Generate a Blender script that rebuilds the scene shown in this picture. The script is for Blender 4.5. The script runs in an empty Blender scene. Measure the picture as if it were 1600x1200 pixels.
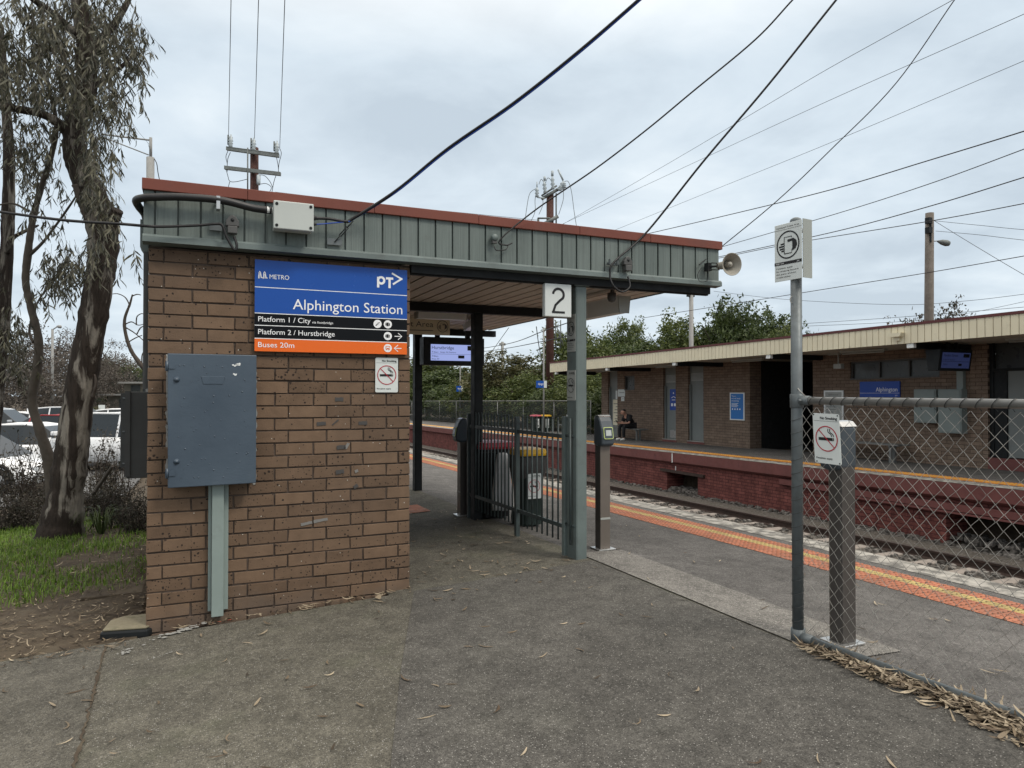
import bpy, bmesh, math, random
from math import sin, cos, tan, atan, atan2, pi, radians, sqrt
from mathutils import Vector, Matrix
import numpy as np

SC = bpy.context.scene
COL = SC.collection
random.seed(7)

# ------------------------------------------------------------------ camera
EYE = 1.5                                     # height of the lens above the datum (metres)
YAW, PITCH, FPX = radians(24.25), radians(0.77), 1110.0     # FPX: focal length in 1600 px wide photo pixels
cam_d = bpy.data.cameras.new("camera")
cam_d.sensor_width = 36.0
cam_d.lens = 36.0 * FPX / 1600.0
cam_d.clip_start = 0.05
cam_d.clip_end = 2000
cam = bpy.data.objects.new("camera", cam_d)
COL.objects.link(cam)
cam.location = (0, 0, EYE)
cam.rotation_euler = (pi / 2 + PITCH, 0, -YAW)
SC.camera = cam

# ------------------------------------------------------------------ sky, sun, exposure
SUN_EL, SUN_AZ = radians(50), radians(148)    # azimuth clockwise from +Y: behind the photographer, to the right
w = bpy.data.worlds.new("World")
SC.world = w
w.use_nodes = True
nt = w.node_tree
nt.nodes.clear()
def wn(t, **k):
    n = nt.nodes.new(t)
    for a, b in k.items():
        setattr(n, a, b)
    return n
out = wn('ShaderNodeOutputWorld'); bg = wn('ShaderNodeBackground')
bg.inputs[1].default_value = 0.1
sky = wn('ShaderNodeTexSky', sky_type='NISHITA', sun_disc=False)
sky.sun_elevation = SUN_EL; sky.sun_rotation = SUN_AZ
sky.air_density = 1.0; sky.dust_density = 2.0
tc = wn('ShaderNodeTexCoord')
sep = wn('ShaderNodeSeparateXYZ'); nt.links.new(tc.outputs['Generated'], sep.inputs[0])
# project the view direction on a cloud deck so that cloud bands flatten towards the horizon
addz = wn('ShaderNodeMath', operation='ADD'); addz.inputs[1].default_value = 0.16
absz = wn('ShaderNodeMath', operation='ABSOLUTE')
nt.links.new(sep.outputs[2], absz.inputs[0]); nt.links.new(absz.outputs[0], addz.inputs[0])
dx = wn('ShaderNodeMath', operation='DIVIDE'); dy = wn('ShaderNodeMath', operation='DIVIDE')
nt.links.new(sep.outputs[0], dx.inputs[0]); nt.links.new(addz.outputs[0], dx.inputs[1])
nt.links.new(sep.outputs[1], dy.inputs[0]); nt.links.new(addz.outputs[0], dy.inputs[1])
comb = wn('ShaderNodeCombineXYZ')
nt.links.new(dx.outputs[0], comb.inputs[0]); nt.links.new(dy.outputs[0], comb.inputs[1])
comb.inputs[2].default_value = 3.7
n1 = wn('ShaderNodeTexNoise'); n1.inputs['Scale'].default_value = 0.62; n1.inputs['Detail'].default_value = 6
n1.inputs['Roughness'].default_value = 0.5; n1.inputs['Distortion'].default_value = 0.25
n2 = wn('ShaderNodeTexNoise'); n2.inputs['Scale'].default_value = 1.9; n2.inputs['Detail'].default_value = 7
n2.inputs['Roughness'].default_value = 0.55; n2.inputs['Distortion'].default_value = 0.3
nt.links.new(comb.outputs[0], n1.inputs['Vector']); nt.links.new(comb.outputs[0], n2.inputs['Vector'])
mx = wn('ShaderNodeMath', operation='MULTIPLY_ADD'); mx.inputs[1].default_value = 0.45
nt.links.new(n2.outputs[0], mx.inputs[0])
sc1 = wn('ShaderNodeMath', operation='MULTIPLY'); sc1.inputs[1].default_value = 0.55
nt.links.new(n1.outputs[0], sc1.inputs[0]); nt.links.new(sc1.outputs[0], mx.inputs[2])
cr = wn('ShaderNodeValToRGB')
e = cr.color_ramp.elements
e[0].position = 0.38; e[0].color = (0.475, 0.55, 0.618, 1)
e[1].position = 0.60; e[1].color = (0.73, 0.795, 0.835, 1)
m = cr.color_ramp.elements.new(0.48); m.color = (0.59, 0.67, 0.735, 1)
nt.links.new(mx.outputs[0], cr.inputs[0])
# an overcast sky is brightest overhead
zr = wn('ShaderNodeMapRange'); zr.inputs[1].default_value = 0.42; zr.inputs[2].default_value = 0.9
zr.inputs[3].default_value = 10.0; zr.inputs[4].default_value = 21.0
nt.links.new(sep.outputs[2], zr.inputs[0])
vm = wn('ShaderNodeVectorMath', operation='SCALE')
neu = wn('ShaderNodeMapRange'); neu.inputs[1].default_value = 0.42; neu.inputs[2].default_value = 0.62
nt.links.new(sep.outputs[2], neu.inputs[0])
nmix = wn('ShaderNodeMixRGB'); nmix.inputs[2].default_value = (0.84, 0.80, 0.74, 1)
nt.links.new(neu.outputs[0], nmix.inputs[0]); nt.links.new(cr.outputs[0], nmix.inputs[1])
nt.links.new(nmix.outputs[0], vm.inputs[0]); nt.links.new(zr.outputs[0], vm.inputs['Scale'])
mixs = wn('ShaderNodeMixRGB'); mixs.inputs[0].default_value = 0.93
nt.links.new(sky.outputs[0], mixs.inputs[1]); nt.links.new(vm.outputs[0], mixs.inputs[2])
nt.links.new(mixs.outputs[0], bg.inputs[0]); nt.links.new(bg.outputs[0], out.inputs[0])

sd = bpy.data.lights.new("sun", 'SUN'); sd.energy = 1.45; sd.angle = radians(14); sd.color = (1.0, 0.93, 0.83)
so = bpy.data.objects.new("sun", sd); COL.objects.link(so)
sdir = Vector((sin(SUN_AZ) * cos(SUN_EL), cos(SUN_AZ) * cos(SUN_EL), sin(SUN_EL)))
so.rotation_euler = (-sdir).to_track_quat('-Z', 'Y').to_euler()
so.location = (0, -5, 20)

SC.view_settings.view_transform = 'Standard'
SC.view_settings.look = 'None'
SC.view_settings.gamma = 1.0
SC.view_settings.exposure = 0.34
SC.view_settings.use_curve_mapping = False
SC.render.engine = 'CYCLES'
SC.cycles.use_denoising = True
SC.cycles.max_bounces = 6
SC.cycles.diffuse_bounces = 3
SC.cycles.transparent_max_bounces = 12
SC.cycles.sample_clamp_indirect = 6.0
SC.render.film_transparent = False
SC.render.filter_size = 1.1

# ------------------------------------------------------------------ pixel -> world (photo pixels, 1600 x 1200)
def ray(x, y):
    u = (x - 800.0) / FPX; v = (600.0 - y) / FPX
    f = cos(PITCH) - v * sin(PITCH); z = v * cos(PITCH) + sin(PITCH)
    return Vector((u * cos(YAW) + f * sin(YAW), -u * sin(YAW) + f * cos(YAW), z))
O = Vector((0, 0, EYE))
def PX(x, y, X): r = ray(x, y); return O + r * (X / r.x)
def PY(x, y, Y): r = ray(x, y); return O + r * (Y / r.y)
def PZ(x, y, Z): r = ray(x, y); return O + r * ((Z - EYE) / r.z)
def PD(x, y, d): return O + ray(x, y) * d

# ------------------------------------------------------------------ materials
MATS = {}
class N:
    def __init__(s, name):
        s.m = bpy.data.materials.new(name); s.m.use_nodes = True
        s.t = s.m.node_tree; s.b = s.t.nodes['Principled BSDF']
        s.tc = s.t.nodes.new('ShaderNodeTexCoord')
    def n(s, t, **k):
        q = s.t.nodes.new(t)
        for a, b in k.items(): setattr(q, a, b)
        return q
    def l(s, a, b): s.t.links.new(a, b)
    def vec(s, scale=(1, 1, 1)):
        mp = s.n('ShaderNodeMapping'); mp.inputs['Scale'].default_value = scale
        s.l(s.tc.outputs['Object'], mp.inputs['Vector']); return mp.outputs[0]
    def noise(s, scale, detail=4, rough=0.55, vec=None, dist=0.0):
        q = s.n('ShaderNodeTexNoise'); q.inputs['Scale'].default_value = scale
        q.inputs['Detail'].default_value = detail; q.inputs['Roughness'].default_value = rough
        q.inputs['Distortion'].default_value = dist
        s.l(vec if vec is not None else s.tc.outputs['Object'], q.inputs['Vector']); return q.outputs[0]
    def ramp(s, fac, p0, c0, p1, c1):
        q = s.n('ShaderNodeValToRGB'); e = q.color_ramp.elements
        e[0].position = p0; e[0].color = tuple(c0) + (1,) if len(c0) == 3 else c0
        e[1].position = p1; e[1].color = tuple(c1) + (1,) if len(c1) == 3 else c1
        s.l(fac, q.inputs[0]); return q.outputs[0]
    def mix(s, fac, a, b, blend='MIX'):
        q = s.n('ShaderNodeMixRGB', blend_type=blend)
        for i, v in ((0, fac), (1, a), (2, b)):
            if isinstance(v, (int, float)): q.inputs[i].default_value = v
            elif isinstance(v, tuple): q.inputs[i].default_value = v + (1,) if len(v) == 3 else v
            else: s.l(v, q.inputs[i])
        return q.outputs[0]
    def bump(s, h, strength=0.3, dist=0.01):
        q = s.n('ShaderNodeBump'); q.inputs['Strength'].default_value = strength
        q.inputs['Distance'].default_value = dist
        s.l(h, q.inputs['Height']); s.l(q.outputs[0], s.b.inputs['Normal'])
    def fin(s, col=None, rough=0.6, metal=0.0, spec=0.4):
        if col is not None:
            if isinstance(col, tuple): s.b.inputs['Base Color'].default_value = col + (1,)
            else: s.l(col, s.b.inputs['Base Color'])
        if isinstance(rough, (int, float)): s.b.inputs['Roughness'].default_value = rough
        else: s.l(rough, s.b.inputs['Roughness'])
        s.b.inputs['Metallic'].default_value = metal
        s.b.inputs['Specular IOR Level'].default_value = spec
        return s.m

def mul(c, k): return tuple(min(1.0, v * k) for v in c)
def paint(name, col, rough=0.5, metal=0.0, var=0.18, scale=3.0, bump=0.05, dirt=None, dscale=6.0, spec=0.4, dpos=(0.55, 0.75), wear=None):
    """painted / plain surface with soft tone variation, fine bump and optional dirt patches"""
    if name in MATS: return MATS[name]
    s = N(name)
    a = s.noise(scale, 5)
    c = s.ramp(a, 0.3, mul(col, 1 - var), 0.7, mul(col, 1 + var))
    if dirt is not None:
        d = s.ramp(s.noise(dscale, 8, 0.65), dpos[0], (0, 0, 0), dpos[1], (1, 1, 1))
        c = s.mix(d, c, dirt)
    if wear is not None:
        c = s.mix(s.ramp(s.noise(17, 7, 0.72, None, 0.8), 0.665, (0, 0, 0), 0.685, (0.9,) * 3), c, wear)
        c = s.mix(s.ramp(s.noise(1, 5, 0.7, s.vec((40, 40, 2.2))), 0.62, (0, 0, 0), 0.8, (0.55,) * 3), c, mul(wear, 0.8))
    if bump: s.bump(s.noise(90, 3), bump, 0.004)
    rr = s.ramp(s.noise(scale * 3, 4), 0.3, (rough * 0.8,) * 3, 0.7, (min(1, rough * 1.2),) * 3)
    MATS[name] = s.fin(c, rr, metal, spec)
    return MATS[name]
def plain(name, col, rough=0.55, metal=0.0, spec=0.35):
    if name in MATS: return MATS[name]
    s = N(name); c = s.ramp(s.noise(14, 3), 0.3, mul(col, 0.92), 0.7, mul(col, 1.08))
    MATS[name] = s.fin(c, rough, metal, spec); return MATS[name]
def glow(name, col, st):
    if name in MATS: return MATS[name]
    s = N(name); s.b.inputs['Emission Color'].default_value = col + (1,); s.b.inputs['Emission Strength'].default_value = st
    MATS[name] = s.fin((0.02, 0.02, 0.02), 0.3); return MATS[name]

# asphalt: dark binder, pale chips, broad stains
def asphalt(name, base=0.075, tint=(1.02, 1.0, 0.95), chip=0.30, moss=0.0):
    s = N(name)
    big = s.ramp(s.noise(0.55, 7, 0.66), 0.32, mul(tint, base * 0.70), 0.68, mul(tint, base * 1.28))
    stain = s.ramp(s.noise(1.7, 5, 0.7, None, 1.2), 0.60, (1,) * 3, 0.72, (0.74,) * 3)
    big = s.mix(1.0, big, stain, 'MULTIPLY')
    gum = s.n('ShaderNodeTexVoronoi'); gum.inputs['Scale'].default_value = 2.6; s.l(s.tc.outputs['Object'], gum.inputs['Vector'])
    gl_ = s.n('ShaderNodeMath', operation='LESS_THAN'); gl_.inputs[1].default_value = 0.035; s.l(gum.outputs['Distance'], gl_.inputs[0])
    big = s.mix(gl_.outputs[0], big, mul(tint, base * 0.5))
    mid = s.ramp(s.noise(7, 5, 0.6), 0.3, (0.76,) * 3, 0.7, (1.22,) * 3)
    c = s.mix(1.0, big, mid, 'MULTIPLY')
    grit = s.noise(150, 3, 0.7)
    c = s.mix(1.0, c, s.ramp(grit, 0.34, (0.46,) * 3, 0.66, (1.50,) * 3), 'MULTIPLY')
    vo = s.n('ShaderNodeTexVoronoi'); vo.inputs['Scale'].default_value = 115; s.l(s.tc.outputs['Object'], vo.inputs['Vector'])
    sepc = s.n('ShaderNodeSeparateColor'); s.l(vo.outputs['Color'], sepc.inputs[0])
    sel = s.n('ShaderNodeMath', operation='GREATER_THAN'); sel.inputs[1].default_value = 0.86; s.l(sepc.outputs[0], sel.inputs[0])
    dd = s.n('ShaderNodeMath', operation='LESS_THAN'); dd.inputs[1].default_value = 0.33; s.l(vo.outputs['Distance'], dd.inputs[0])
    ch = s.n('ShaderNodeMath', operation='MULTIPLY'); s.l(sel.outputs[0], ch.inputs[0]); s.l(dd.outputs[0], ch.inputs[1])
    c = s.mix(ch.outputs[0], c, (chip, chip * 0.97, chip * 0.9))
    vs_ = s.n('ShaderNodeTexVoronoi'); vs_.inputs['Scale'].default_value = 62; s.l(s.tc.outputs['Object'], vs_.inputs['Vector'])
    ss_ = s.n('ShaderNodeSeparateColor'); s.l(vs_.outputs['Color'], ss_.inputs[0])
    c = s.mix(1.0, c, s.ramp(ss_.outputs[1], 0.0, (0.80,) * 3, 1.0, (1.22,) * 3), 'MULTIPLY')
    if moss:
        mm = s.ramp(s.noise(1.1, 7, 0.65), 0.52, (0, 0, 0), 0.72, (moss,) * 3)
        c = s.mix(mm, c, (0.055, 0.062, 0.035))
    s.bump(grit, 0.55, 0.006)
    return s.fin(c, 0.92, 0, 0.25)
MATS['asphalt'] = asphalt('asphalt', 0.090, (1.10, 1.03, 0.84), 0.24, 0.6)
MATS['old_asphalt'] = asphalt('old_asphalt', 0.084, (1.09, 1.02, 0.85), 0.17)
MATS['platform_asphalt'] = asphalt('platform_asphalt', 0.095, (1.05, 1.0, 0.95), 0.2)
MATS['aggregate'] = asphalt('aggregate', 0.155, (1.03, 0.98, 0.90), 0.4)

# blockwork of the near building: each brick its own tone, pitted with dark holes
def bricks():
    s = N('brick')
    g = s.n('ShaderNodeNewGeometry')
    c = s.ramp(g.outputs['Random Per Island'], 0.0, (0.116, 0.076, 0.050), 1.0, (0.166, 0.109, 0.071))
    sepz = s.n('ShaderNodeSeparateXYZ'); s.l(s.tc.outputs['Object'], sepz.inputs[0])
    mud = s.n('ShaderNodeMath', operation='MULTIPLY_ADD'); s.l(s.noise(3.5, 6, 0.65), mud.inputs[0]); mud.inputs[1].default_value = 0.9; s.l(sepz.outputs[2], mud.inputs[2])
    c = s.mix(s.ramp(mud.outputs[0], 0.42, (0.5,) * 3, 0.62, (0, 0, 0)), c, (0.115, 0.094, 0.078))
    c = s.mix(1.0, c, s.ramp(s.noise(9, 6, 0.6), 0.3, (0.84,) * 3, 0.7, (1.14,) * 3), 'MULTIPLY')
    c = s.mix(s.ramp(s.noise(0.9, 4), 0.45, (0, 0, 0), 0.7, (0.45,) * 3), c, (0.098, 0.072, 0.056))
    v = s.n('ShaderNodeTexVoronoi'); v.inputs['Scale'].default_value = 52; v.inputs['Randomness'].default_value = 1.0
    wob = s.n('ShaderNodeTexNoise'); wob.inputs['Scale'].default_value = 60; s.l(s.tc.outputs['Object'], wob.inputs['Vector'])
    vv = s.n('ShaderNodeVectorMath', operation='MULTIPLY_ADD'); s.l(wob.outputs['Color'], vv.inputs[0])
    vv.inputs[1].default_value = (0.012,) * 3; s.l(s.tc.outputs['Object'], vv.inputs[2]); s.l(vv.outputs[0], v.inputs['Vector'])
    sc_ = s.n('ShaderNodeSeparateColor'); s.l(v.outputs['Color'], sc_.inputs[0])
    rad = s.n('ShaderNodeMath', operation='MULTIPLY_ADD'); s.l(sc_.outputs[1], rad.inputs[0]); rad.inputs[1].default_value = 0.36; rad.inputs[2].default_value = 0.08
    lt = s.n('ShaderNodeMath', operation='LESS_THAN'); s.l(v.outputs['Distance'], lt.inputs[0]); s.l(rad.outputs[0], lt.inputs[1])
    den = s.ramp(s.noise(2.4, 3), 0.30, (0.04,) * 3, 0.62, (0.85,) * 3)
    isl = s.n('ShaderNodeMath', operation='MULTIPLY'); s.l(den, isl.inputs[0]); s.l(s.ramp(s.mix(1.0, g.outputs['Random Per Island'], (7.3,) * 3, 'MULTIPLY') if False else g.outputs['Random Per Island'], 0.2, (1.25,) * 3, 0.75, (0.15,) * 3), isl.inputs[1]); den = isl.outputs[0]
    sel = s.n('ShaderNodeMath', operation='LESS_THAN'); s.l(sc_.outputs[0], sel.inputs[0]); s.l(den, sel.inputs[1])
    hole = s.n('ShaderNodeMath', operation='MULTIPLY'); s.l(lt.outputs[0], hole.inputs[0]); s.l(sel.outputs[0], hole.inputs[1])
    c = s.mix(hole.outputs[0], c, (0.028, 0.02, 0.016))
    # small pale lime / paint flecks
    v2 = s.n('ShaderNodeTexVoronoi'); v2.inputs['Scale'].default_value = 60; s.l(s.tc.outputs['Object'], v2.inputs['Vector'])
    s2 = s.n('ShaderNodeSeparateColor'); s.l(v2.outputs['Color'], s2.inputs[0])
    a = s.n('ShaderNodeMath', operation='GREATER_THAN'); a.inputs[1].default_value = 0.985; s.l(s2.outputs[0], a.inputs[0])
    b = s.n('ShaderNodeMath', operation='LESS_THAN'); b.inputs[1].default_value = 0.22; s.l(v2.outputs['Distance'], b.inputs[0])
    ab = s.n('ShaderNodeMath', operation='MULTIPLY'); s.l(a.outputs[0], ab.inputs[0]); s.l(b.outputs[0], ab.inputs[1])
    c = s.mix(ab.outputs[0], c, (0.45, 0.42, 0.37))
    hm = s.mix(hole.outputs[0], s.noise(120, 4), (0.0, 0.0, 0.0))
    s.bump(hm, 0.6, 0.004)
    return s.fin(c, 0.88, 0, 0.25)
MATS['brick'] = bricks()

def brick_tex(name, axis, c1, c2, mortar, bw, bh, ms=0.012, bump=0.5, var=0.2, holes=False):
    """brick texture on a vertical wall; axis 'y' for walls facing x, 'x' for walls facing y"""
    s = N(name)
    sp = s.n('ShaderNodeSeparateXYZ'); s.l(s.tc.outputs['Object'], sp.inputs[0])
    cb = s.n('ShaderNodeCombineXYZ'); s.l(sp.outputs[1 if axis == 'y' else 0], cb.inputs[0]); s.l(sp.outputs[2], cb.inputs[1])
    b = s.n('ShaderNodeTexBrick'); s.l(cb.outputs[0], b.inputs['Vector'])
    b.inputs['Scale'].default_value = 1.0; b.inputs['Brick Width'].default_value = bw; b.inputs['Row Height'].default_value = bh
    b.inputs['Mortar Size'].default_value = ms; b.inputs['Mortar Smooth'].default_value = 0.2; b.inputs['Bias'].default_value = 0.0
    b.inputs['Color1'].default_value = c1 + (1,); b.inputs['Color2'].default_value = c2 + (1,); b.inputs['Mortar'].default_value = mortar + (1,)
    c = s.mix(1.0, b.outputs['Color'], s.ramp(s.noise(5, 6, 0.65), 0.28, (1 - var,) * 3, 0.72, (1 + var,) * 3), 'MULTIPLY')
    c = s.mix(1.0, c, s.ramp(s.noise(40, 4, 0.6), 0.3, (0.82,) * 3, 0.7, (1.15,) * 3), 'MULTIPLY')
    h = s.mix(b.outputs['Fac'], s.noise(60, 4), (0, 0, 0))
    s.bump(h, bump, 0.012)
    c = s.mix(s.ramp(s.noise(1.3, 8, 0.7, s.vec((1, 1, 0.35))), 0.52, (0, 0, 0), 0.75, (0.55,) * 3), c, mul(c1, 0.62))
    MATS[name] = s.fin(c, 0.85, 0, 0.25)
brick_tex('far_brick', 'y', (0.16, 0.116, 0.087), (0.215, 0.157, 0.118), (0.07, 0.05, 0.036), 0.259, 0.086, 0.006, 0.6)
brick_tex('far_brick_end', 'x', (0.16, 0.116, 0.087), (0.215, 0.157, 0.118), (0.07, 0.05, 0.036), 0.259, 0.086, 0.006, 0.6)
brick_tex('brick_side', 'y', (0.16, 0.1, 0.066), (0.21, 0.137, 0.09), (0.06, 0.04, 0.03), 0.259, 0.0857, 0.008, 0.8)
brick_tex('red_brick', 'y', (0.135, 0.045, 0.039), (0.185, 0.064, 0.054), (0.08, 0.027, 0.026), 0.23, 0.078, 0.009, 1.0, 0.42)

def bark():
    s = N('gum_bark')
    # streaks drawn out along the trunk
    a = s.noise(1.0, 8, 0.62, s.vec((7, 7, 1.25)), 0.6)
    c = s.ramp(a, 0.52, (0.036, 0.028, 0.023), 0.59, (0.215, 0.197, 0.17))
    c = s.mix(1.0, c, s.ramp(s.noise(1, 5, 0.6, s.vec((30, 30, 5))), 0.3, (0.62,) * 3, 0.7, (1.25,) * 3), 'MULTIPLY')
    s.bump(s.noise(1, 8, 0.65, s.vec((16, 16, 2.6)), 0.8), 1.0, 0.05)
    return s.fin(c, 0.9, 0, 0.2)
MATS['gum_bark'] = bark()
def leafmat(name, c0, c1, trans=0.25, rough=0.5):
    s = N(name)
    g = s.n('ShaderNodeNewGeometry')
    c = s.ramp(g.outputs['Random Per Island'], 0.05, c0, 0.95, c1)
    c = s.mix(1.0, c, s.ramp(s.noise(0.8, 3), 0.3, (0.72,) * 3, 0.7, (1.25,) * 3), 'MULTIPLY')
    m_ = s.fin(c, rough, 0, 0.35)
    tr = s.n('ShaderNodeBsdfTranslucent'); s.l(c, tr.inputs[0])
    ms = s.n('ShaderNodeMixShader'); ms.inputs[0].default_value = trans
    o_ = s.t.nodes['Material Output']
    s.l(s.b.outputs[0], ms.inputs[1]); s.l(tr.outputs[0], ms.inputs[2]); s.l(ms.outputs[0], o_.inputs[0])
    MATS[name] = m_
leafmat('gum_leaf', (0.026, 0.028, 0.018), (0.125, 0.118, 0.078), 0.16)
leafmat('dark_green_leaf', (0.028, 0.046, 0.013), (0.085, 0.115, 0.034))
leafmat('mid_green_leaf', (0.04, 0.062, 0.016), (0.13, 0.155, 0.044))
leafmat('pale_green_leaf', (0.05, 0.055, 0.02), (0.14, 0.13, 0.055))
leafmat('brown_twig_leaf', (0.06, 0.05, 0.042), (0.13, 0.11, 0.09), 0.2)
leafmat('shrub_leaf', (0.018, 0.02, 0.012), (0.085, 0.07, 0.048), 0.18)
leafmat('conifer_leaf', (0.012, 0.022, 0.016), (0.035, 0.05, 0.034))
leafmat('grass', (0.06, 0.12, 0.014), (0.19, 0.29, 0.045), 0.3)
leafmat('litter', (0.075, 0.05, 0.03), (0.42, 0.35, 0.25), 0.15, 0.7)
leafmat('dark_litter', (0.035, 0.026, 0.018), (0.17, 0.13, 0.085), 0.1, 0.8)
leafmat('stone', (0.05, 0.045, 0.04), (0.2, 0.185, 0.168), 0.0, 0.9)

paint('green_steel', (0.115, 0.145, 0.14), 0.5, 0.0, 0.16, 3, 0.05, (0.085, 0.10, 0.096), 9, 0.45, (0.52, 0.8), (0.07, 0.062, 0.052))
def fascia_mat():
    s = N('green_cladding')
    c = s.ramp(s.noise(2.2, 5), 0.3, (0.108, 0.135, 0.126), 0.7, (0.150, 0.180, 0.169))
    streak = s.noise(1, 5, 0.6, s.vec((70, 70, 2.0)))
    c = s.mix(1.0, c, s.ramp(streak, 0.3, (0.80,) * 3, 0.7, (1.12,) * 3), 'MULTIPLY')
    c = s.mix(s.ramp(s.noise(5, 8, 0.7), 0.62, (0, 0, 0), 0.82, (0.6,) * 3), c, (0.1, 0.1, 0.09))
    s.bump(s.noise(1, 3, 0.5, s.vec((160, 160, 0.6))), 0.35, 0.006)
    return s.fin(c, 0.5, 0, 0.35)
MATS['green_cladding'] = fascia_mat()
paint('dark_steel', (0.013, 0.015, 0.016), 0.55, 0, 0.2, 4, 0.05, (0.025, 0.025, 0.024), 8, 0.2)
paint('fence_green', (0.05, 0.066, 0.066), 0.45, 0, 0.2, 5, 0.05, (0.03, 0.033, 0.033), 14)
paint('red_capping', (0.16, 0.048, 0.033), 0.55, 0, 0.12, 2.5, 0.03, (0.12, 0.045, 0.034), 5, 0.3, (0.55, 0.8))
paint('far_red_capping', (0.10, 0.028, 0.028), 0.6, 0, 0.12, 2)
paint('cream_cladding', (0.68, 0.62, 0.46), 0.5, 0, 0.06, 2, 0.02, (0.43, 0.38, 0.28), 5, 0.3, (0.6, 0.85))
paint('soffit_board', (0.58, 0.52, 0.455), 0.6, 0, 0.1, 2, 0.03, (0.46, 0.40, 0.34), 4, 0.3, (0.5, 0.8))
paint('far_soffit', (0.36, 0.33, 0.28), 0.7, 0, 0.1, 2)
paint('mortar', (0.075, 0.055, 0.043), 0.95, 0, 0.25, 20, 0.4)
def boxmat():
    s = N('blue_grey_paint')
    c = s.ramp(s.noise(2.5, 6), 0.3, (0.043, 0.063, 0.088), 0.7, (0.064, 0.089, 0.118))
    c = s.mix(s.ramp(s.noise(3.2, 7, 0.65), 0.6, (0, 0, 0), 0.85, (0.5,) * 3), c, (0.10, 0.122, 0.138))
    sk = s.ramp(s.noise(1, 6, 0.75, s.vec((60, 60, 9)), 2.5), 0.685, (0, 0, 0), 0.70, (0.8,) * 3)
    c = s.mix(sk, c, (0.028, 0.036, 0.046))
    ch_ = s.ramp(s.noise(26, 6, 0.7, None, 1.0), 0.735, (0, 0, 0), 0.745, (0.9,) * 3)
    c = s.mix(ch_, c, (0.22, 0.23, 0.23))
    h = s.mix(s.ramp(s.noise(4, 4), 0.5, (0, 0, 0), 0.62, (1, 1, 1)), s.noise(30, 4), s.noise(1, 5, 0.6, s.vec((18, 18, 55)), 1.5))
    s.bump(h, 0.22, 0.004)
    return s.fin(c, 0.33, 0, 0.5)
MATS['blue_grey_paint'] = boxmat()
paint('galvanised', (0.115, 0.132, 0.138), 0.5, 0.25, 0.22, 9, 0.06, (0.095, 0.105, 0.105), 20, 0.5, (0.5, 0.75))
paint('pipe_steel', (0.225, 0.225, 0.215), 0.42, 0.45, 0.15, 7, 0.04, (0.15, 0.15, 0.14), 16, 0.5)
paint('wire_steel', (0.36, 0.35, 0.32), 0.45, 0.15, 0.3, 12, 0, (0.17, 0.15, 0.13), 9, 0.5, (0.45, 0.7))
paint('duct_green', (0.22, 0.27, 0.255), 0.4, 0, 0.1, 2, 0.03, (0.17, 0.2, 0.19), 9, 0.4, (0.55, 0.85), (0.14, 0.15, 0.14))
paint('grey_enclosure', (0.44, 0.47, 0.45), 0.45, 0, 0.05, 2, 0.02)
paint('dark_grey_enclosure', (0.042, 0.044, 0.043), 0.6, 0, 0.18, 3)
paint('far_grey_enclosure', (0.20, 0.235, 0.225), 0.5, 0, 0.08, 2)
paint('black_rubber', (0.014, 0.014, 0.015), 0.45, 0, 0.2, 8)
paint('cable_black', (0.010, 0.010, 0.011), 0.55, 0, 0.2, 8)
paint('grey_plastic', (0.07, 0.07, 0.068), 0.5, 0, 0.15, 10, 0.1)
paint('horn_beige', (0.30, 0.285, 0.245), 0.5, 0, 0.1, 6, 0.03, (0.17, 0.155, 0.13), 14)
paint('bronze_steel', (0.155, 0.134, 0.116), 0.36, 0.25, 0.1, 2, 0.02, (0.2, 0.165, 0.14), 4)
paint('bronze_dark', (0.075, 0.068, 0.063), 0.4, 0.2, 0.1, 2)
paint('reader_slate', (0.05, 0.062, 0.074), 0.36, 0, 0.08, 5)
paint('stainless', (0.5, 0.5, 0.49), 0.3, 0.8, 0.1, 8)
paint('white_paint', (0.72, 0.74, 0.73), 0.45, 0, 0.04, 4, 0.02, (0.5, 0.5, 0.48), 8, 0.4, (0.66, 0.9))
paint('sign_white', (0.60, 0.635, 0.62), 0.35, 0, 0.04, 3, 0.01, (0.48, 0.5, 0.48), 10, 0.4, (0.6, 0.9))
paint('sign_grey_white', (0.33, 0.345, 0.325), 0.4, 0, 0.06, 3, 0.02, (0.25, 0.25, 0.235), 10)
paint('sign_back', (0.30, 0.32, 0.295), 0.5, 0.1, 0.08, 3, 0.02)
paint('sign_blue', (0.010, 0.072, 0.34), 0.24, 0, 0.05, 1.5, 0.01, spec=0.3)
paint('far_sign_blue', (0.012, 0.06, 0.33), 0.45, 0, 0.05, 1.5)
paint('poster_blue', (0.02, 0.17, 0.50), 0.4, 0, 0.05, 1.5)
paint('sign_black', (0.006, 0.007, 0.009), 0.4, 0, 0.1, 2, 0.01, spec=0.12)
paint('sign_orange', (0.73, 0.125, 0.004), 0.25, 0, 0.04, 2, 0.01, spec=0.45)
plain('letter_white', (0.82, 0.83, 0.84), 0.4)
plain('letter_black', (0.012, 0.012, 0.013), 0.5)
plain('letter_grey', (0.10, 0.10, 0.10), 0.5)
plain('sign_red', (0.40, 0.015, 0.03), 0.45)
plain('lime_ring', (0.62, 0.72, 0.25), 0.4)
plain('reader_screen', (0.42, 0.45, 0.44), 0.2)
paint('platform_white', (0.32, 0.305, 0.275), 0.85, 0, 0.25, 9, 0.5, (0.12, 0.115, 0.105), 8, 0.2, (0.43, 0.57))
paint('tactile_orange', (0.34, 0.13, 0.074), 0.8, 0, 0.2, 4, 0.1, (0.23, 0.115, 0.08), 7, 0.3, (0.45, 0.7))
paint('tactile_yellow', (0.38, 0.30, 0.12), 0.8, 0, 0.2, 4, 0.1, (0.26, 0.19, 0.10), 7, 0.3, (0.45, 0.7))
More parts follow.
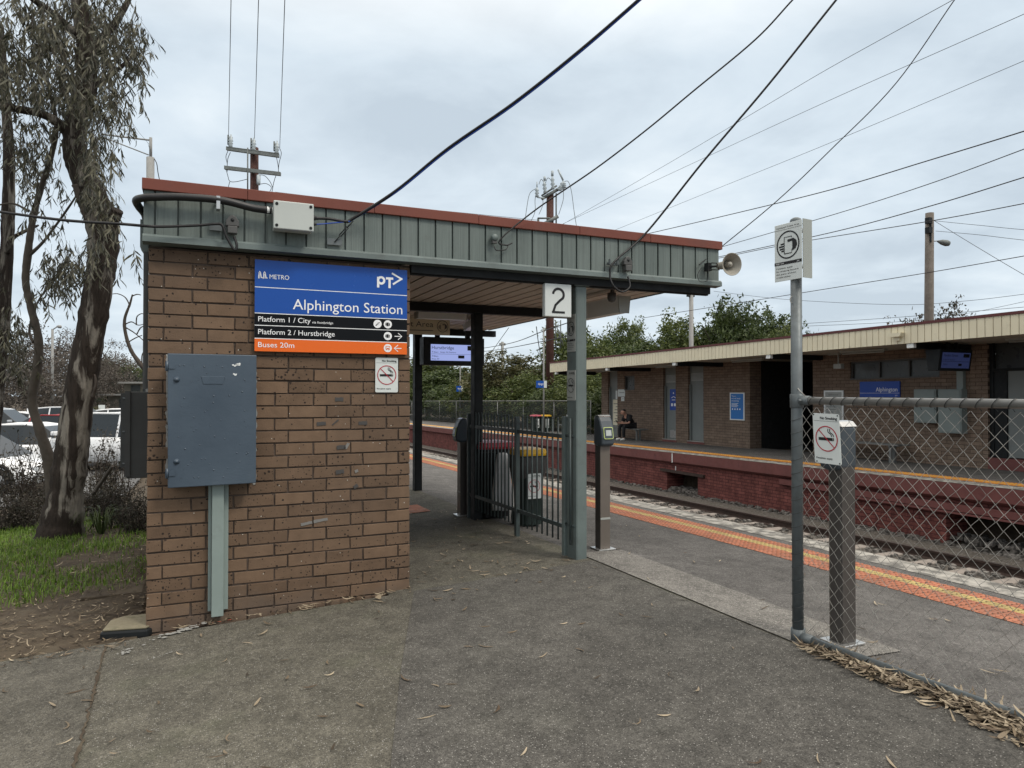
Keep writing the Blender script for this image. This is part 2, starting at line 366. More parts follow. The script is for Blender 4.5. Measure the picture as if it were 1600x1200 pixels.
paint('far_tactile', (0.56, 0.25, 0.05), 0.7, 0, 0.1, 4)
paint('far_tactile_yellow', (0.60, 0.36, 0.08), 0.7, 0, 0.1, 4)
paint('coping_red', (0.14, 0.048, 0.043), 0.7, 0, 0.15, 3, 0.1, (0.085, 0.03, 0.03), 6)
paint('rail_rust', (0.045, 0.028, 0.022), 0.7, 0.2, 0.25, 8, 0.2)
paint('rail_top', (0.14, 0.125, 0.12), 0.35, 0.7, 0.15, 8)
paint('sleeper_concrete', (0.27, 0.238, 0.212), 0.9, 0, 0.15, 5, 0.2, (0.2, 0.175, 0.16), 9, 0.2, (0.5, 0.72))
paint('ballast', (0.085, 0.074, 0.062), 0.95, 0, 0.35, 22, 1.0, (0.22, 0.21, 0.2), 34, 0.2, (0.52, 0.7))
paint('dirt', (0.062, 0.048, 0.034), 0.95, 0, 0.3, 5, 0.8, (0.10, 0.083, 0.058), 9, 0.2, (0.45, 0.75))
paint('far_ground', (0.07, 0.075, 0.045), 0.95, 0, 0.3, 0.6, 0.3)
paint('carpark_asphalt', (0.10, 0.10, 0.10), 0.9, 0, 0.2, 1, 0.3)
paint('door_grey', (0.17, 0.185, 0.178), 0.5, 0, 0.08, 2)
paint('passage_shade', (0.012, 0.012, 0.012), 0.9, 0, 0.2, 3)  # shade inside the far passage, put into its wall and floor colour
paint('window_dark', (0.045, 0.05, 0.05), 0.3, 0, 0.12, 2, 0.02, spec=0.5)
paint('bench_grey', (0.16, 0.165, 0.16), 0.45, 0.3, 0.15, 6)
paint('black_drum', (0.006, 0.006, 0.007), 0.35, 0, 0.2, 5)
paint('bin_green', (0.012, 0.022, 0.019), 0.45, 0, 0.15, 6)
paint('lid_yellow', (0.60, 0.34, 0.01), 0.4, 0, 0.06, 6)
paint('lid_red', (0.33, 0.02, 0.03), 0.4, 0, 0.06, 6)
paint('far_lid_red', (0.42, 0.07, 0.10), 0.4, 0, 0.06, 6)
paint('liner_grey', (0.68, 0.69, 0.70), 0.35, 0, 0.1, 8, 0.15)
paint('brown_pole', (0.062, 0.026, 0.020), 0.85, 0, 0.25, 6, 0.3)
paint('grey_timber', (0.125, 0.108, 0.092), 0.9, 0, 0.2, 5, 0.4, (0.09, 0.07, 0.055), 12)
paint('pole_grey', (0.25, 0.25, 0.24), 0.7, 0, 0.12, 5)
paint('crossarm', (0.15, 0.165, 0.16), 0.7, 0.2, 0.2, 6)
paint('porcelain', (0.36, 0.41, 0.43), 0.3, 0, 0.08, 8)
paint('skin', (0.42, 0.235, 0.17), 0.55, 0, 0.08, 20, 0.02)
paint('black_cloth', (0.010, 0.010, 0.012), 0.85, 0, 0.2, 20, 0.3)
paint('hair_dark', (0.014, 0.010, 0.008), 0.6, 0, 0.3, 60, 0.4)
paint('white_shoe', (0.66, 0.66, 0.64), 0.6, 0, 0.05, 12)
paint('twig_bark', (0.055, 0.044, 0.036), 0.9, 0, 0.25, 12, 0.5)
paint('tree_bark', (0.07, 0.058, 0.046), 0.9, 0, 0.25, 8, 0.5)
paint('pit_concrete', (0.175, 0.155, 0.105), 0.9, 0, 0.15, 12, 0.3, (0.09, 0.09, 0.05), 16)
paint('silver_tape', (0.20, 0.195, 0.185), 0.5, 0.2, 0.1, 20)
paint('dark_tape', (0.055, 0.052, 0.05), 0.6, 0, 0.1, 20)
paint('low_building', (0.135, 0.125, 0.10), 0.8, 0, 0.1, 1)
paint('car_white', (0.74, 0.75, 0.76), 0.22, 0, 0.02, 1, 0, spec=0.5)
paint('car_silver', (0.42, 0.45, 0.48), 0.28, 0.4, 0.03, 1, 0, spec=0.5)
paint('car_red', (0.28, 0.02, 0.025), 0.25, 0, 0.03, 1, 0, spec=0.5)
plain('car_glass', (0.012, 0.015, 0.017), 0.06, 0, 0.6)
plain('tyre', (0.012, 0.012, 0.012), 0.85)
plain('rim', (0.30, 0.31, 0.32), 0.35, 0.7)
plain('tail_red', (0.30, 0.01, 0.01), 0.25)
plain('headlamp', (0.55, 0.58, 0.6), 0.12, 0, 0.6)
glow('screen_glow', (0.40, 0.48, 0.92), 0.62)
glow('far_screen_glow', (0.12, 0.17, 0.5), 0.09)
glow('lamp_glow', (1.0, 0.97, 0.9), 0.75)
MT = MATS

# ------------------------------------------------------------------ mesh builder
ORG = {}
class Fr:
    """a flat frame on a face: o + x*u + y*v + z*n"""
    def __init__(s, o, u, v):
        s.o = Vector(o); s.u = Vector(u).normalized(); s.v = Vector(v).normalized(); s.n = s.u.cross(s.v)
    def p(s, x, y, z=0.0): return s.o + s.u * x + s.v * y + s.n * z
def front(o): return Fr(o, (1, 0, 0), (0, 0, 1))          # faces -Y
def west(o): return Fr(o, (0, -1, 0), (0, 0, 1))          # faces -X
_CAP = [None]
def text_mesh(s, bold=0.0):
    c = bpy.data.curves.new("t", 'FONT'); c.body = s; c.offset = bold; c.resolution_u = 3; c.align_x = 'LEFT'
    o = bpy.data.objects.new("t", c)
    me = bpy.data.meshes.new_from_object(o)
    v = [tuple(x.co) for x in me.vertices]; f = [tuple(p.vertices) for p in me.polygons]
    bpy.data.objects.remove(o); bpy.data.curves.remove(c); bpy.data.meshes.remove(me)
    return v, f
class MB:
    def __init__(s): s.v = []; s.f = []; s.m = []; s.sm = []; s.mat = 0
    def add(s, vs, fs, smooth=False, mat=None):
        b = len(s.v); s.v.extend(tuple(x) for x in vs)
        k = s.mat if mat is None else mat
        for f in fs: s.f.append(tuple(i + b for i in f)); s.m.append(k); s.sm.append(smooth)
        return s
    def box(s, a, b, mat=None):
        x0, y0, z0 = a; x1, y1, z1 = b
        if x0 > x1: x0, x1 = x1, x0
        if y0 > y1: y0, y1 = y1, y0
        if z0 > z1: z0, z1 = z1, z0
        v = [(x0,y0,z0),(x1,y0,z0),(x1,y1,z0),(x0,y1,z0),(x0,y0,z1),(x1,y0,z1),(x1,y1,z1),(x0,y1,z1)]
        return s.add(v, [(0,3,2,1),(4,5,6,7),(0,1,5,4),(1,2,6,5),(2,3,7,6),(3,0,4,7)], False, mat)
    def fbox(s, F, x0, x1, y0, y1, z0, z1, mat=None):
        v = [F.p(x, y, z) for z in (z0, z1) for (x, y) in ((x0,y0),(x1,y0),(x1,y1),(x0,y1))]
        return s.add(v, [(0,3,2,1),(4,5,6,7),(0,1,5,4),(1,2,6,5),(2,3,7,6),(3,0,4,7)], False, mat)
    def frect(s, F, x0, x1, y0, y1, z=0.002, mat=None):
        return s.add([F.p(x0,y0,z),F.p(x1,y0,z),F.p(x1,y1,z),F.p(x0,y1,z)], [(0,1,2,3)], False, mat)
    def fpoly(s, F, pts, z=0.002, mat=None):
        return s.add([F.p(x, y, z) for x, y in pts], [tuple(range(len(pts)))], False, mat)
    def fdisc(s, F, x, y, r, z=0.002, n=28, mat=None, ry=None):
        ry = ry or r
        return s.fpoly(F, [(x + r*cos(2*pi*i/n), y + ry*sin(2*pi*i/n)) for i in range(n)], z, mat)
    def fring(s, F, x, y, r0, r1, z=0.002, n=40, mat=None):
        v = []; f = []
        for i in range(n):
            a = 2*pi*i/n
            v += [F.p(x+r0*cos(a), y+r0*sin(a), z), F.p(x+r1*cos(a), y+r1*sin(a), z)]
        for i in range(n):
            j = (i+1) % n
            f.append((2*i, 2*i+1, 2*j+1, 2*j))
        return s.add(v, f, False, mat)
    def fline(s, F, pts, w, z=0.002, mat=None):
        """a flat stroke of width w through 2-d points"""
        P = [Vector(p) for p in pts]; L = []; R = []
        for i, p in enumerate(P):
            a = P[max(0, i-1)]; b = P[min(len(P)-1, i+1)]; d = (b-a).normalized(); nrm = Vector((-d.y, d.x)) * w/2
            L.append(p+nrm); R.append(p-nrm)
        v = [F.p(q.x, q.y, z) for q in L] + [F.p(q.x, q.y, z) for q in R]; n = len(P)
        return s.add(v, [(i, n+i, n+i+1, i+1) for i in range(n-1)], False, mat)
    def text(s, t, F, x, y, h, z=0.002, align='l', width=None, mat=None, bold=0.0):
        if _CAP[0] is None:
            v, f = text_mesh("H"); _CAP[0] = max(q[1] for q in v)
        v, f = text_mesh(t, bold); k = h / _CAP[0]
        x0 = min(q[0] for q in v); x1 = max(q[0] for q in v); kx = k
        if width: kx = width / (x1 - x0)
        wd = (x1 - x0) * kx
        off = x - (0 if align == 'l' else wd if align == 'r' else wd/2)
        return s.add([F.p((q[0]-x0)*kx + off, y + q[1]*k, z) for q in v], f, False, mat)
    def tube(s, pts, r, n=8, caps=True, smooth=True, mat=None):
        P = [Vector(p) for p in pts]; m_ = len(P)
        R = [r]*m_ if isinstance(r, (int, float)) else list(r)
        t0 = (P[1]-P[0]).normalized(); up = Vector((0,0,1)) if abs(t0.z) < 0.9 else Vector((1,0,0))
        a = t0.cross(up).normalized(); v = []; prev = t0
        for i, p in enumerate(P):
            t = (P[min(m_-1, i+1)] - P[max(0, i-1)]).normalized()
            q = prev.rotation_difference(t); a = (q @ a).normalized(); prev = t
            b = t.cross(a).normalized()
            for k in range(n):
                an = 2*pi*k/n; v.append(p + (a*cos(an) + b*sin(an))*R[i])
        f = [(i*n+k, i*n+(k+1)%n, (i+1)*n+(k+1)%n, (i+1)*n+k) for i in range(m_-1) for k in range(n)]
        s.add(v, f, smooth, mat)
        if caps:
            b = len(s.v) - m_*n; k = s.mat if mat is None else mat
            s.f.append(tuple(b+i for i in reversed(range(n)))); s.m.append(k); s.sm.append(False)
            s.f.append(tuple(b+(m_-1)*n+i for i in range(n))); s.m.append(k); s.sm.append(False)
        return s
    def prism(s, F, pts, z0, z1, mat=None, smooth=False):
        n = len(pts)
        v = [F.p(x, y, z0) for x, y in pts] + [F.p(x, y, z1) for x, y in pts]
        f = [tuple(reversed(range(n))), tuple(range(n, 2*n))]
        s.add(v, f, False, mat)
        b = len(s.v) - 2*n; k = s.mat if mat is None else mat
        for i in range(n):
            j = (i+1) % n; s.f.append((b+i, b+j, b+n+j, b+n+i)); s.m.append(k); s.sm.append(smooth)
        return s
    def lathe(s, o, axis, prof, n=20, mat=None, smooth=True):
        """prof: (distance along axis, radius)"""
        o = Vector(o); ax = Vector(axis).normalized(); up = Vector((0,0,1)) if abs(ax.z) < 0.9 else Vector((1,0,0))
        a = ax.cross(up).normalized(); b = ax.cross(a); v = []
        for d, r in prof:
            for k in range(n):
                an = 2*pi*k/n; v.append(o + ax*d + (a*cos(an)+b*sin(an))*max(r, 1e-4))
        f = [(i*n+k, (i+1)*n+k, (i+1)*n+(k+1)%n, i*n+(k+1)%n) for i in range(len(prof)-1) for k in range(n)]
        return s.add(v, f, smooth, mat)
    def build(s, name, mats, parent=None, origin=None, bevel=0.0, seg=2, autosmooth=False):
        if not isinstance(mats, (list, tuple)): mats = [mats]
        V = np.array([tuple(q) for q in s.v], dtype=float).reshape(-1, 3)
        if origin is not None: o = Vector(origin)
        elif parent is not None: o = ORG[parent.name]
        else:
            mn = V.min(axis=0); mxx = V.max(axis=0); o = Vector(((mn[0]+mxx[0])/2, (mn[1]+mxx[1])/2, mn[2]))
        po = ORG[parent.name] if parent is not None else Vector((0,0,0))
        V = V - np.array(o)
        me = bpy.data.meshes.new(name); me.from_pydata(V.tolist(), [], s.f)
        for q in mats: me.materials.append(MT[q] if isinstance(q, str) else q)
        me.polygons.foreach_set('material_index', s.m); me.polygons.foreach_set('use_smooth', s.sm)
        me.update()
        ob = bpy.data.objects.new(name, me); COL.objects.link(ob)
        ORG[ob.name] = o
        ob.location = o - po
        if parent is not None: ob.parent = parent
        if bevel:
            md = ob.modifiers.new("bevel", 'BEVEL'); md.width = bevel; md.segments = seg; md.limit_method = 'ANGLE'; md.angle_limit = radians(40)
        return ob
def tag(o, label=None, cat=None, group=None, kind=None):
    if label: o['label'] = label
    if cat: o['category'] = cat
    if group: o['group'] = group
    if kind: o['kind'] = kind
    return o
def thing(name, loc, label, cat, group=None):
    o = bpy.data.objects.new(name, None); COL.objects.link(o); o.location = loc; o.empty_display_size = 0.2
    ORG[o.name] = Vector(loc)
    return tag(o, label, cat, group)
def kids(o): return [c for c in bpy.data.objects if c.parent == o]
def copy_tree(o, loc=None, rotz=None, scale=None, label=None, parent=None):
    c = o.copy(); COL.objects.link(c)
    if parent is not None: c.parent = parent
    if loc is not None: c.location = loc
    if rotz is not None: c.rotation_euler = (0, 0, rotz)
    if scale is not None: c.scale = scale if not isinstance(scale, (int, float)) else (scale,)*3
    if label: c['label'] = label
    for k in kids(o): copy_tree(k, parent=c)
    return c
def structure(o): o['kind'] = 'structure'; return o
# ------------------------------------------------------------------ levels
def gz(x, y):
    """height of the near side: forecourt, path, near platform, and the car park falling away behind"""
    fall = 0.01 * max(0.0, y - 5.0)
    if x >= 3.0: return 0.14 - 0.041 * (x - 3.0) - fall
    if x >= -0.3: return -0.03 + 0.0515 * (x + 0.3) - fall
    z = -0.03 + 0.05 * max(-4.0, x + 0.3)
    z -= 0.055 * max(0.0, min(y, 20.0) - 8.0)
    return max(z, -0.95)
def fz(y): return -0.01 * y                      # far platform
def railz(y): return -1.08 - 0.01 * y            # rail head
NEAR_EDGE, FAR_EDGE = 5.70, 12.30

def sheet(name, xs, ys, zf, mat, skip=None, sub=None):
    b = MB(); nx, ny = len(xs), len(ys)
    v = [(x, y, zf(x, y)) for y in ys for x in xs]
    f = []
    for j in range(ny-1):
        for i in range(nx-1):
            if skip and skip((xs[i]+xs[i+1])/2, (ys[j]+ys[j+1])/2): continue
            k = j*nx + i; f.append((k, k+1, k+nx+1, k+nx))
    b.add(v, f, True)
    return b.build(name, mat, origin=(0, 0, 0))
def lin(a, b, n): return [a + (b-a)*i/(n-1) for i in range(n)]

# one ground sheet to the horizon, dipping under platforms and track
def ground_z(x, y):
    if x < 2.0: return gz(x, y) - 0.06 if (y < 5.0 or x > -0.3) else gz(x, y) - 0.004
    if x < 5.7: return -2.2
    if x < 13.0: return railz(y) - 0.42
    if x < 15.9: return fz(y) - 0.3
    return fz(min(y, 80)) - 0.06
gx = [-400, -120, -60, -30, -20, -14, -10, -7, -5.5] + lin(-4.3, -0.31, 14) + [-0.29, 0.5, 1.9, 2.1, 5.6, 5.75, 9, 12.4, 12.9, 13.1, 15.8, 16.0, 25, 60, 150, 500]
gy = [-120, -40, -15, -6, 0, 4.98, 5.02] + lin(5.5, 24, 38) + [30, 45, 70, 110, 200, 700]
structure(sheet('ground', gx, gy, ground_z, ['dirt']))
xs = lin(-9, -0.3, 12) + lin(0.0, 1.3, 4) + lin(1.5, 3.02, 5)
ys = lin(-9, 4.6, 18) + [5.03] + lin(5.5, 12, 8)
structure(sheet('forecourt', xs, ys, gz, 'asphalt', skip=lambda x, y: y > 5.03 and x < 1.3))
# older footpath to the left of the seam
seam = [(-0.47, 5.0), (-0.455, 4.4), (-0.44, 3.9), (-0.43, 3.4), (-0.40, 2.6), (-0.38, 1.0), (-0.36, -9)]
b = MB()
vs = []; fs = []
for i, (x, y) in enumerate(seam):
    for q in lin(-9, x, 10): vs.append((q, y, gz(q, y) + 0.004))
for i in range(len(seam)-1):
    for k in range(9): a = i*10 + k; fs.append((a, a+10, a+11, a+1))
b.add(vs, fs, True); structure(b.build('footpath', 'old_asphalt', origin=(0, 0, 0)))
b = MB(); rr = random.Random(2)
pts = []
for i in range(len(seam)-1):
    (x0, y0), (x1, y1) = seam[i], seam[i+1]; n = max(2, int(abs(y1-y0)/0.03)) if i < 5 else 10
    for k in range(n): t = k/n; pts.append((x0+(x1-x0)*t + rr.gauss(0, 0.004), y0+(y1-y0)*t))
vs = []
for x, y in pts:
    wd = rr.uniform(0.003, 0.010); vs += [(x-wd, y, gz(x, y)+0.008), (x+wd, y, gz(x, y)+0.008)]
b.add(vs, [(2*i, 2*i+1, 2*i+3, 2*i+2) for i in range(len(pts)-1)]); structure(b.build('path_joint', 'dirt', origin=(0, 0, 0)))
# tarmac repair patch with a faintly different tone in front of the opening
b = MB()
L_ = [(0.30, -6.0), (0.62, 2.0), (0.70, 2.7), (1.02, 3.7), (1.30, 4.5), (1.48, 5.02)]
R_ = [(2.98, -6.0), (2.98, 2.0), (2.98, 2.7), (2.98, 3.7), (2.98, 4.5), (2.98, 5.02)]
vs = []
for (x0, y0), (x1, y1) in zip(L_, R_):
    for q in lin(x0, x1, 7): vs.append((q, y0, gz(q, y0) + 0.004))
b.add(vs, [(i*7+k, i*7+k+1, (i+1)*7+k+1, (i+1)*7+k) for i in range(5) for k in range(6)], True)
MATS['patch_asphalt'] = asphalt('patch_asphalt', 0.079, (1.06, 1.01, 0.91), 0.24, 0.1)
structure(b.build('asphalt_patch', 'patch_asphalt', origin=(0, 0, 0)))

# near platform
xs = [3.02, 3.5, 4.2, 4.67, 5.21, 5.4, NEAR_EDGE]
ys = lin(-12, 5, 12) + lin(6, 90, 20)
structure(sheet('platform', xs, ys, gz, 'platform_asphalt'))
structure(sheet('platform', [-0.4, 1.3, 2.2, 3.02], lin(12, 90, 14), gz, 'platform_asphalt'))
b = MB()
for y0, y1 in zip(ys[:-1], ys[1:]):
    b.add([(NEAR_EDGE-0.02, y0, gz(NEAR_EDGE, y0)-0.02), (NEAR_EDGE-0.02, y1, gz(NEAR_EDGE, y1)-0.02), (NEAR_EDGE-0.02, y1, railz(y1)-0.6), (NEAR_EDGE-0.02, y0, railz(y0)-0.6)], [(0, 1, 2, 3)])
    b.add([(3.02, y0, gz(3.02, y0)-0.3), (3.02, y1, gz(3.02, y1)-0.3), (NEAR_EDGE-0.02, y1, gz(NEAR_EDGE, y1)-0.3), (NEAR_EDGE-0.02, y0, gz(NEAR_EDGE, y0)-0.3)], [(0, 1, 2, 3)])
tag(b.build('platform_wall', 'red_brick', origin=(NEAR_EDGE, 5, -1.1)), 'brick retaining wall under the near platform edge beside the track', 'wall')
def strip(name, x0, x1, ys, zf, dz, mat):
    b = MB(); vs = []
    for y in ys: vs += [(x0, y, zf(x0, y)+dz), (x1, y, zf(x1, y)+dz)]
    b.add(vs, [(2*i, 2*i+1, 2*i+3, 2*i+2) for i in range(len(ys)-1)])
    return structure(b.build(name, mat, origin=(0, 0, 0)))
strip('edge_line', 5.36, NEAR_EDGE, ys, gz, 0.004, 'platform_white')
strip('tactile_paving', 4.67, 4.945, ys, gz, 0.004, 'tactile_orange')
strip('tactile_paving', 4.945, 5.065, ys, gz, 0.004, 'tactile_yellow')
strip('tactile_paving', 5.065, 5.21, ys, gz, 0.004, 'tactile_orange')
# raised studs of the tactile tiles
b = MB(); y = -0.5
while y < 19:
    for k in range(10):
        x = 4.70 + 0.0535*k; z = gz(x, y) + 0.004; mm = 1 if k in (5, 6) else 0
        v = []
        for r_, h_ in ((0.017, 0), (0.012, 0.006)):
            for q in range(6): v.append((x+r_*cos(q*pi/3), y+r_*sin(q*pi/3), z+h_))
        b.add(v, [(i, (i+1) % 6, 6+(i+1) % 6, 6+i) for i in range(6)] + [(6, 7, 8, 9, 10, 11)], False, mm)
    y += 0.052
structure(b.build('tactile_stud', ['tactile_orange', 'tactile_yellow'], origin=(0, 0, 0)))
# tile joints across the tactile strip, and dark joints each tile
b = MB(); y = -0.5
while y < 24:
    b.add([(4.67, y-.004, gz(4.67, y)+.0065), (5.21, y-.004, gz(5.21, y)+.0065), (5.21, y+.004, gz(5.21, y)+.0065), (4.67, y+.004, gz(4.67, y)+.0065)], [(0, 1, 2, 3)])
    y += 0.104
structure(b.build('tile_joint', 'dirt', origin=(0, 0, 0)))
# second tactile patch across the entrance behind the building
F = None
b = MB(); b.add([(1.5, 9.55, gz(1.5, 9.55)+.004), (2.75, 9.55, gz(2.75, 9.55)+.004), (2.75, 10.05, gz(2.75, 10.05)+.004), (1.5, 10.05, gz(1.5, 10.05)+.004)], [(0, 1, 2, 3)])
# concrete strip between the gate column and the fence post
b = MB(); cs = lin(2.62, 5.32, 12); vs = []
for y in cs:
    vs += [(3.0, y, gz(3.0, y)+0.006), (3.46, y, gz(3.46, y)+0.006)]
b.add(vs, [(2*i, 2*i+1, 2*i+3, 2*i+2) for i in range(len(cs)-1)])
structure(b.build('concrete_strip', 'aggregate', origin=(0, 0, 0)))
# orange tactile tiles across the walkway behind the gate
b = MB(); ya_, yb_ = PZ(680, 797, .1).y, PZ(680, 785, .1).y; pa = [Vector((1.5, ya_, 0)), Vector((2.62, ya_, 0)), Vector((2.62, yb_, 0)), Vector((1.5, yb_, 0))]
b.add([(p.x, p.y, gz(p.x, p.y)+0.006) for p in pa], [(0, 1, 2, 3)])
structure(b.build('tactile_paving', 'tactile_orange', origin=(0, 0, 0)))

# ------------------------------------------------------------------ track
ys = lin(-12, 90, 35)
def bed_z(x, y): return railz(y) - 0.20 + (0.16 if x > 12.0 else 0.0) + (0.045 if 9 < x < 11.7 else 0)
structure(sheet('track_bed', [NEAR_EDGE-0.02, 7, 8.5, 9.5, 10.4, 11.5, 12.05, 13.9], ys, bed_z, 'ballast'))
def rail(x, label):
    b = MB()
    prof = [(-.07, -.16), (.07, -.16), (.07, -.145), (.012, -.12), (.012, -.04), (.035, -.03), (.035, 0), (-.035, 0), (-.035, -.03), (-.012, -.04), (-.012, -.12), (-.07, -.145)]
    n = len(prof); yy = [-12, 90]; v = [(x+px_, y, railz(y)+pz) for y in yy for px_, pz in prof]
    b.add(v, [tuple(range(n)), tuple(reversed(range(n, 2*n)))])
    for i in range(n):
        j = (i+1) % n; b.f.append((i, n+i, n+j, j)); b.m.append(1 if prof[i][1] == 0 and prof[j][1] == 0 else 0); b.sm.append(False)
    return tag(b.build('rail', ['rail_rust', 'rail_top'], origin=(x, 5, railz(5)-.16)), label, 'rail', 'running rails of the tracks')
rail(11.46, 'rusty running rail nearest the red brick platform wall')
rail(9.86, 'rusty running rail in the middle of the cutting, hidden side of the far track')
rail(8.35, 'rusty running rail of the near track, its outer rail')
rail(6.75, 'rusty running rail close under the near platform edge')
# thin dark pipe along the sleepers
b = MB(); b.tube([(10.36, y, railz(y)-0.05) for y in (-12, 5, 40, 90)], 0.028, 8)
tag(b.build('cable_pipe', 'rail_rust'), 'thin dark pipe lying along the sleeper ends of the far track', 'pipe')
b = MB(); b.box((9.3, -.115, -.16), (12.0, .115, .0))
sl0 = b.build('sleeper', 'sleeper_concrete', origin=(10.65, 0, -.16), bevel=0.02, seg=1)
SL = 'pale concrete sleeper crossing the far track, one of the even row'
y = -2.2; k = 0; rs = random.Random(5)
while y < 62:
    o = sl0 if k == 0 else sl0.copy()
    if k: COL.objects.link(o)
    o.location = (10.65 + rs.gauss(0, .015), y + rs.gauss(0, .015), railz(y) - .30); o.rotation_euler = (0, 0, rs.gauss(0, .006))
    tag(o, SL, 'sleeper', 'concrete sleepers of the far track'); y += 0.68; k += 1
# loose ballast stones
b = MB(); rs = random.Random(11)
def stone(x, y, z, r):
    v = []
    for sx, sy, sz in ((-1,-1,-1),(1,-1,-1),(1,1,-1),(-1,1,-1),(-1,-1,1),(1,-1,1),(1,1,1),(-1,1,1)):
        v.append((x+sx*r*rs.uniform(.4, 1), y+sy*r*rs.uniform(.4, 1), z+sz*r*rs.uniform(.35, .8)))
    b.add(v, [(0,3,2,1),(4,5,6,7),(0,1,5,4),(1,2,6,5),(2,3,7,6),(3,0,4,7)])
for i in range(9500):
    y = 4.5 + 30 * rs.random()**1.5
    if rs.random() < .62: x = rs.uniform(11.6, 12.42); z = railz(y) - .19 + .15*max(0, (x-11.75)/.6)
    else: x = rs.uniform(10.0, 11.4); z = railz(y) - .155 if abs((y+2.2) % .68 - .34) < .21 else railz(y) - .23
    stone(x, y, z + .02, rs.uniform(.022, .048))
for (y0, y1) in ((15.4, 16.76), (3.0, 8.5)):
    for i in range(900): stone(rs.uniform(12.4, 13.4), rs.uniform(y0+.05, y1-.05), railz(y0) - .02 + rs.uniform(0, .08), rs.uniform(.03, .055))
tag(b.build('ballast_stones', 'stone', origin=(0, 0, 0)), 'loose grey ballast stones along the foot of the red wall', 'ballast', kind='stuff')

# ------------------------------------------------------------------ far platform
b = MB(); ys = lin(-4, 120, 40)
structure(sheet('platform', [FAR_EDGE+.02, 12.75, 13.1, 14, 15.9], ys, lambda x, y: fz(y), 'platform_asphalt'))
strip('edge_line', FAR_EDGE, 12.72, ys, lambda x, y: fz(y), 0.004, 'platform_white')
strip('tactile_paving', 12.78, 12.90, ys, lambda x, y: fz(y), 0.005, 'far_tactile')
strip('tactile_paving', 12.90, 13.02, ys, lambda x, y: fz(y), 0.005, 'far_tactile_yellow')
strip('tactile_paving', 13.02, 13.14, ys, lambda x, y: fz(y), 0.005, 'far_tactile')
b = MB(); y = 5
while y < 30:
    for x in (12.81, 12.87, 12.93, 12.99, 13.05, 13.11):
        b.box((x-.018, y-.02, fz(y)+.002), (x+.018, y+.02, fz(y)+.016), 1 if x in (12.93, 12.99) else 0)
    y += .075
structure(b.build('tactile_stud', ['far_tactile', 'far_tactile_yellow'], origin=(0, 0, 0)))
# red brick wall under it with a coping and two recesses
t = thing('platform_wall', (12.36, 15, railz(15)), 'dark red painted brick platform wall across the track with two dark recesses', 'wall')
b = MB(); WX = 12.42
def wallseg(y0, y1, zt=-.32, zb=None):
    n = max(1, int((y1-y0)/6)); 
    for i in range(n):
        a = y0+(y1-y0)*i/n; c = y0+(y1-y0)*(i+1)/n
        zb0 = railz(a)-.4 if zb is None else zb+fz(a); zb1 = railz(c)-.4 if zb is None else zb+fz(c)
        b.add([(WX, a, zb0), (WX, a, fz(a)+zt), (WX, c, fz(c)+zt), (WX, c, zb1)], [(0, 3, 2, 1)])
OP = [(2.0, 8.5), (15.4, 16.76)]
wallseg(-4, 2.0); wallseg(8.5, 15.4); wallseg(16.76, 120)
for (a, c) in OP:
    top = -.55 if a > 10 else -.55
    wallseg(a, c, -.32, top)
    D = 1.0 if a > 10 else 1.4
    for yy in (a, c):
        b.add([(WX, yy, railz(yy)-.4), (WX+D, yy, railz(yy)-.4), (WX+D, yy, fz(yy)+top), (WX, yy, fz(yy)+top)], [(0, 1, 2, 3)])
    b.add([(WX+D, a, railz(a)-.4), (WX+D, c, railz(c)-.4), (WX+D, c, fz(c)+top), (WX+D, a, fz(a)+top)], [(0, 1, 2, 3)])
    b.add([(WX, a, fz(a)+top), (WX+D, a, fz(a)+top), (WX+D, c, fz(c)+top), (WX, c, fz(c)+top)], [(0, 1, 2, 3)])
b.build('wall_face', 'red_brick', t)
b = MB()
for i in range(40):
    a = -4 + 124*i/40; c = -4 + 124*(i+1)/40
    v = []
    for yy in (a, c):
        for (x, z) in ((FAR_EDGE, -.004), (FAR_EDGE, -.25), (FAR_EDGE+.05, -.29), (WX+.03, -.33)): v.append((x, yy, fz(yy)+z))
    b.add(v, [(0, 4, 5, 1), (1, 5, 6, 2), (2, 6, 7, 3)])
    b.add([(FAR_EDGE, a, fz(a)-.004), (FAR_EDGE, c, fz(c)-.004), (12.8, c, fz(c)-.006), (12.8, a, fz(a)-.006)], [(0, 1, 2, 3)])
b.build('coping', 'coping_red', t)
b = MB()
b.fbox(west((WX-.02, 17.0, fz(16)-.50)), 0, 1.9, -.07, .0, -.04, .05)
b.build('lintel', 'rail_rust', t)
b = MB(); b.box((WX-.1, 2.0, fz(6)-.52), (WX-.02, 12.4, fz(6)-.40)); b.box((WX-.12, 2.0, fz(6)-.57), (WX-.005, 10.9, fz(6)-.535)); b.build('lintel', 'coping_red', t)
for yy in (16.35, 10.55, 6.55, 24.9, 41.0, 60.0):
    b = MB(); b.box((FAR_EDGE-.012, yy-.017, fz(yy)-.27), (FAR_EDGE-.002, yy+.017, fz(yy)-.01)); b.box((WX-.012, yy-.014, fz(yy)-.50), (WX-.002, yy+.014, fz(yy)-.38)); b.build('white_mark', 'white_paint', t)

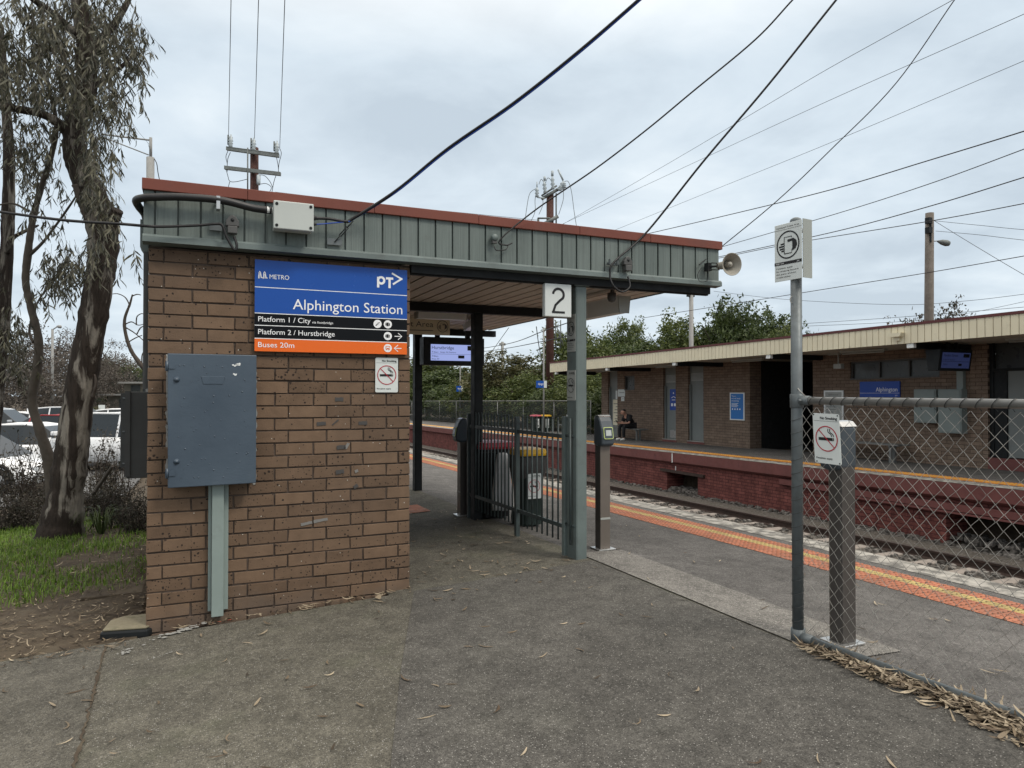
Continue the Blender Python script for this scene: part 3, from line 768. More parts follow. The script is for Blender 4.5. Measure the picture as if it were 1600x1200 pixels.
# ------------------------------------------------------------------ near building: brick end wall, flat roof on steel posts
SH = thing('station_shelter', (0.6, 5.12, 0.0), 'small brown brick station shelter with green cladding and red roof edge', 'station building')
WL, WR, WY = PY(230, 700, 5.12).x, PY(640, 700, 5.12).x, 5.12
b = MB(); rb = random.Random(4)
cp, md, J = 0.0855, 0.2595, 0.0105
z0 = 1.842; k = -24
while z0 + cp*k < 2.44:
    zb, zt = z0 + cp*k + J/2, z0 + cp*(k+1) - J/2
    x = WL if k % 2 == 1 else WL - md*(1-.345)
    while x < WR - .01:
        a, c = max(WL, x + (J/2 if x > WL-.001 and x > WL+.01 else J/2)), min(WR, x + md - J/2)
        if x <= WL: a = WL
        if x + md >= WR - .03: c = WR
        if c - a > .03:
            dy = rb.gauss(0, .0018)
            v = []
            for (px_, pz) in ((a, zb), (c, zb), (c, zt), (a, zt)):
                v.append((px_ + rb.gauss(0, .0016), WY + dy + rb.gauss(0, .0010), pz + rb.gauss(0, .0013)))
            v2 = [(q[0], WY + .10, q[2]) for q in v]
            i_ = .0022
            vf = [(v[0][0]+i_, v[0][1]-.0018, v[0][2]+i_), (v[1][0]-i_, v[1][1]-.0018, v[1][2]+i_), (v[2][0]-i_, v[2][1]-.0018, v[2][2]-i_), (v[3][0]+i_, v[3][1]-.0018, v[3][2]-i_)]
            b.add(vf + v + v2, [(0,1,2,3), (0,4,5,1), (1,5,6,2), (2,6,7,3), (3,7,4,0), (4,8,9,5), (5,9,10,6), (6,10,11,7), (7,11,8,4)])
        x += md
    k += 1
b.mat = 1; b.box((WL+.004, WY+.008, -.25), (WR-.004, WY+.104, 2.45))
b.mat = 2; b.box((WL, WY+.105, -.35), (WR, 9.4, 2.45))
b.build('wall', ['brick', 'mortar', 'brick_side'], SH)
# roof edge
FY, FL, FR_, FB = 5.03, -0.285, PY(1125, 400, 5.03).x, 10.45
ZT, ZP0, ZP1 = 2.86, 2.505, 2.80
b = MB(); b.box((FL+.02, FY+.03, 2.52), (FR_-.02, FB-.02, 2.84)); b.build('roof', 'green_steel', SH)
b = MB()
x = -.217 - .133
while x < FR_ - .01:
    a, c = max(FL, x + .009), min(FR_, x + .133 - .009)
    if c > a:
        b.box((a, FY, ZP0), (c, FY+.018, ZP1))
        # shallow rib either side of each pan
        if a > FL: b.box((a-.0055, FY-.004, ZP0), (a-.0005, FY+.016, ZP1))
    x += .133
b.box((FL, FY+.0185, ZP0), (FR_, FY+.029, ZP1))
y = FY + .05
while y < FB:
    b.box((FL-.002, y, ZP0), (FL+.019, min(FB, y+.118), ZP1)); b.box((FR_-.019, y, ZP0), (FR_+.002, min(FB, y+.118), ZP1)); y += .133
b.build('cladding', 'green_cladding', SH)
b = MB(); yo = FY - .022
segs = [FL-.01, .33, 1.18, 1.98, 2.86, 3.55, FR_+.012]
for a, c in zip(segs[:-1], segs[1:]):
    b.box((a+.0008, yo, ZP1-.012+random.uniform(-.001, .001)), (c-.0008, FY+.3, ZT))
b.box((FL-.012, FY+.302, ZP1-.012), (FL+.2, FB, ZT-.001)); b.box((FR_-.2, FY+.302, ZP1-.012), (FR_+.014, FB, ZT-.001))
b.build('capping', 'red_capping', SH, bevel=.004)
b = MB(); b.prism(Fr((FL-.005, 0, 0), (0, 1, 0), (0, 0, 1)), [(FY-.018, ZP0-.045), (FY+.07, ZP0-.052), (FY+.07, ZP0+.005), (FY-.004, ZP0+.005), (FY-.016, ZP0-.01)], 0, FR_-FL+.012)
b.build('trim', 'green_steel', SH)
# green strip down the left corner and the rain head behind it
b = MB(); b.box((WL-.031, 5.16, 1.53), (WL-.003, 5.2, 2.42)); b.build('corner_trim', 'dark_grey_enclosure', SH)
b = MB(); b.prism(Fr((WL-.055, 5.22, 0), (1, 0, 0), (0, 0, 1)), [(0, 2.46), (0.05, 2.38), (.05, 2.64), (0, 2.64)], -.14, 0); b.build('rain_head', 'green_cladding', SH)
b = MB()
b.box((WR+.003, FY+.06, 2.395), (FR_-.06, FY+.15, 2.452)); b.box((WR+.003, FY+.09, 2.385), (FR_-.06, FY+.12, 2.52))
b.build('beam', 'dark_steel', SH)
for yy, xr in ((7.3, 4.2), (10.2, 4.32)):
    b = MB(); b.box((WR+.003, yy, 2.385), (xr, yy+.09, 2.475)); b.build('beam', 'dark_steel', SH)
b = MB(); x = WR + .005
while x < FR_ - .16:
    b.box((x, FY+.155, 2.482), (x+.127, FB-.05, 2.50)); x += .15
b.build('soffit', 'soffit_board', SH)
# tray along the front beam
b = MB(); b.prism(front((1.62, FY+.30, 2.478)), [(0, -.035), (1.15, -.035), (1.18, 0), (-.03, 0)], -.16, 0); b.build('cable_tray', 'soffit_board', SH)
for px_, Y, bw, bd, nm in ((908.5, 5.12, .10, .155, 0), (748, 7.3, .10, .12, 1), (654, 10.0, .11, .12, 2)):
    X = PY(px_, 700, Y).x; b = MB(); z = gz(X, Y)
    b.box((X-bw/2, Y, z-.05), (X-bw/2+.008, Y+bd, 2.40)); b.box((X-bw/2+.008, Y, z-.05), (X+bw/2, Y+.008, 2.40))
    b.box((X+bw/2-.008, Y+.008, z-.05), (X+bw/2, Y+bd, 2.40)); b.box((X-bw/2+.008, Y+bd-.008, z-.05), (X+bw/2-.008, Y+bd, 2.40))
    b.box((X-bw/2-.02, Y-.02, 2.388), (X+bw/2+.02, Y+bd+.02, 2.4005))
    b.build('column', 'green_steel' if nm == 0 else 'dark_steel', SH, bevel=.006)
    if nm == 0: POST = (X, Y, z, bw, bd)
# ------------------------------------------------------------------ sign helpers
def arc(x, y, r, a0, a1, n=14, ry=None):
    ry = ry or r
    return [(x + r*cos(radians(a0+(a1-a0)*i/n)), y + ry*sin(radians(a0+(a1-a0)*i/n))) for i in range(n+1)]
def no_smoking(F, w, h, parent, plate='sign_white', body='plate', thick=.003, ring='sign_red'):
    """white plate with the red ring, cigarette and writing; F's origin is the lower left corner"""
    b = MB(); r_ = w*.06
    c = arc(w-r_, h-r_, r_, 0, 90, 4) + arc(r_, h-r_, r_, 90, 180, 4) + arc(r_, r_, r_, 180, 270, 4) + arc(w-r_, r_, r_, 270, 360, 4)
    b.prism(F, c, 0, thick); p = b.build(body, plate, parent)
    z = thick + .0015
    cx, cy, R = w*.5, h*.5, w*.42
    b = MB(); b.text("No Smoking", F, w*.93, h*.885, h*.05, z, 'r', w*.64, bold=.03); b.frect(F, w*.03, w*.97, h*.848, h*.853, z)
    b.text("Penalties apply", F, w*.07, h*.09, h*.034, z, 'l', w*.62, bold=.012)
    b.build('lettering', 'letter_black', parent)
    b = MB(); b.frect(F, cx-R*.72, cx+R*.55, cy-R*.14, cy+R*.09, z); b.frect(F, cx+R*.59, cx+R*.66, cy-R*.14, cy+R*.09, z)
    for dx_ in (0, -.17):
        b.fline(F, [(cx+R*(.62+dx_), cy+R*.17), (cx+R*(.62+dx_), cy+R*.30), (cx+R*(.50+dx_), cy+R*.42), (cx+R*(.36+dx_), cy+R*.50), (cx+R*(.30+dx_), cy+R*.62), (cx+R*(.34+dx_), cy+R*.78)], R*.07, z)
    b.build('pictogram', 'letter_black', parent)
    b = MB(); b.fring(F, cx, cy, R*.92, R, z+.0008); q = R*.94*.7071; b.fline(F, [(cx-q, cy+q), (cx+q, cy-q)], R*.075, z+.0012)
    b.build('ring', ring, parent)
def hand_ticket(b, F, cx, cy, R, z):
    """ring with a hand holding a ticket"""
    b.fring(F, cx, cy, R*.90, R, z)
    b.fline(F, [(cx-R*.32, cy-R*.62), (cx-R*.32, cy+R*.56), (cx+R*.34, cy+R*.56), (cx+R*.34, cy+R*.45)], R*.06, z)
    b.fline(F, [(cx-R*.32, cy-R*.62), (cx+R*.34, cy-R*.62), (cx+R*.34, cy-R*.35)], R*.06, z)
    b.fpoly(F, [(cx-R*.05, cy+R*.36), (cx+R*.5, cy+R*.40), (cx+R*.74, cy+R*.2), (cx+R*.8, cy-R*.1), (cx+R*.66, cy-R*.36), (cx+R*.38, cy-R*.48), (cx+R*.38, cy+R*.22), (cx-R*.02, cy+R*.18)], z)
    for i, (l, y) in enumerate(((.28, .12), (.42, -.06), (.36, -.24), (.22, -.4))):
        b.fline(F, [(cx-R*.36, cy+R*y), (cx-R*(.36+l), cy+R*(y-.02))], R*.11, z)
def ticket_sign(F, w, h, parent, plate='sign_grey_white', body='plate', thick=.003):
    b = MB(); b.fbox(F, 0, w, 0, h, 0, thick); p = b.build(body, plate, parent, bevel=.001, seg=1); z = thick + .0015
    b = MB(); b.text("Validated Ticket Area", F, w*.07, h*.925, h*.026, z, 'l', w*.84); b.frect(F, 0, w, h*.895, h*.899, z)
    hand_ticket(b, F, w*.5, h*.62, w*.42, z)
    b.frect(F, 0, w, h*.285, h*.335, z)
    for i, s_ in enumerate(("Penalties apply", "for entering beyond", "this point without", "a valid ticket")):
        b.text(s_, F, w*.07, h*(.215-.052*i), h*.026, z, 'l', w*(.6, .8, .72, .52)[i])
    b.build('lettering', 'letter_black', parent)
    b = MB(); b.text("Myki only", F, w*.06, h*.297, h*.026, z+.001, 'l', w*.3); b.text("ptv", F, w*.92, h*.297, h*.028, z+.001, 'r')
    b.build('lettering', 'letter_white', parent)
    return p

# ------------------------------------------------------------------ big station sign on the wall
SY = 5.083
a = PY(398, 476, SY); c = PY(636, 476, SY); zt = PY(398, 405, SY).z; zb = PY(398, 548.5, SY).z
W_, H_ = c.x - a.x, zt - zb
F = front((a.x, SY, zb))
S = thing('station_sign', (a.x + W_/2, SY, zb), 'large blue, black and orange station name sign on the brick wall', 'sign')
b = MB(); b.fbox(F, 0, W_, 0, H_, -.03, -.004); b.build('back_board', 'galvanised', S)
rows = [0, .141, .283, .416, .70, 1.0]       # from the bottom
for i, (nm, mt) in enumerate((('direction_panel', 'sign_orange'), ('direction_panel', 'sign_black'), ('direction_panel', 'sign_black'), ('name_panel', 'sign_blue'), ('logo_panel', 'sign_blue'))):
    b = MB(); g0 = .0 if i == 0 else .0028; b.fbox(F, 0, W_, rows[i]*H_+g0, rows[i+1]*H_-(0 if i == 4 else .0028), -.003, 0); b.build(nm, mt, S)
b = MB()
for r_ in rows[1:-1]: b.fbox(F, .0, W_, r_*H_-.0024, r_*H_+.0024, -.003, -.0005)
b.build('divider', 'letter_white', S)
def fx(cx): return PY(380 + cx/5.0, 470, SY).x - a.x
L = MB()
L.text("Alphington Station", F, fx(1243), H_*.475, H_*.112, .0015, 'r', fx(1243)-fx(388))
L.text("METRO", F, fx(205), H_*.797, H_*.048, .0015, 'l', fx(358)-fx(205))
# the operator's looped M: two rounded outline strokes
mx0, mw = fx(118), fx(192) - fx(118); mz = H_*.80; mh = H_*.073
for q in (0, .5):
    xx = mx0 + mw*q
    L.fline(F, [(xx, mz-.004), (xx+mw*.06, mz+mh*.75), (xx+mw*.13, mz+mh), (xx+mw*.21, mz+mh*.85), (xx+mw*.32, mz+mh*.1), (xx+mw*.40, mz), (xx+mw*.46, mz+mh*.1)], .0045, .0015)
    L.fline(F, [(xx+mw*.10, mz-.004), (xx+mw*.15, mz+mh*.7), (xx+mw*.20, mz+mh*.55), (xx+mw*.28, mz-.002)], .003, .0015)
# PT> mark
px0, px1, tx1, gx1 = fx(1045), fx(1112), fx(1165), fx(1245)
z0_ = H_*.775; hh = H_*.125
L.fline(F, [(px0+.008, z0_), (px0+.008, z0_+hh)], .0165, .0015); L.fring(F, px0+.030, z0_+hh*.68, .0145, .031, .0016, 28)
L.fline(F, [(px1+.002, z0_+hh-.007), (tx1+.006, z0_+hh-.007)], .0165, .0015); L.fline(F, [((px1+tx1)/2+.004, z0_), ((px1+tx1)/2+.004, z0_+hh)], .0165, .0016)
L.fline(F, [(tx1-.004, z0_+hh*1.42), (gx1-.008, z0_+hh*.93)], .013, .0015); L.fline(F, [(gx1-.008, z0_+hh*.95), (tx1+.004, z0_+hh*.38)], .013, .0017)
L.fdisc(F, gx1-.008, z0_+hh*.94, .0072, .0018, 12)
def rowz(i, f=.5): return H_*(rows[i] + (rows[i+1]-rows[i])*f)
L.text("Platform 1 / City", F, fx(118), rowz(2, .32), H_*.055, .0015, 'l', fx(527)-fx(118)); L.text("via footbridge", F, fx(538), rowz(2, .32), H_*.026, .0015, 'l', fx(703)-fx(538))
L.text("Platform 2 / Hurstbridge", F, fx(118), rowz(1, .32), H_*.055, .0015, 'l', fx(715)-fx(118)); L.text("Buses 20m", F, fx(118), rowz(0, .32), H_*.055, .0015, 'l', fx(400)-fx(118))
R_ = H_*.048
for (cx, i) in ((1050, 2), (1130, 2), (1130, 1), (1130, 0)): L.fdisc(F, fx(cx), rowz(i), R_, .0015, 28)
for i, sg in ((1, 1), (0, -1)):
    xm, zz = fx(1210), rowz(i); l = .026
    L.fline(F, [(xm-sg*l, zz), (xm+sg*l, zz)], .0055, .0015); L.fline(F, [(xm+sg*(l-.026), zz+.024), (xm+sg*(l+.003), zz), (xm+sg*(l-.026), zz-.024)], .0055, .0018)
L.build('lettering', 'letter_white', S)
K = MB()
x, z = fx(1050), rowz(2); K.fline(F, [(x-.016, z-.012), (x-.008, z-.012), (x-.008, z-.003), (x+.002, z-.003), (x+.002, z+.007), (x+.012, z+.007), (x+.012, z+.014)], .005, .003)
for i in (2, 1):
    x, z = fx(1130), rowz(i); K.frect(F, x-.010, x+.006, z-.013, z+.013, .003); K.frect(F, x+.009, x+.015, z-.010, z+.009, .003); K.frect(F, x-.017, x-.012, z-.009, z+.010, .003)
K.build('pictogram', 'letter_black', S)
K = MB(); x, z = fx(1130), rowz(0); K.frect(F, x-.016, x+.016, z-.008, z+.015, .003); K.frect(F, x-.013, x-.006, z-.014, z-.008, .003); K.frect(F, x+.006, x+.013, z-.014, z-.008, .003)
K.build('pictogram', 'sign_orange', S)
K = MB(); K.frect(F, x-.012, x+.012, z+.001, z+.010, .0042); K.fdisc(F, x-.010, z-.004, .003, .0042, 10); K.fdisc(F, x+.010, z-.004, .003, .0042, 10); K.build('pictogram', 'letter_white', S)

# no smoking plate under it
a = PY(586.5, 613, 5.108); c = PY(622, 560, 5.108)
S = thing('no_smoking_sign', (a.x, 5.108, a.z), 'white no smoking plate screwed to the brick wall below the station sign', 'sign')
no_smoking(front((a.x, 5.112, a.z)), c.x-a.x, c.z-a.z+.003, S)

# tape remnants on the bricks
tp = []
for (x, y, w_, h_, an, mt) in ((439, 583, 6, 12, -4, 'silver_tape'), (530, 624, 12, 7, 0, 'dark_tape'), (502, 662, 13, 6, 3, 'dark_tape'), (567, 661, 13, 6, 0, 'dark_tape'), (533, 699, 13, 7, 4, 'dark_tape'), (542, 697, 4, 11, -30, 'silver_tape'), (531, 737, 12, 7, 8, 'dark_tape'), (479, 818, 16, 5, 10, 'silver_tape'), (501, 813, 20, 5, 7, 'silver_tape'), (557, 736, 5, 5, 20, 'silver_tape'), (556, 760, 7, 6, 30, 'dark_tape'), (524, 660, 12, 2, 40, 'dark_tape')):
    p = PY(x, y, 5.1155); k = 5.12/1110*1.05; an = radians(an)
    Ft = Fr(p, (cos(an), 0, sin(an)), (-sin(an), 0, cos(an))); b = MB()
    n_ = 7; up = [(-w_*k/2 + w_*k*i/n_, h_*k/2*random.uniform(.7, 1)) for i in range(n_+1)]; dn = [(-w_*k/2 + w_*k*i/n_, -h_*k/2*random.uniform(.7, 1)) for i in range(n_+1)]
    b.prism(Ft, dn + up[::-1], 0, .0015); o = b.build('tape_patch', mt); tp.append(o)
    tag(o, 'torn scrap of %s tape stuck on the brick wall right of the meter box' % ('silver grey' if mt == 'silver_tape' else 'dark grey'), 'tape', 'tape scraps on the brick wall')

# ------------------------------------------------------------------ blue grey meter box and its duct
BY0 = 4.985
a = PY(262, 763, BY0); c = PY(401, 554, BY0); x0, x1, zb, zt = a.x, c.x, a.z, PY(262, 552, BY0).z
S = thing('meter_box', ((x0+x1)/2, 5.11, zb), 'blue grey painted steel meter box on the brick wall', 'meter box')
b = MB(); b.box((x0+.012, BY0+.022, zb+.012), (x1-.01, 5.109, zt-.012)); b.build('case', 'blue_grey_paint', S, bevel=.004)
b = MB(); b.prism(front((0, BY0+.0, 0)), [(x0, zb), (x1, zb+.006), (x1, zt), (x0-.006, zt)], -.02, 0); b.build('door', 'blue_grey_paint', S, bevel=.005)
F = front((0, BY0, 0))
b = MB()
for (cx, cy) in ((276, 593), (276, 721)):
    p = PY(cx, cy, BY0); b.lathe((p.x, BY0-.001, p.z), (0, -1, 0), [(0, .019), (.003, .019), (.005, .012), (.013, .011), (.016, 0)], 14)
b.build('bolt', 'blue_grey_paint', S)
for cy in (572, 740):
    p = PY(263, cy, BY0); b = MB(); b.box((p.x-.018, BY0+.002, p.z-.028), (p.x+.002, BY0+.03, p.z+.028)); b.box((p.x+.003, BY0-.006, p.z-.016), (p.x+.038, BY0-.001, p.z+.016))
    b.tube([(p.x-.006, BY0-.003, p.z-.032), (p.x-.006, BY0-.003, p.z+.032)], .007, 8); b.build('hinge', 'blue_grey_paint', S)
p = PY(333, 594, BY0); b = MB(); b.prism(F, [(p.x-.072, p.z+.024), (p.x-.058, p.z-.026), (p.x+.058, p.z-.026), (p.x+.072, p.z+.024)], 0, .0035); b.build('label_plate', 'blue_grey_paint', S, bevel=.0015, seg=1)
b = MB()
for (cx, cy, ln) in ((369, 571, .05), (372, 569, .028), (367, 585, .018)):
    p = PY(cx, cy, BY0); q = [(p.x-ln/2+ln*i/6, p.z+random.uniform(-.006, .006)) for i in range(7)]; b.fline(F, q, .008, .001)
b.build('paint_chip', 'white_paint', S)
b = MB(); rc = random.Random(8)
for i in range(60):
    x = rc.uniform(x0+.05, x1-.05); z = rc.uniform(zb+.05, zt-.05); r_ = rc.uniform(.002, .006); b.lathe((x, BY0-.0005, z), (0, -1, 0), [(0, r_), (.0015, r_*.8), (.003, 0)], 7)
b.build('paint_blister', 'blue_grey_paint', S)
for (xa_, xb_, za_, zb2) in ((x0-.016, x0-.002, zb+.06, zt+.01), (x1-.008, x1+.010, zb-.02, zt-.005)):
    b = MB(); z = za_; L1 = []; R1 = []
    while z < zb2: L1.append((xa_+rc.gauss(0, .003), z)); R1.append((xb_+rc.gauss(0, .004), z)); z += .018
    b.prism(front((0, 5.117, 0)), L1[::-1] + R1, 0, .003); b.build('sealant', 'pole_grey', S)
a = PY(324.5, 957, 5.11); c = PY(356, 957, 5.11); zd = PY(340, 963, 5.06).z
S = thing('cable_duct', ((a.x+c.x)/2, 5.11, zd), 'pale green steel cable duct running down the wall from the meter box', 'duct')
m0, m1 = PY(330.5, 900, 5.05).x, PY(349.5, 900, 5.05).x
b = MB(); b.box((a.x, 5.095, zd+.03), (m0-.001, 5.109, zb+.02)); b.box((m1+.001, 5.095, zd+.03), (c.x, 5.109, zb+.02)); b.build('flange', 'duct_green', S, bevel=.002)
b = MB(); b.box((m0, 5.048, zd), (m1, 5.109, zb+.012)); b.build('channel', 'duct_green', S, bevel=.004)

# dark enclosure on the side wall
xw = WL - .004; a = PY(197.5, 748, 5.75); zt = PY(197.5, 612, 5.75).z
S = thing('switch_cabinet', (xw-.1, 5.75, a.z), 'dark grey switch cabinet fixed to the left side of the brick building', 'cabinet')
b = MB(); b.box((a.x, 5.75, a.z), (xw, 6.25, zt)); b.build('case', 'dark_grey_enclosure', S, bevel=.006)
b = MB(); b.box((a.x-.012, 5.735, a.z+.015), (a.x+.022, 5.76, zt+.004)); b.build('rain_lip', 'dark_grey_enclosure', S)
b = MB(); q = PY(188, 700, 6.3).x; b.box((q, 6.3, a.z+.03), (q+.03, 6.33, zt-.01)); b.build('strut', 'dark_grey_enclosure', S)
for k in (.1, .5, .92):
    b = MB(); z = a.z + (zt-a.z)*k; b.tube([(q+.015, 6.29, z), (xw, 6.29, z)], .006, 6); b.build('strut', 'galvanised', S)
# black cable with tape near the cabinet corner is left to the wires below

# ------------------------------------------------------------------ grey junction box, conduit, cables on the cladding
a = PY(427, 357, 4.90); c = PY(490, 318, 4.90); zt = PY(427, 313, 4.90).z; dz_ = 0
S = thing('junction_box', ((a.x+c.x)/2, 5.02, a.z), 'light grey junction box with four corner screws on the green cladding', 'junction box')
b = MB(); b.box((a.x, 4.885, a.z), (c.x, 4.905, zt)); b.build('lid', 'grey_enclosure', S, bevel=.006)
b = MB(); b.box((a.x+.006, 4.9055, a.z+.004), (c.x-.006, 5.005, zt-.006)); b.build('case', 'grey_enclosure', S, bevel=.004)
for x in (a.x+.02, c.x-.02):
    for z in (a.z+.022, zt-.022):
        b = MB(); b.lathe((x, 4.8845, z), (0, -1, 0), [(0, .010), (.003, .010), (.0035, .006), (.002, .0)], 12); b.build('screw', 'dark_steel', S)
zc = a.z + (zt-a.z)*.58; zc2 = a.z + (zt-a.z)*.34
b = MB(); b.lathe((c.x, 4.95, zc), (1, 0, 0), [(0, .017), (.02, .017), (.022, .012), (.035, .012)], 12); b.build('cable_gland', 'black_rubber', S)
b = MB(); b.lathe((c.x, 4.94, zc2), (1, 0, 0), [(0, .012), (.014, .012), (.016, .008), (.025, .008)], 12); b.build('cable_gland', 'black_rubber', S)
JB = (a.x, c.x, a.z, zt, zc, zc2)
def smooth(P, n=8):
    P = [Vector(p) for p in P]; out_ = []
    for i in range(len(P)-1):
        p0 = P[max(0, i-1)]; p1 = P[i]; p2 = P[i+1]; p3 = P[min(len(P)-1, i+2)]
        for k in range(n):
            t = k/n; out_.append(.5*((2*p1) + (p2-p0)*t + (2*p0-5*p1+4*p2-p3)*t*t + (-p0+3*p1-3*p2+p3)*t**3))
    out_.append(P[-1]); return out_
zcn = zt - .055
b = MB(); b.tube(smooth([(JB[0]-.005, 4.955, zcn), (JB[0]-.12, 4.958, zcn+.004), PY(345, 313, 4.955), PY(285, 308, 4.955), PY(245, 308, 4.97), PY(226, 309, 5.0), PY(213, 313, 5.07), PY(217, 323, 5.18), PY(226, 335, 5.3), PY(229, 350, 5.45), PY(229, 375, 5.5)]), .0245, 12)
S = thing('conduit', (.1, 4.96, zcn-.02), 'thick black conduit bent round the left end of the green cladding', 'conduit')
b.build('hose', 'black_rubber', S)
b = MB(); b.lathe((JB[0]-.035, 4.955, zcn), (1, 0, 0), [(0, .024), (.016, .024), (.017, .02), (.034, .02)], 12); b.build('collar', 'white_paint', S)
p = PY(341, 314, 4.955); b = MB(); b.box((p.x-.011, 4.933, p.z-.055), (p.x+.011, 4.9365, p.z+.028)); b.box((p.x-.011, 4.9365, p.z+.024), (p.x+.011, 5.012, p.z+.028)); b.box((p.x-.011, 4.9365, p.z-.055), (p.x+.011, 5.012, p.z-.051)); b.build('clamp', 'stainless', S)
# service connectors
def connector(px_, py_, r_, label, bottom=True):
    p = PY(px_, py_, 4.99); S = thing('service_connector', (p.x, 5.01, p.z-.06), label, 'cable connector', 'service connectors on the cladding')
    F = front((p.x, 5.012, p.z)); b = MB()
    b.prism(F, [(-.042, -.01), (.042, -.01), (.040, .025), (.02, .055), (0, .064), (-.02, .055), (-.040, .025)], 0, .045); b.build('cap', 'grey_plastic', S, bevel=.006)
    b = MB(); b.fbox(F, -.03, .03, -.058, -.011, 0, .055); b.build('body', 'grey_plastic', S, bevel=.004)
    b = MB(); b.lathe(F.p(0, .03, .045), F.n, [(0, .012), (.003, .011), (.004, 0)], 10); b.build('screw', 'dark_steel', S)
connector(363, 352, 1, 'dark grey cable connector on the cladding at the left, below the black conduit')
connector(979.5, 413, 1, 'dark grey cable connector on the cladding above the number sign post')
p = PY(773, 371, 4.99); S = thing('service_connector', (p.x, 5.01, p.z-.03), 'round grey cable connector on the middle of the green cladding', 'cable connector')
b = MB(); b.lathe((p.x, 5.012, p.z), (0, -1, 0), [(0, .026), (.03, .026), (.036, .02), (.037, 0)], 18); b.build('cap', 'green_steel', S); b = MB(); b.box((p.x-.018, 4.985, p.z-.045), (p.x+.018, 5.012, p.z-.02)); b.build('body', 'grey_plastic', S)

# ------------------------------------------------------------------ wires
WN = [0]
def wire(pts, r, label, mat='cable_black', cat='cable', name='cable', n=8, group=None):
    b = MB(); b.tube(smooth(pts, n), r, 6); o = b.build(name, mat, origin=pts[0]); return tag(o, label, cat, group)
Fy = lambda x, y: PY(x, y, 4.96)
# black bundle from the turnbuckle up over the forecourt
wire([(JB[1]+.03, 4.95, JB[4]), Fy(515, 342), Fy(540, 346), Fy(552, 341), PD(620, 297, 4.95), PD(700, 232, 4.8), PD(800, 163, 4.6), PD(900, 84, 4.4), PD(1000, -2, 4.2), PD(1120, -110, 4.0), PD(1500, -480, 4.2), PD(2400, -1500, 6)], .0105, 'thick black cable rising from the junction box to the top edge of the picture')
wire([(JB[1]+.025, 4.94, JB[5]), Fy(515, 349), Fy(545, 346), PD(552, 343, 5.0), PD(620, 300, 4.95), PD(700, 235.5, 4.8), PD(800, 166.5, 4.6), PD(900, 87.5, 4.4), PD(1000, 1, 4.2), PD(1120, -107, 4.0), PD(1500, -477, 4.2), PD(2400, -1497, 6)], .0045, 'thin blue cable tied along the thick black cable from the junction box', 'far_sign_blue')
p = PY(523, 378, 5.0); q = Fy(552, 345)
S = thing('turnbuckle', (p.x, 5.01, p.z), 'steel turnbuckle holding the black cable to a plate on the cladding', 'turnbuckle')
b = MB(); b.box((p.x-.05, 5.006, p.z-.02), (p.x+.05, 5.012, p.z+.025)); b.build('plate', 'galvanised', S)
d = (q-p); b = MB(); b.tube([p+d*.0, p+d*.3], .004, 6); b.tube([p+d*.68, p+d*1.0], .004, 6); b.build('hook', 'dark_steel', S)
nrm = d.normalized().cross(Vector((0, 1, 0)))*.007; b = MB(); b.tube([p+d*.28+nrm, p+d*.7+nrm], .0035, 6); b.tube([p+d*.28-nrm, p+d*.7-nrm], .0035, 6); b.build('frame', 'dark_steel', S)
wire([PY(800, 380, 4.99), PY(790, 383, 4.97), PY(782, 374, 4.96), PD(838, 327, 5.5), PD(930, 264, 5.35), PD(1010, 203, 5.2), PD(1080, 145, 5.1), PD(1180, 62, 4.95), PD(1242, -4, 4.85), PD(1320, -85, 4.7), PD(1700, -500, 5), PD(2600, -1500, 7)], .0058, 'black twisted cable from the round connector to the sky')
wire([PY(772, 385, 4.97), PY(776, 391, 4.96), PY(790, 390, 4.96), PY(794, 383, 4.98)], .004, 'short looped black tail below the round connector')
wire([PY(981, 432, 4.95), PY(984, 448, 4.93), PY(972, 456, 4.92), PY(958, 446, 4.92), PY(953, 428, 4.94), PY(960, 409, 4.94), PD(1012, 361, 6.0), PD(1100, 251, 5.8), PD(1200, 133, 5.6), PD(1308, -2, 5.4), PD(1400, -115, 5.3), PD(1750, -560, 5.6), PD(2600, -1600, 7.5)], .0085, 'black cable looping under the right connector and rising steeply')
b = MB(); p = PY(957, 412, 5.0); b.box((p.x-.05, 4.99, p.z-.012), (p.x+.045, 5.012, p.z+.006)); b.box((p.x-.045, 4.97, p.z-.01), (p.x-.035, 4.99, p.z+.03)); b.box((p.x+.03, 4.97, p.z-.01), (p.x+.04, 4.99, p.z+.03)); tag(b.build('cable_bracket', 'galvanised'), 'small steel bracket anchoring the steep black cable to the cladding', 'bracket')
wire([PY(1092, 414, 4.99), PD(1128, 385, 6.4), PD(1215, 313, 6.2), PD(1300, 232, 6.1), PD(1400, 130, 5.9), PD(1494, -4, 5.7), PD(1570, -110, 5.5), PD(1900, -560, 5.8), PD(2700, -1600, 7.5)], .0042, 'thin black wire from the horn speaker corner up to the right')
wire([PD(-900, 230, 9), PD(-300, 292, 5.6), PD(-60, 322, 4.5), PD(0, 331, 4.4), PD(100, 344, 4.3), PY(190, 350, 4.8), PY(232, 353.5, 4.93), PY(262, 354, 4.95), PY(312, 352, 4.96), PY(335, 350, 4.955), PY(347, 352, 4.955), PY(354, 370, 4.955), PY(366, 390, 4.955), PY(370, 384, 4.955), PY(366, 370, 4.965)], .0095, 'black cable from the gum tree side sagging to the left connector')
b = MB(); p = PY(338, 355, 5.0); b.box((p.x-.04, 5.004, p.z-.02), (p.x+.035, 5.012, p.z+.016)); tag(b.build('cable_bracket', 'galvanised'), 'steel anchor plate for the left black cable on the cladding', 'bracket')
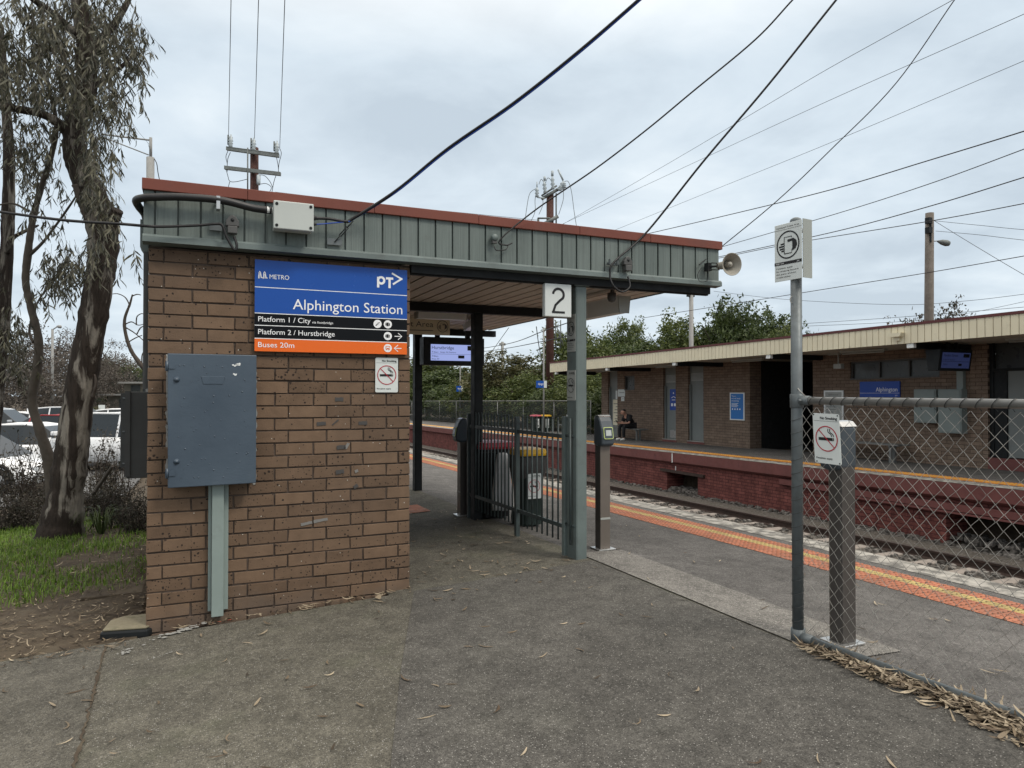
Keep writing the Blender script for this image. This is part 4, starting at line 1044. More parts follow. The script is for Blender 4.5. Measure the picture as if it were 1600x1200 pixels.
# overhead lines
def span(pts, r, label, group='overhead power and telephone lines'):
    P = [PD(*p) for p in pts]; d_ = (P[-1]-P[-2]).normalized(); P += [] if group.startswith('track') or 'lines' not in group or pts[-1][0] < 1590 and pts[-1][0] < 1550 else [P[-1]+d_*6+Vector((0, 0, .15)), P[-1]+d_*22+Vector((0, 0, 1.2))]     # the line runs on past the frame
    return wire(P, r, label, 'cable_black', 'wire', 'overhead_wire', 8, group)
span([(868, 357, 36), (1050, 252, 28), (1200, 163, 22), (1300, 104, 19), (1485, 2, 15), (1560, -40, 14)], 0.0066, 'thin overhead line, upper one of the three rising from the pole behind the roof')
span([(864, 357, 36), (1100, 247, 28), (1300, 155, 21), (1600, 22, 15), (1680, -15, 14)], 0.0066, 'thin overhead line, middle one of the three rising from the pole behind the roof')
span([(930, 372, 34), (1100, 303, 28), (1300, 222, 22), (1600, 95, 16), (1700, 52, 15)], 0.0061, 'thin overhead line, lower one of the three rising from the pole behind the roof')
span([(1000, 368, 22), (1150, 333, 18), (1300, 296, 15), (1450, 251, 12.5), (1600, 205, 10.5), (1700, 172, 10)], 0.0098, 'black overhead cable crossing the sky just above the roof corner')
span([(1120, 388, 22), (1300, 336, 17), (1450, 288, 14), (1600, 233, 12), (1700, 195, 11)], 0.0082, 'black overhead cable, second below the roof corner cable')
span([(1120, 402, 22), (1300, 363, 17), (1450, 323, 14), (1600, 277, 12), (1700, 246, 11)], 0.0098, 'black overhead cable passing behind the top of the pole sign')
span([(1120, 404, 22), (1240, 380, 19), (1450, 346, 15), (1600, 318, 13), (1700, 298, 12)], 0.0090, 'black overhead cable reaching the timber pole top')
span([(1003, 497, 26), (1150, 474, 22), (1300, 450, 19), (1450, 426, 17), (1600, 400, 15), (1700, 382, 14)], 0.0090, 'black overhead cable crossing low above the trees')
span([(1115, 455, 40), (1230, 468, 36), (1400, 476, 33), (1500, 471, 31), (1620, 457, 29)], 0.0098, 'faint sagging line far behind the timber pole')
span([(1460, 345, 24), (1530, 352, 22), (1640, 362, 20)], 0.0074, 'thin line leaving the timber pole, upper one')
span([(1462, 361, 24), (1530, 367, 22), (1640, 379, 20)], 0.0074, 'thin line leaving the timber pole, lower one')
span([(1460, 345, 24), (1530, 388, 22), (1640, 452, 20)], 0.0074, 'stay wire slanting down from the timber pole to the right')
span([(1250, 506, 60), (1400, 496, 55), (1620, 478, 48)], 0.0164, 'faint distant line low over the far roof')
span([(1250, 510, 60), (1400, 503, 55), (1620, 486, 48)], 0.0164, 'faint distant line lowest over the far roof')
span([(1500, 492, 60), (1560, 480, 50), (1640, 462, 44)], 0.0131, 'faint distant line rising at the right edge')
span([(430, 300, 28), (620, 322, 30), (840, 344, 33)], 0.0090, 'thin line strung between the two brown poles above the red roof edge')

# ------------------------------------------------------------------ horn speaker at the roof corner
p = PY(1108, 417, 4.97); S = thing('horn_speaker', (p.x, 4.99, p.z-.05), 'beige horn loudspeaker on the right end of the green cladding', 'loudspeaker')
ax = Vector((-.10, -.985, -.09)).normalized(); o = Vector((p.x+.085, 4.89, p.z+.006))
b = MB(); b.lathe(o, ax, [(-.06, 0), (-.06, .03), (-.02, .034), (0, .034), (.03, .036), (.06, .045), (.09, .062), (.115, .085), (.125, .096), (.130, .098), (.130, .094), (.12, .086), (.09, .058), (.06, .04), (.04, .034), (.04, 0)], 32); b.build('horn', 'horn_beige', S)
b = MB(); b.lathe(o, ax, [(.04, .024), (.105, .024), (.11, .02), (.11, 0)], 18); b.lathe(o, ax, [(.1105, .010), (.114, .010), (.114, 0)], 12); b.build('throat', 'horn_beige', S)
b = MB(); b.box((p.x-.02, 4.96, p.z-.035), (p.x+.02, 5.012, p.z+.035)); b.tube([(p.x, 4.965, p.z), o-ax*.055], .009, 8); b.tube([(p.x+.0, 4.94, p.z+.03), (p.x+.05, 4.93, p.z+.03), (p.x+.07, 4.92, p.z-.03), (p.x+.0, 4.94, p.z-.03)], .005, 6); b.build('bracket', 'dark_steel', S)
wire([PY(1096, 418, 4.95), PY(1090, 430, 4.95), PY(1094, 440, 4.95), PY(1105, 438, 4.95), PY(1107, 422, 4.96)], .0025, 'thin wire loop hanging from the horn speaker bracket')

# ------------------------------------------------------------------ number sign and things under the roof
a = PY(851.5, 494, 5.09); c = PY(893, 445, 5.09)
S = thing('platform_number_sign', ((a.x+c.x)/2, 5.12, a.z), 'white square sign with a black figure 2 under the roof beam', 'sign')
F = front((a.x, 5.09, a.z)); w_, h_ = c.x-a.x, c.z-a.z
b = MB(); b.fbox(F, 0, w_, 0, h_, -.05, 0); b.build('plate', 'sign_white', S, bevel=.006)
b = MB(); R_ = w_*.20; cx = w_*.50; cy = h_*.67
pts = arc(cx, cy, R_, 175, -35, 16, R_*.98) + [(cx+R_*.3, cy-R_*.95), (cx-R_*.55, cy-R_*1.75), (cx-R_*.95, h_*.145)]
b.fline(F, pts, w_*.085, .0015); b.frect(F, cx-R_*1.2, cx+R_*1.22, h_*.105, h_*.17, .0018); b.build('lettering', 'letter_black', S)
b = MB(); b.box((a.x+.02, 5.09, c.z), (a.x+.05, 5.11, 2.392)); b.box((c.x-.05, 5.09, c.z), (c.x-.02, 5.11, 2.392)); b.build('bracket', 'dark_steel', S)
X, Y, z, bw, bd = POST; xl = X - bw/2 - .002
for (y0, y1, fn, lb) in ((490, 549, ticket_sign, 'grey ticket area sign on the side of the green steel column'), (578, 626, no_smoking, 'grey no smoking sign low on the side of the green steel column')):
    zt = PX(901, y0, xl).z; zb = PX(901, y1, xl).z
    S = thing('column_sign', (xl, Y+bd/2, zb), lb, 'sign'); fn(west((xl, Y+bd-.008, zb)), bd-.012, zt-zb, S, 'sign_grey_white', **({'ring': 'letter_black'} if fn is no_smoking else {}))
a = PY(620, 521, 8.9); c = PY(703, 496, 8.9)
S = thing('ticket_area_sign', ((a.x+c.x)/2, 8.9, a.z), 'cream hanging ticket area sign half hidden behind the brick wall', 'sign')
x0 = 1.75; F = front((x0, 8.9, a.z)); w_, h_ = c.x-x0, c.z-a.z
b = MB(); b.fbox(F, 0, w_, 0, h_, -.05, 0); b.build('panel', 'cream_cladding', S, bevel=.004)
b = MB(); b.text("Validated Ticket Area", F, w_*.83, h_*.42, h_*.3, .002, 'r', w_*.78); b.frect(F, w_*.05, w_*.83, h_*.2, h_*.24, .002); hand_ticket(b, F, w_*.925, h_*.48, h_*.33, .002); b.build('lettering', 'letter_grey', S)
b = MB(); b.box((x0+.2, 8.91, c.z), (x0+.23, 8.94, 2.482)); b.box((x0+w_-.2, 8.91, c.z), (x0+w_-.17, 8.94, 2.482)); b.build('hanger', 'dark_steel', S)
# train information screen
a = PY(662, 570, 9.6); c = PY(757, 529, 9.6)
S = thing('information_screen', ((a.x+c.x)/2, 9.65, a.z), 'black hanging screen showing train times under the near shelter roof', 'screen')
b = MB(); b.box((a.x, 9.6, a.z), (c.x, 9.8, c.z)); b.build('case', 'dark_steel', S, bevel=.01)
b = MB(); b.box((a.x+.2, 9.66, c.z), (a.x+.26, 9.72, 2.482)); b.box((c.x-.26, 9.66, c.z), (c.x-.2, 9.72, 2.482)); b.build('hanger', 'dark_steel', S)
a2 = PY(673, 563, 9.598); c2 = PY(754, 540, 9.598); F = front((a2.x, 9.597, a2.z)); w_, h_ = c2.x-a2.x, c2.z-a2.z
b = MB(); b.frect(F, 0, w_, 0, h_, .001); b.build('display', 'screen_glow', S)
b = MB(); b.text("Hurstbridge", F, w_*.02, h_*.70, h_*.20, .003, 'l', w_*.42); b.text("9:26am   Stops All Stations", F, w_*.02, h_*.48, h_*.085, .003, 'l', w_*.46); b.frect(F, w_*.01, w_*.97, h_*.395, h_*.41, .003)
b.text("9:46am", F, w_*.02, h_*.22, h_*.10, .003); b.text("Stops All", F, w_*.02, h_*.06, h_*.09, .003); b.frect(F, w_*.70, w_*.97, h_*.66, h_*.95, .003); b.frect(F, w_*.52, w_*.64, h_*.15, h_*.34, .003); b.text("9:21:05", F, w_*.95, h_*.13, h_*.13, .003, 'r')
b.build('lettering', 'letter_black', S)
b = MB(); b.text("5 min", F, w_*.94, h_*.73, h_*.14, .0045, 'r'); b.build('lettering', 'letter_white', S)
# light fittings
def fitting(p0, p1, wd, ht, label, hang):
    p0, p1 = Vector(p0), Vector(p1); d = (p1-p0); L_ = d.length; u = d.normalized(); n_ = Vector((0, 0, 1)).cross(u)
    S = thing('light_fitting', (p0+p1)/2 - Vector((0, 0, ht)), label, 'light fitting', 'light fittings under the near roof')
    Fq = Fr(p0, n_, (0, 0, 1)); Fq.n = u
    b = MB(); b.prism(Fq, [(-wd/2, 0), (-wd*.38, -ht), (wd*.38, -ht), (wd/2, 0)], .012, L_-.012); b.build('diffuser', 'white_paint', S)
    for s_ in (0, L_-.011): b = MB(); b.prism(Fq, [(-wd*.53, .004), (-wd*.4, -ht*1.04), (wd*.4, -ht*1.04), (wd*.53, .004)], s_, s_+.011); b.build('end_cap', 'sign_grey_white', S)
    b = MB()
    for t_ in (.2, .8): b.tube([p0+d*t_, p0+d*t_+Vector((0, 0, hang))], .006, 6)
    b.build('hanger', 'dark_steel', S)
fitting((3.64, 5.55, 2.40), (3.64, 6.45, 2.40), .13, .15, 'long pale light fitting hanging along the open right side of the roof', .13)
fitting((3.15, 8.0, 2.42), (3.35, 8.9, 2.42), .12, .08, 'light fitting further back beside the dark rear posts', .07)
fitting((2.3, 7.75, 2.42), (2.9, 7.75, 2.42), .14, .07, 'light fitting behind the second dark beam above the walkway', .07)
b = MB(); o = PY(1000, 440, 5.35); b.lathe((3.42, 5.42, 2.40), (0, 0, -1), [(-.08, .012), (0, .012), (0, .04), (.05, .04), (.075, .028), (.085, 0)], 16); b.box((3.39, 5.39, 2.46), (3.45, 5.45, 2.483))
tag(b.build('dome_camera', 'grey_plastic'), 'small dark dome camera under the roof beside the number sign column', 'camera')
# ------------------------------------------------------------------ card readers
def reader(loc, face, label, H=1.15, head=True):
    """column facing -Y before rotation by face"""
    S = thing('card_reader', loc, label, 'card reader', 'ticket card readers at the entrance'); x, y, z = loc
    b = MB(); b.box((x-.085, y-.08, z+.0), (x+.085, y+.08, z+.012)); b.build('base_plate', 'stainless', S, bevel=.003)
    b = MB(); b.mat = 0; b.box((x-.05, y-.042, z+.012), (x+.05, y-.036, z+H-.10)); b.mat = 1; b.box((x-.05, y-.0355, z+.012), (x+.05, y+.048, z+H-.08)); b.build('column', ['bronze_steel', 'bronze_dark'], S, bevel=.003)
    b = MB(); b.box((x-.049, y-.0445, z+.265), (x+.049, y-.042, z+.283)); b.build('label_strip', 'sign_grey_white', S)
    # rounded head: side profile swept across
    F = Fr((x-.068, y, z+H-.25), (0, 1, 0), (0, 0, 1))
    pr = [(.05, -.0), (.05, .235), (.025, .258), (-.01, .262), (-.035, .25), (-.06, .215), (-.085, .15), (-.098, .07), (-.095, .02), (-.085, .0), (-.03, -.012)]
    b = MB(); b.prism(F, pr, 0, .136); b.build('head', 'reader_slate', S, bevel=.022, seg=4)
    b = MB(); b.prism(Fr((x-.060, y, z+H-.25), (0, 1, 0), (0, 0, 1)), [(.054, .235), (.028, .262), (-.01, .2675), (-.037, .256), (-.035, .25), (-.01, .262), (.025, .257), (.05, .235)], 0, .12); b.build('cap', 'stainless', S)
    # screen on the sloped face
    p0 = Vector((x, y-.0915, z+H-.25+.11)); v = Vector((0, .026, .16)).normalized(); Fs = Fr(p0, (1, 0, 0), v); 
    def rrect(w_, h_, r_): return arc(w_-r_, h_-r_, r_, 0, 90, 4)+arc(-w_+r_, h_-r_, r_, 90, 180, 4)+arc(-w_+r_, -h_+r_, r_, 180, 270, 4)+arc(w_-r_, -h_+r_, r_, 270, 360, 4)
    b = MB(); b.prism(Fs, rrect(.047, .052, .014), 0, .006); b.build('ring', 'lime_ring', S)
    b = MB(); b.prism(Fs, rrect(.042, .047, .011), 0, .0075); b.build('bezel', 'reader_slate', S)
    b = MB(); b.fbox(Fs, -.027, .027, -.024, .026, 0, .009); b.build('screen', 'reader_screen', S)
    S.rotation_euler = (0, 0, face); return S
p = PZ(942, 861, .11); reader((p.x, p.y, gz(p.x, p.y)+.006), 0, 'bronze ticket card reader with lit screen beside the green column', 1.165)
p = PZ(722, 803, .12); reader((p.x, p.y, gz(p.x, p.y)), -pi/2, 'dark ticket card reader at the far end of the steel paling gate', 1.10)
p = PZ(1316, 1008, .12); reader((p.x+.0, p.y, gz(p.x, p.y)+.006), pi, 'bronze ticket card reader seen from behind through the chain link fence', 1.20)

# ------------------------------------------------------------------ steel paling fence beside the column
G0 = PZ(883, 869, .12); G1 = PZ(733, 807, .12); G0.z = gz(G0.x, G0.y); G1.z = gz(G1.x, G1.y)
S = thing('paling_fence', (G0+G1)/2, 'dark green steel paling fence across the platform entrance', 'fence')
d = G1-G0; L_ = Vector((d.x, d.y, 0)).length; u = Vector((d.x, d.y, 0)).normalized()
Fg = Fr((G0.x, G0.y, 0), u, (0, 0, 1))
def gp(s_): q = G0 + d*(s_/L_); return q.z
ZP = EYE - .225
for s_, top in ((0, ZP+.03), (.93, ZP+.0), (L_, ZP+.0)):
    b = MB(); b.fbox(Fg, s_-.022, s_+.022, gp(s_)-.03, top, -.022, .022); b.build('post', 'green_steel' if s_ == 0 else 'fence_green', S, bevel=.004)
for k, (s0, s1, n_) in enumerate(((.022, .908, 9), (.952, L_-.022, 14))):
    for i in range(1, n_):
        s_ = s0 + (s1-s0)*i/n_; b = MB(); q = Fg.p(s_, 0, 0)
        b.tube([(q.x, q.y, gp(s_)+.11), (q.x, q.y, ZP+.0)], .0085, 8); b.tube([(q.x, q.y, ZP), (q.x, q.y, ZP+.02)], [.0085, .003], 8); b.build('paling', 'fence_green', S)
    for zz in (ZP-.14, gp(.5)+.245):
        b = MB(); b.fbox(Fg, s0, s1, zz-.017, zz+.017, -.009, .009); b.build('rail', 'fence_green', S)
b = MB()
for zz in (ZP-.13, gp(0)+.27): b.tube([Fg.p(-.02, zz, 0), (POST[0]-.05, POST[1]+.03, zz)], .012, 8)
b.build('bracket', 'fence_green', S)
b = MB(); q = (POST[0]-.078, POST[1]+.05); b.tube([(q[0], q[1], gp(0)+.12), (q[0], q[1], ZP+.02)], .010, 8); b.build('paling', 'fence_green', S)

# ------------------------------------------------------------------ bins behind it
def bin_(loc, w_, dp, H, body, lid, label, liner=None, sticker=False):
    x, y, z = loc; S = thing('rubbish_bin', loc, label, 'bin'); t_ = .82
    b = MB(); n_ = 12; 
    def ring(k, zz, r_=.06): w2, d2 = w_/2*k, dp/2*k; return [(x+q[0], y+q[1], zz) for q in arc(w2-r_, d2-r_, r_, 0, 90, 3)+arc(-w2+r_, d2-r_, r_, 90, 180, 3)+arc(-w2+r_, -d2+r_, r_, 180, 270, 3)+arc(w2-r_, -d2+r_, r_, 270, 360, 3)]
    prof = [(t_, z+.02), (t_, z+.06), (.98, z+H*.86), (1.06, z+H*.865), (1.06, z+H*.90), (1.0, z+H*.905)]
    v = []; [v.extend(ring(k, zz)) for k, zz in prof]; m_ = 16
    b.add(v, [tuple(reversed(range(m_)))] + [(i*m_+k, i*m_+(k+1) % m_, (i+1)*m_+(k+1) % m_, (i+1)*m_+k) for i in range(len(prof)-1) for k in range(m_)] + [tuple((len(prof)-1)*m_+k for k in range(m_))], False); b.build('body', body, S)
    b = MB(); v = []; prof = [(1.10, z+H*.905), (1.12, z+H*.93), (1.05, z+H*.985), (.6, z+H)]; [v.extend(ring(k, zz)) for k, zz in prof]
    b.add(v, [tuple(reversed(range(m_)))] + [(i*m_+k, i*m_+(k+1) % m_, (i+1)*m_+(k+1) % m_, (i+1)*m_+k) for i in range(3) for k in range(m_)] + [tuple(3*m_+k for k in range(m_))], False); b.build('lid', lid, S)
    b = MB(); b.tube([(x-w_*.40, y+dp*.38, z+.07), (x-w_*.34, y+dp*.38, z+.07)], .07, 14); b.tube([(x+w_*.34, y+dp*.38, z+.07), (x+w_*.40, y+dp*.38, z+.07)], .07, 14); b.build('wheel', 'tyre', S)
    if liner:
        rr_ = random.Random(3); b = MB(); v = []; prof = [(1.0, z+H*.66), (1.07, z+H*.70), (1.12, z+H*.76), (1.14, z+H*.82), (1.10, z+H*.885)]
        for k, zz in prof: v.extend([(q[0]+rr_.gauss(0, .006), q[1]+rr_.gauss(0, .006), q[2]+(rr_.gauss(0, .022) if k == 1.0 else 0)) for q in ring(k, zz)])
        b.add(v, [(i*m_+k, i*m_+(k+1) % m_, (i+1)*m_+(k+1) % m_, (i+1)*m_+k) for i in range(len(prof)-1) for k in range(m_)], True); b.build('liner', liner, S)
    return S
p = PZ(825, 819, .12); z = gz(p.x, p.y); p.z = z
S = bin_(tuple(p), .28, .32, .82, 'bin_green', 'lid_yellow', 'dark green bin with a yellow lid and no smoking sticker behind the palings', 'dark_tape')
no_smoking(front((p.x-.09, p.y-.32/2*1.0-.008, z+.30)), .16, .26, S, 'sign_white', 'sticker')
p2 = PZ(768, 806, .12); p2.z = gz(p2.x, p2.y)
S = bin_(tuple(p2), .40, .42, .86, 'black_drum', 'lid_red', 'black bin with a red lid behind the palings beside the rear post')
b = MB(); rr_ = random.Random(6); v = []; cyy = p2.y-.30; cxx = PY(785, 750, cyy).x; n_ = 22
for k, (f_, w2, d2) in enumerate(((.74, .05, .03), (.72, .06, .045), (.6, .08, .055), (.45, .098, .065), (.3, .115, .07), (.16, .125, .07), (.12, .12, .06))):
    for i in range(n_):
        an = 2*pi*i/n_; w_ = 1+.06*sin(an*7+k*.3)*(1-.3*f_); v.append((cxx+w2*cos(an)*w_, cyy+d2*sin(an)*w_, p2.z+f_+rr_.gauss(0, .004)))
b.add(v, [(k*n_+i, k*n_+(i+1) % n_, (k+1)*n_+(i+1) % n_, (k+1)*n_+i)[::-1] for k in range(6) for i in range(n_)] + [tuple(range(n_)), tuple(6*n_+i for i in range(n_))[::-1]], True)
o = b.build('bin_liner', 'liner_grey'); tag(o, 'pale grey plastic bin bag hanging in front of the black red-lidded bin', 'bin bag')

# ------------------------------------------------------------------ chain link fence and its tall sign post
B0 = PZ(1247, 1004, .13); B1 = PZ(1590, 1128, .14); B0.z = gz(B0.x, B0.y); 
u = Vector((B1.x-B0.x, B1.y-B0.y, 0)).normalized(); Fc = Fr((B0.x, B0.y, 0), u, (0, 0, 1))
def PV(x, y):
    r = ray(x, y); t_ = (Fc.n.dot(Vector((B0.x, B0.y, 0)) - Vector((0, 0, 0)))) / (r.x*Fc.n.x + r.y*Fc.n.y)
    q = O + r*t_; return (q - Fc.o).dot(u), q.z
def gl(s_): q = Fc.p(s_, 0, 0); return gz(q.x, q.y)
s_a, zr0 = PV(1262, 626); s_b, zr1 = PV(1590, 631)
def zr(s_): return zr0 + (zr1-zr0)*(s_-s_a)/(s_b-s_a)
ZTOP = PV(1243, 345)[1]
S = thing('chain_link_fence', (B0.x, B0.y, B0.z), 'galvanised chain link fence with a tall end post and pipe rails at the right', 'fence')
b = MB(); b.tube([(B0.x, B0.y, B0.z-.02), (B0.x, B0.y, ZTOP)], .030, 20); b.build('end_post', 'galvanised', S)
b = MB(); b.lathe((B0.x, B0.y, ZTOP), (0, 0, 1), [(-.012, .031), (.0, .032), (.008, .028), (.016, .015), (.018, 0)], 16); b.build('post_cap', 'galvanised', S)
LEN = 4.6
b = MB(); b.tube([Fc.p(.035, zr(.035), 0), Fc.p(LEN, zr(LEN), 0)], .0205, 14); b.build('top_rail', 'pipe_steel', S)
b = MB(); b.tube([Fc.p(.02, gl(0)+.03, 0), Fc.p(LEN, gl(LEN)+.03, 0)], .0215, 12); b.build('bottom_rail', 'galvanised', S)
b = MB(); b.lathe((B0.x, B0.y, zr(0)-.04), (0, 0, 1), [(0, .0305), (.0, .036), (.075, .036), (.075, .0305)], 18); b.tube([Fc.p(.02, zr(0), 0), Fc.p(.085, zr(.08), 0)], .026, 12); b.tube([Fc.p(.05, zr(0), .02), Fc.p(.05, zr(0), .045)], .007, 6); b.build('fitting', 'galvanised', S, bevel=.002, seg=1)
b = MB(); b.lathe((B0.x, B0.y, gl(0)-.0), (0, 0, 1), [(0, .0305), (0, .038), (.07, .038), (.07, .0305)], 18); b.tube([Fc.p(.02, gl(0)+.03, 0), Fc.p(.10, gl(.08)+.03, 0)], .027, 12); b.build('fitting', 'galvanised', S)
PI_, VP = .066, .072
b = MB(); rw = random.Random(12); i = 0; s_ = .045
zlow = .05
while s_ < LEN:
    pts = []; k = i % 2; zz = zr(s_) - .035
    while zz > gl(s_) + zlow - .02:
        off = (PI_/4+.0015) if k % 2 == 0 else -(PI_/4+.0015)
        pts.append(Fc.p(max(.032, s_ + off*.98) + rw.gauss(0, .0018), zz + rw.gauss(0, .0015), (.003 if k % 2 == 0 else -.003))); zz -= VP/2; k += 1
    b.tube(pts, .0014, 5, True, True); s_ += PI_/2; i += 1
s_ = .10; b.mat = 1
while s_ < LEN:
    c_ = Vector(Fc.p(s_, zr(s_), 0)); pts = []
    for k in range(13):
        an = 2*pi*k/12 ; pts.append(c_ + Fc.v*(.0225*sin(an)) + Fc.n*(.0225*cos(an)) + Fc.u*(.014*sin(an)))
    b.tube(pts, .0016, 5, False); b.tube([c_ + Fc.v*-.0225, c_ + Fc.v*-.035 + Fc.u*.01], .0016, 4); s_ += PI_
z = zr(0)-.10
while z > gl(0)+.1:
    c_ = Vector((B0.x, B0.y, z)); pts = [c_ + Vector((.0318*cos(2*pi*k/14), .0318*sin(2*pi*k/14), .012*sin(2*pi*k/14+2))) for k in range(15)]; b.tube(pts, .0016, 4, False); z -= VP*1.02
b.build('mesh', ['wire_steel', 'dark_grey_enclosure'], S)
b = MB(); b.tube(smooth([Fc.p(.06, zr(0)+.02, .0), Fc.p(.03, zr(0)+.06, .02), Fc.p(-.002, zr(0)+.085, .0)]), .003, 5); b.build('tie_wire', 'wire_steel', S)
b = MB(); b.tube(smooth([Vector((B0.x-.034, B0.y, ZTOP-.42)) + Vector((-.012*sin(t_*1.2), 0, .018*cos(t_*1.2)-.02)) for t_ in range(6)]), .002, 5); b.build('tie_wire', 'wire_steel', S)
# no smoking sign tied to the mesh
sa, za = PV(1276.5, 722); sb, zb_ = PV(1272, 645); sc_, zc_ = PV(1313, 646)
tl = radians(3.2); uu = (Fc.u*cos(tl) + Fc.v*-sin(tl)*.4).normalized(); vv = (Fc.v*cos(tl) - Fc.u*sin(tl)).normalized()
Fs = Fr(Fc.p(sa, za, .012), uu, vv); S2 = thing('no_smoking_sign', Fc.p((sa+sc_)/2, za, .012), 'white no smoking sign tied crookedly to the chain link fence', 'sign')
no_smoking(Fs, (sc_-sb)*1.0, (zb_-za)*1.0, S2)
w_, h_ = (sc_-sb), (zb_-za); b = MB()
for (x_, y_) in ((.04*w_, .97*h_), (.95*w_, .97*h_), (.08*w_, .03*h_), (.94*w_, .03*h_)): b.lathe(Fs.p(x_, y_, .003), Fs.n, [(0, .004), (.003, .003), (.0035, 0)], 8)
b.build('eyelet', 'dark_steel', S2)
# folded ticket area sign at the post top
zt, zb_ = PV(1243, 350)[1], PV(1243, 437)[1]; hh = zt-zb_-.0
S2 = thing('ticket_area_sign', (B0.x, B0.y, zb_), 'folded grey ticket area sign clamped round the top of the tall fence post', 'sign')
th = radians(-4); dirv = Vector((sin(th), cos(th), 0)); wv = .185
cc = Vector((B0.x-.036, B0.y-.012, zb_-.004)); Fp = Fr(cc + dirv*(wv*.66), -dirv, (0, 0, 1)); ticket_sign(Fp, wv, hh+.01, S2, 'sign_white')
c1 = Fp.p(wv+.001, 0, -.001); d2 = Vector((cos(radians(-28)), sin(radians(-28)), 0)); d2 = Vector((.93, .10, 0)).normalized()
b = MB(); Fb = Fr(c1 + Vector((.004, 0, .004)), d2, (0, 0, 1)); b.fbox(Fb, 0, .075, 0, hh+.012, -.003, 0); b.build('back_panel', 'sign_back', S2)
b = MB()
for zq in (.06, hh-.05): b.lathe((B0.x, B0.y, zb_+zq), (0, 0, 1), [(0, .031), (0, .036), (.02, .036), (.02, .031)], 16)
b.build('clamp', 'stainless', S2)

# ------------------------------------------------------------------ pit lid, marks and leaf litter
pc = PZ(206, 980, -.02); S = thing('service_pit', (pc.x, pc.y, gz(pc.x, pc.y)), 'weathered concrete service pit lid at the corner of the brick wall', 'pit lid')
poly = [PZ(*q, .0) for q in ((178, 990), (190, 966), (229, 961), (229, 984), (214, 991))]
F = Fr((pc.x, pc.y, gz(pc.x, pc.y)), (1, 0, 0), (0, 1, 0))
pl = [(-.17, -.12), (.10, -.17), (.13, -.12), (.14, .16), (-.06, .17), (-.14, .1)]
b = MB(); b.prism(F, [(x*1.0, y*1.0) for x, y in pl], -.02, .035); b.build('frame', 'dark_steel', S, bevel=.012)
b = MB(); b.prism(F, [(x*.92, y*.92) for x, y in pl], .036, .05); b.build('cover', 'pit_concrete', S, bevel=.006)
def blot(px_, py_, r_, seed, mat, n=14, asp=1.0, rot=0):
    p = PZ(px_, py_, gz(0, 5)); p = PZ(px_, py_, gz(p.x, p.y)); rr_ = random.Random(seed); b = MB()
    for q in range(n):
        t_ = rr_.gauss(0, .5)*asp; x, y = p.x + r_*(t_*cos(rot)+rr_.gauss(0, .25)), p.y + r_*(t_*sin(rot)+rr_.gauss(0, .12)); s_ = r_*rr_.uniform(.05, .25)
        b.add([(x+s_*cos(a_)*rr_.uniform(.5, 1), y+s_*sin(a_)*rr_.uniform(.4, .9), gz(x, y)+.009) for a_ in [k*pi/4 for k in range(8)]], [tuple(range(8))])
    structure(b.build('paint_mark', mat, origin=(0, 0, 0)))
MATS['spray_red'] = paint('spray_red', (.42, .07, .04), .9, 0, .2, 20, .2)
MATS['chalk_mark'] = paint('chalk_mark', (.26, .26, .245), .95, 0, .2, 30, .2)
blot(345, 973, .05, 1, 'spray_red', 10); blot(290, 985, .10, 2, 'chalk_mark', 60, 2.2, .55); blot(197, 1020, .06, 3, 'chalk_mark', 22, 1.2, 1.4)
blot(255, 1025, .03, 4, 'chalk_mark', 50, 9, .45)

def leaf_strip(b, x, y, z, ln, wd, yaw, tilt, curl, bend, mat=0):
    """a long gum leaf lying about: four segments, curled up a little"""
    n_ = 4; v = []; px_, py_ = x, y; h_ = yaw
    for i in range(n_+1):
        t_ = i/n_; w2 = wd*(sin(pi*(t_*.9+.06))**.8)/2 + .0006
        zz = z + curl*(2*t_-1)**2*ln + tilt*t_*ln; nx_, ny_ = -sin(h_), cos(h_); tw = .25*sin(t_*3+yaw)
        v += [(px_+nx_*w2, py_+ny_*w2, zz+w2*tw), (px_-nx_*w2, py_-ny_*w2, zz-w2*tw)]
        h_ += bend/n_; px_ += cos(h_)*ln/n_; py_ += sin(h_)*ln/n_
    b.add(v, [(2*i, 2*i+1, 2*i+3, 2*i+2) for i in range(n_)], True, mat)
rl = random.Random(21)
# drift along the fence foot
b = MB()
for i in range(4600):
    s_ = .12 + 3.6*rl.random(); wdt = min(1.0, .25+s_*.45)
    off = rl.gauss(.06, .06)*(wdt+.25*max(0, s_-.7)) + .01
    if off < -.03 and s_ > .2: off *= .6
    q = Fc.p(s_, 0, off); hgt = max(0, .05*wdt*(1-abs(off-.04)/.1)) * rl.random()
    leaf_strip(b, q.x, q.y, gz(q.x, q.y)+.008+hgt, rl.choice((rl.uniform(.015, .05), rl.uniform(.04, .13), rl.uniform(.06, .14))), rl.uniform(.004, .019), atan2(u.y, u.x)+rl.gauss(0, .8)+(pi if rl.random() < .5 else 0), rl.gauss(0, .08), abs(rl.gauss(0, .12)), rl.gauss(0, .8), 1 if rl.random() < .3 else 0)
tag(b.build('leaf_litter', ['litter', 'dark_litter'], origin=(0, 0, 0)), 'drift of dry gum leaves heaped along the foot of the chain link fence', 'leaf litter', kind='stuff')
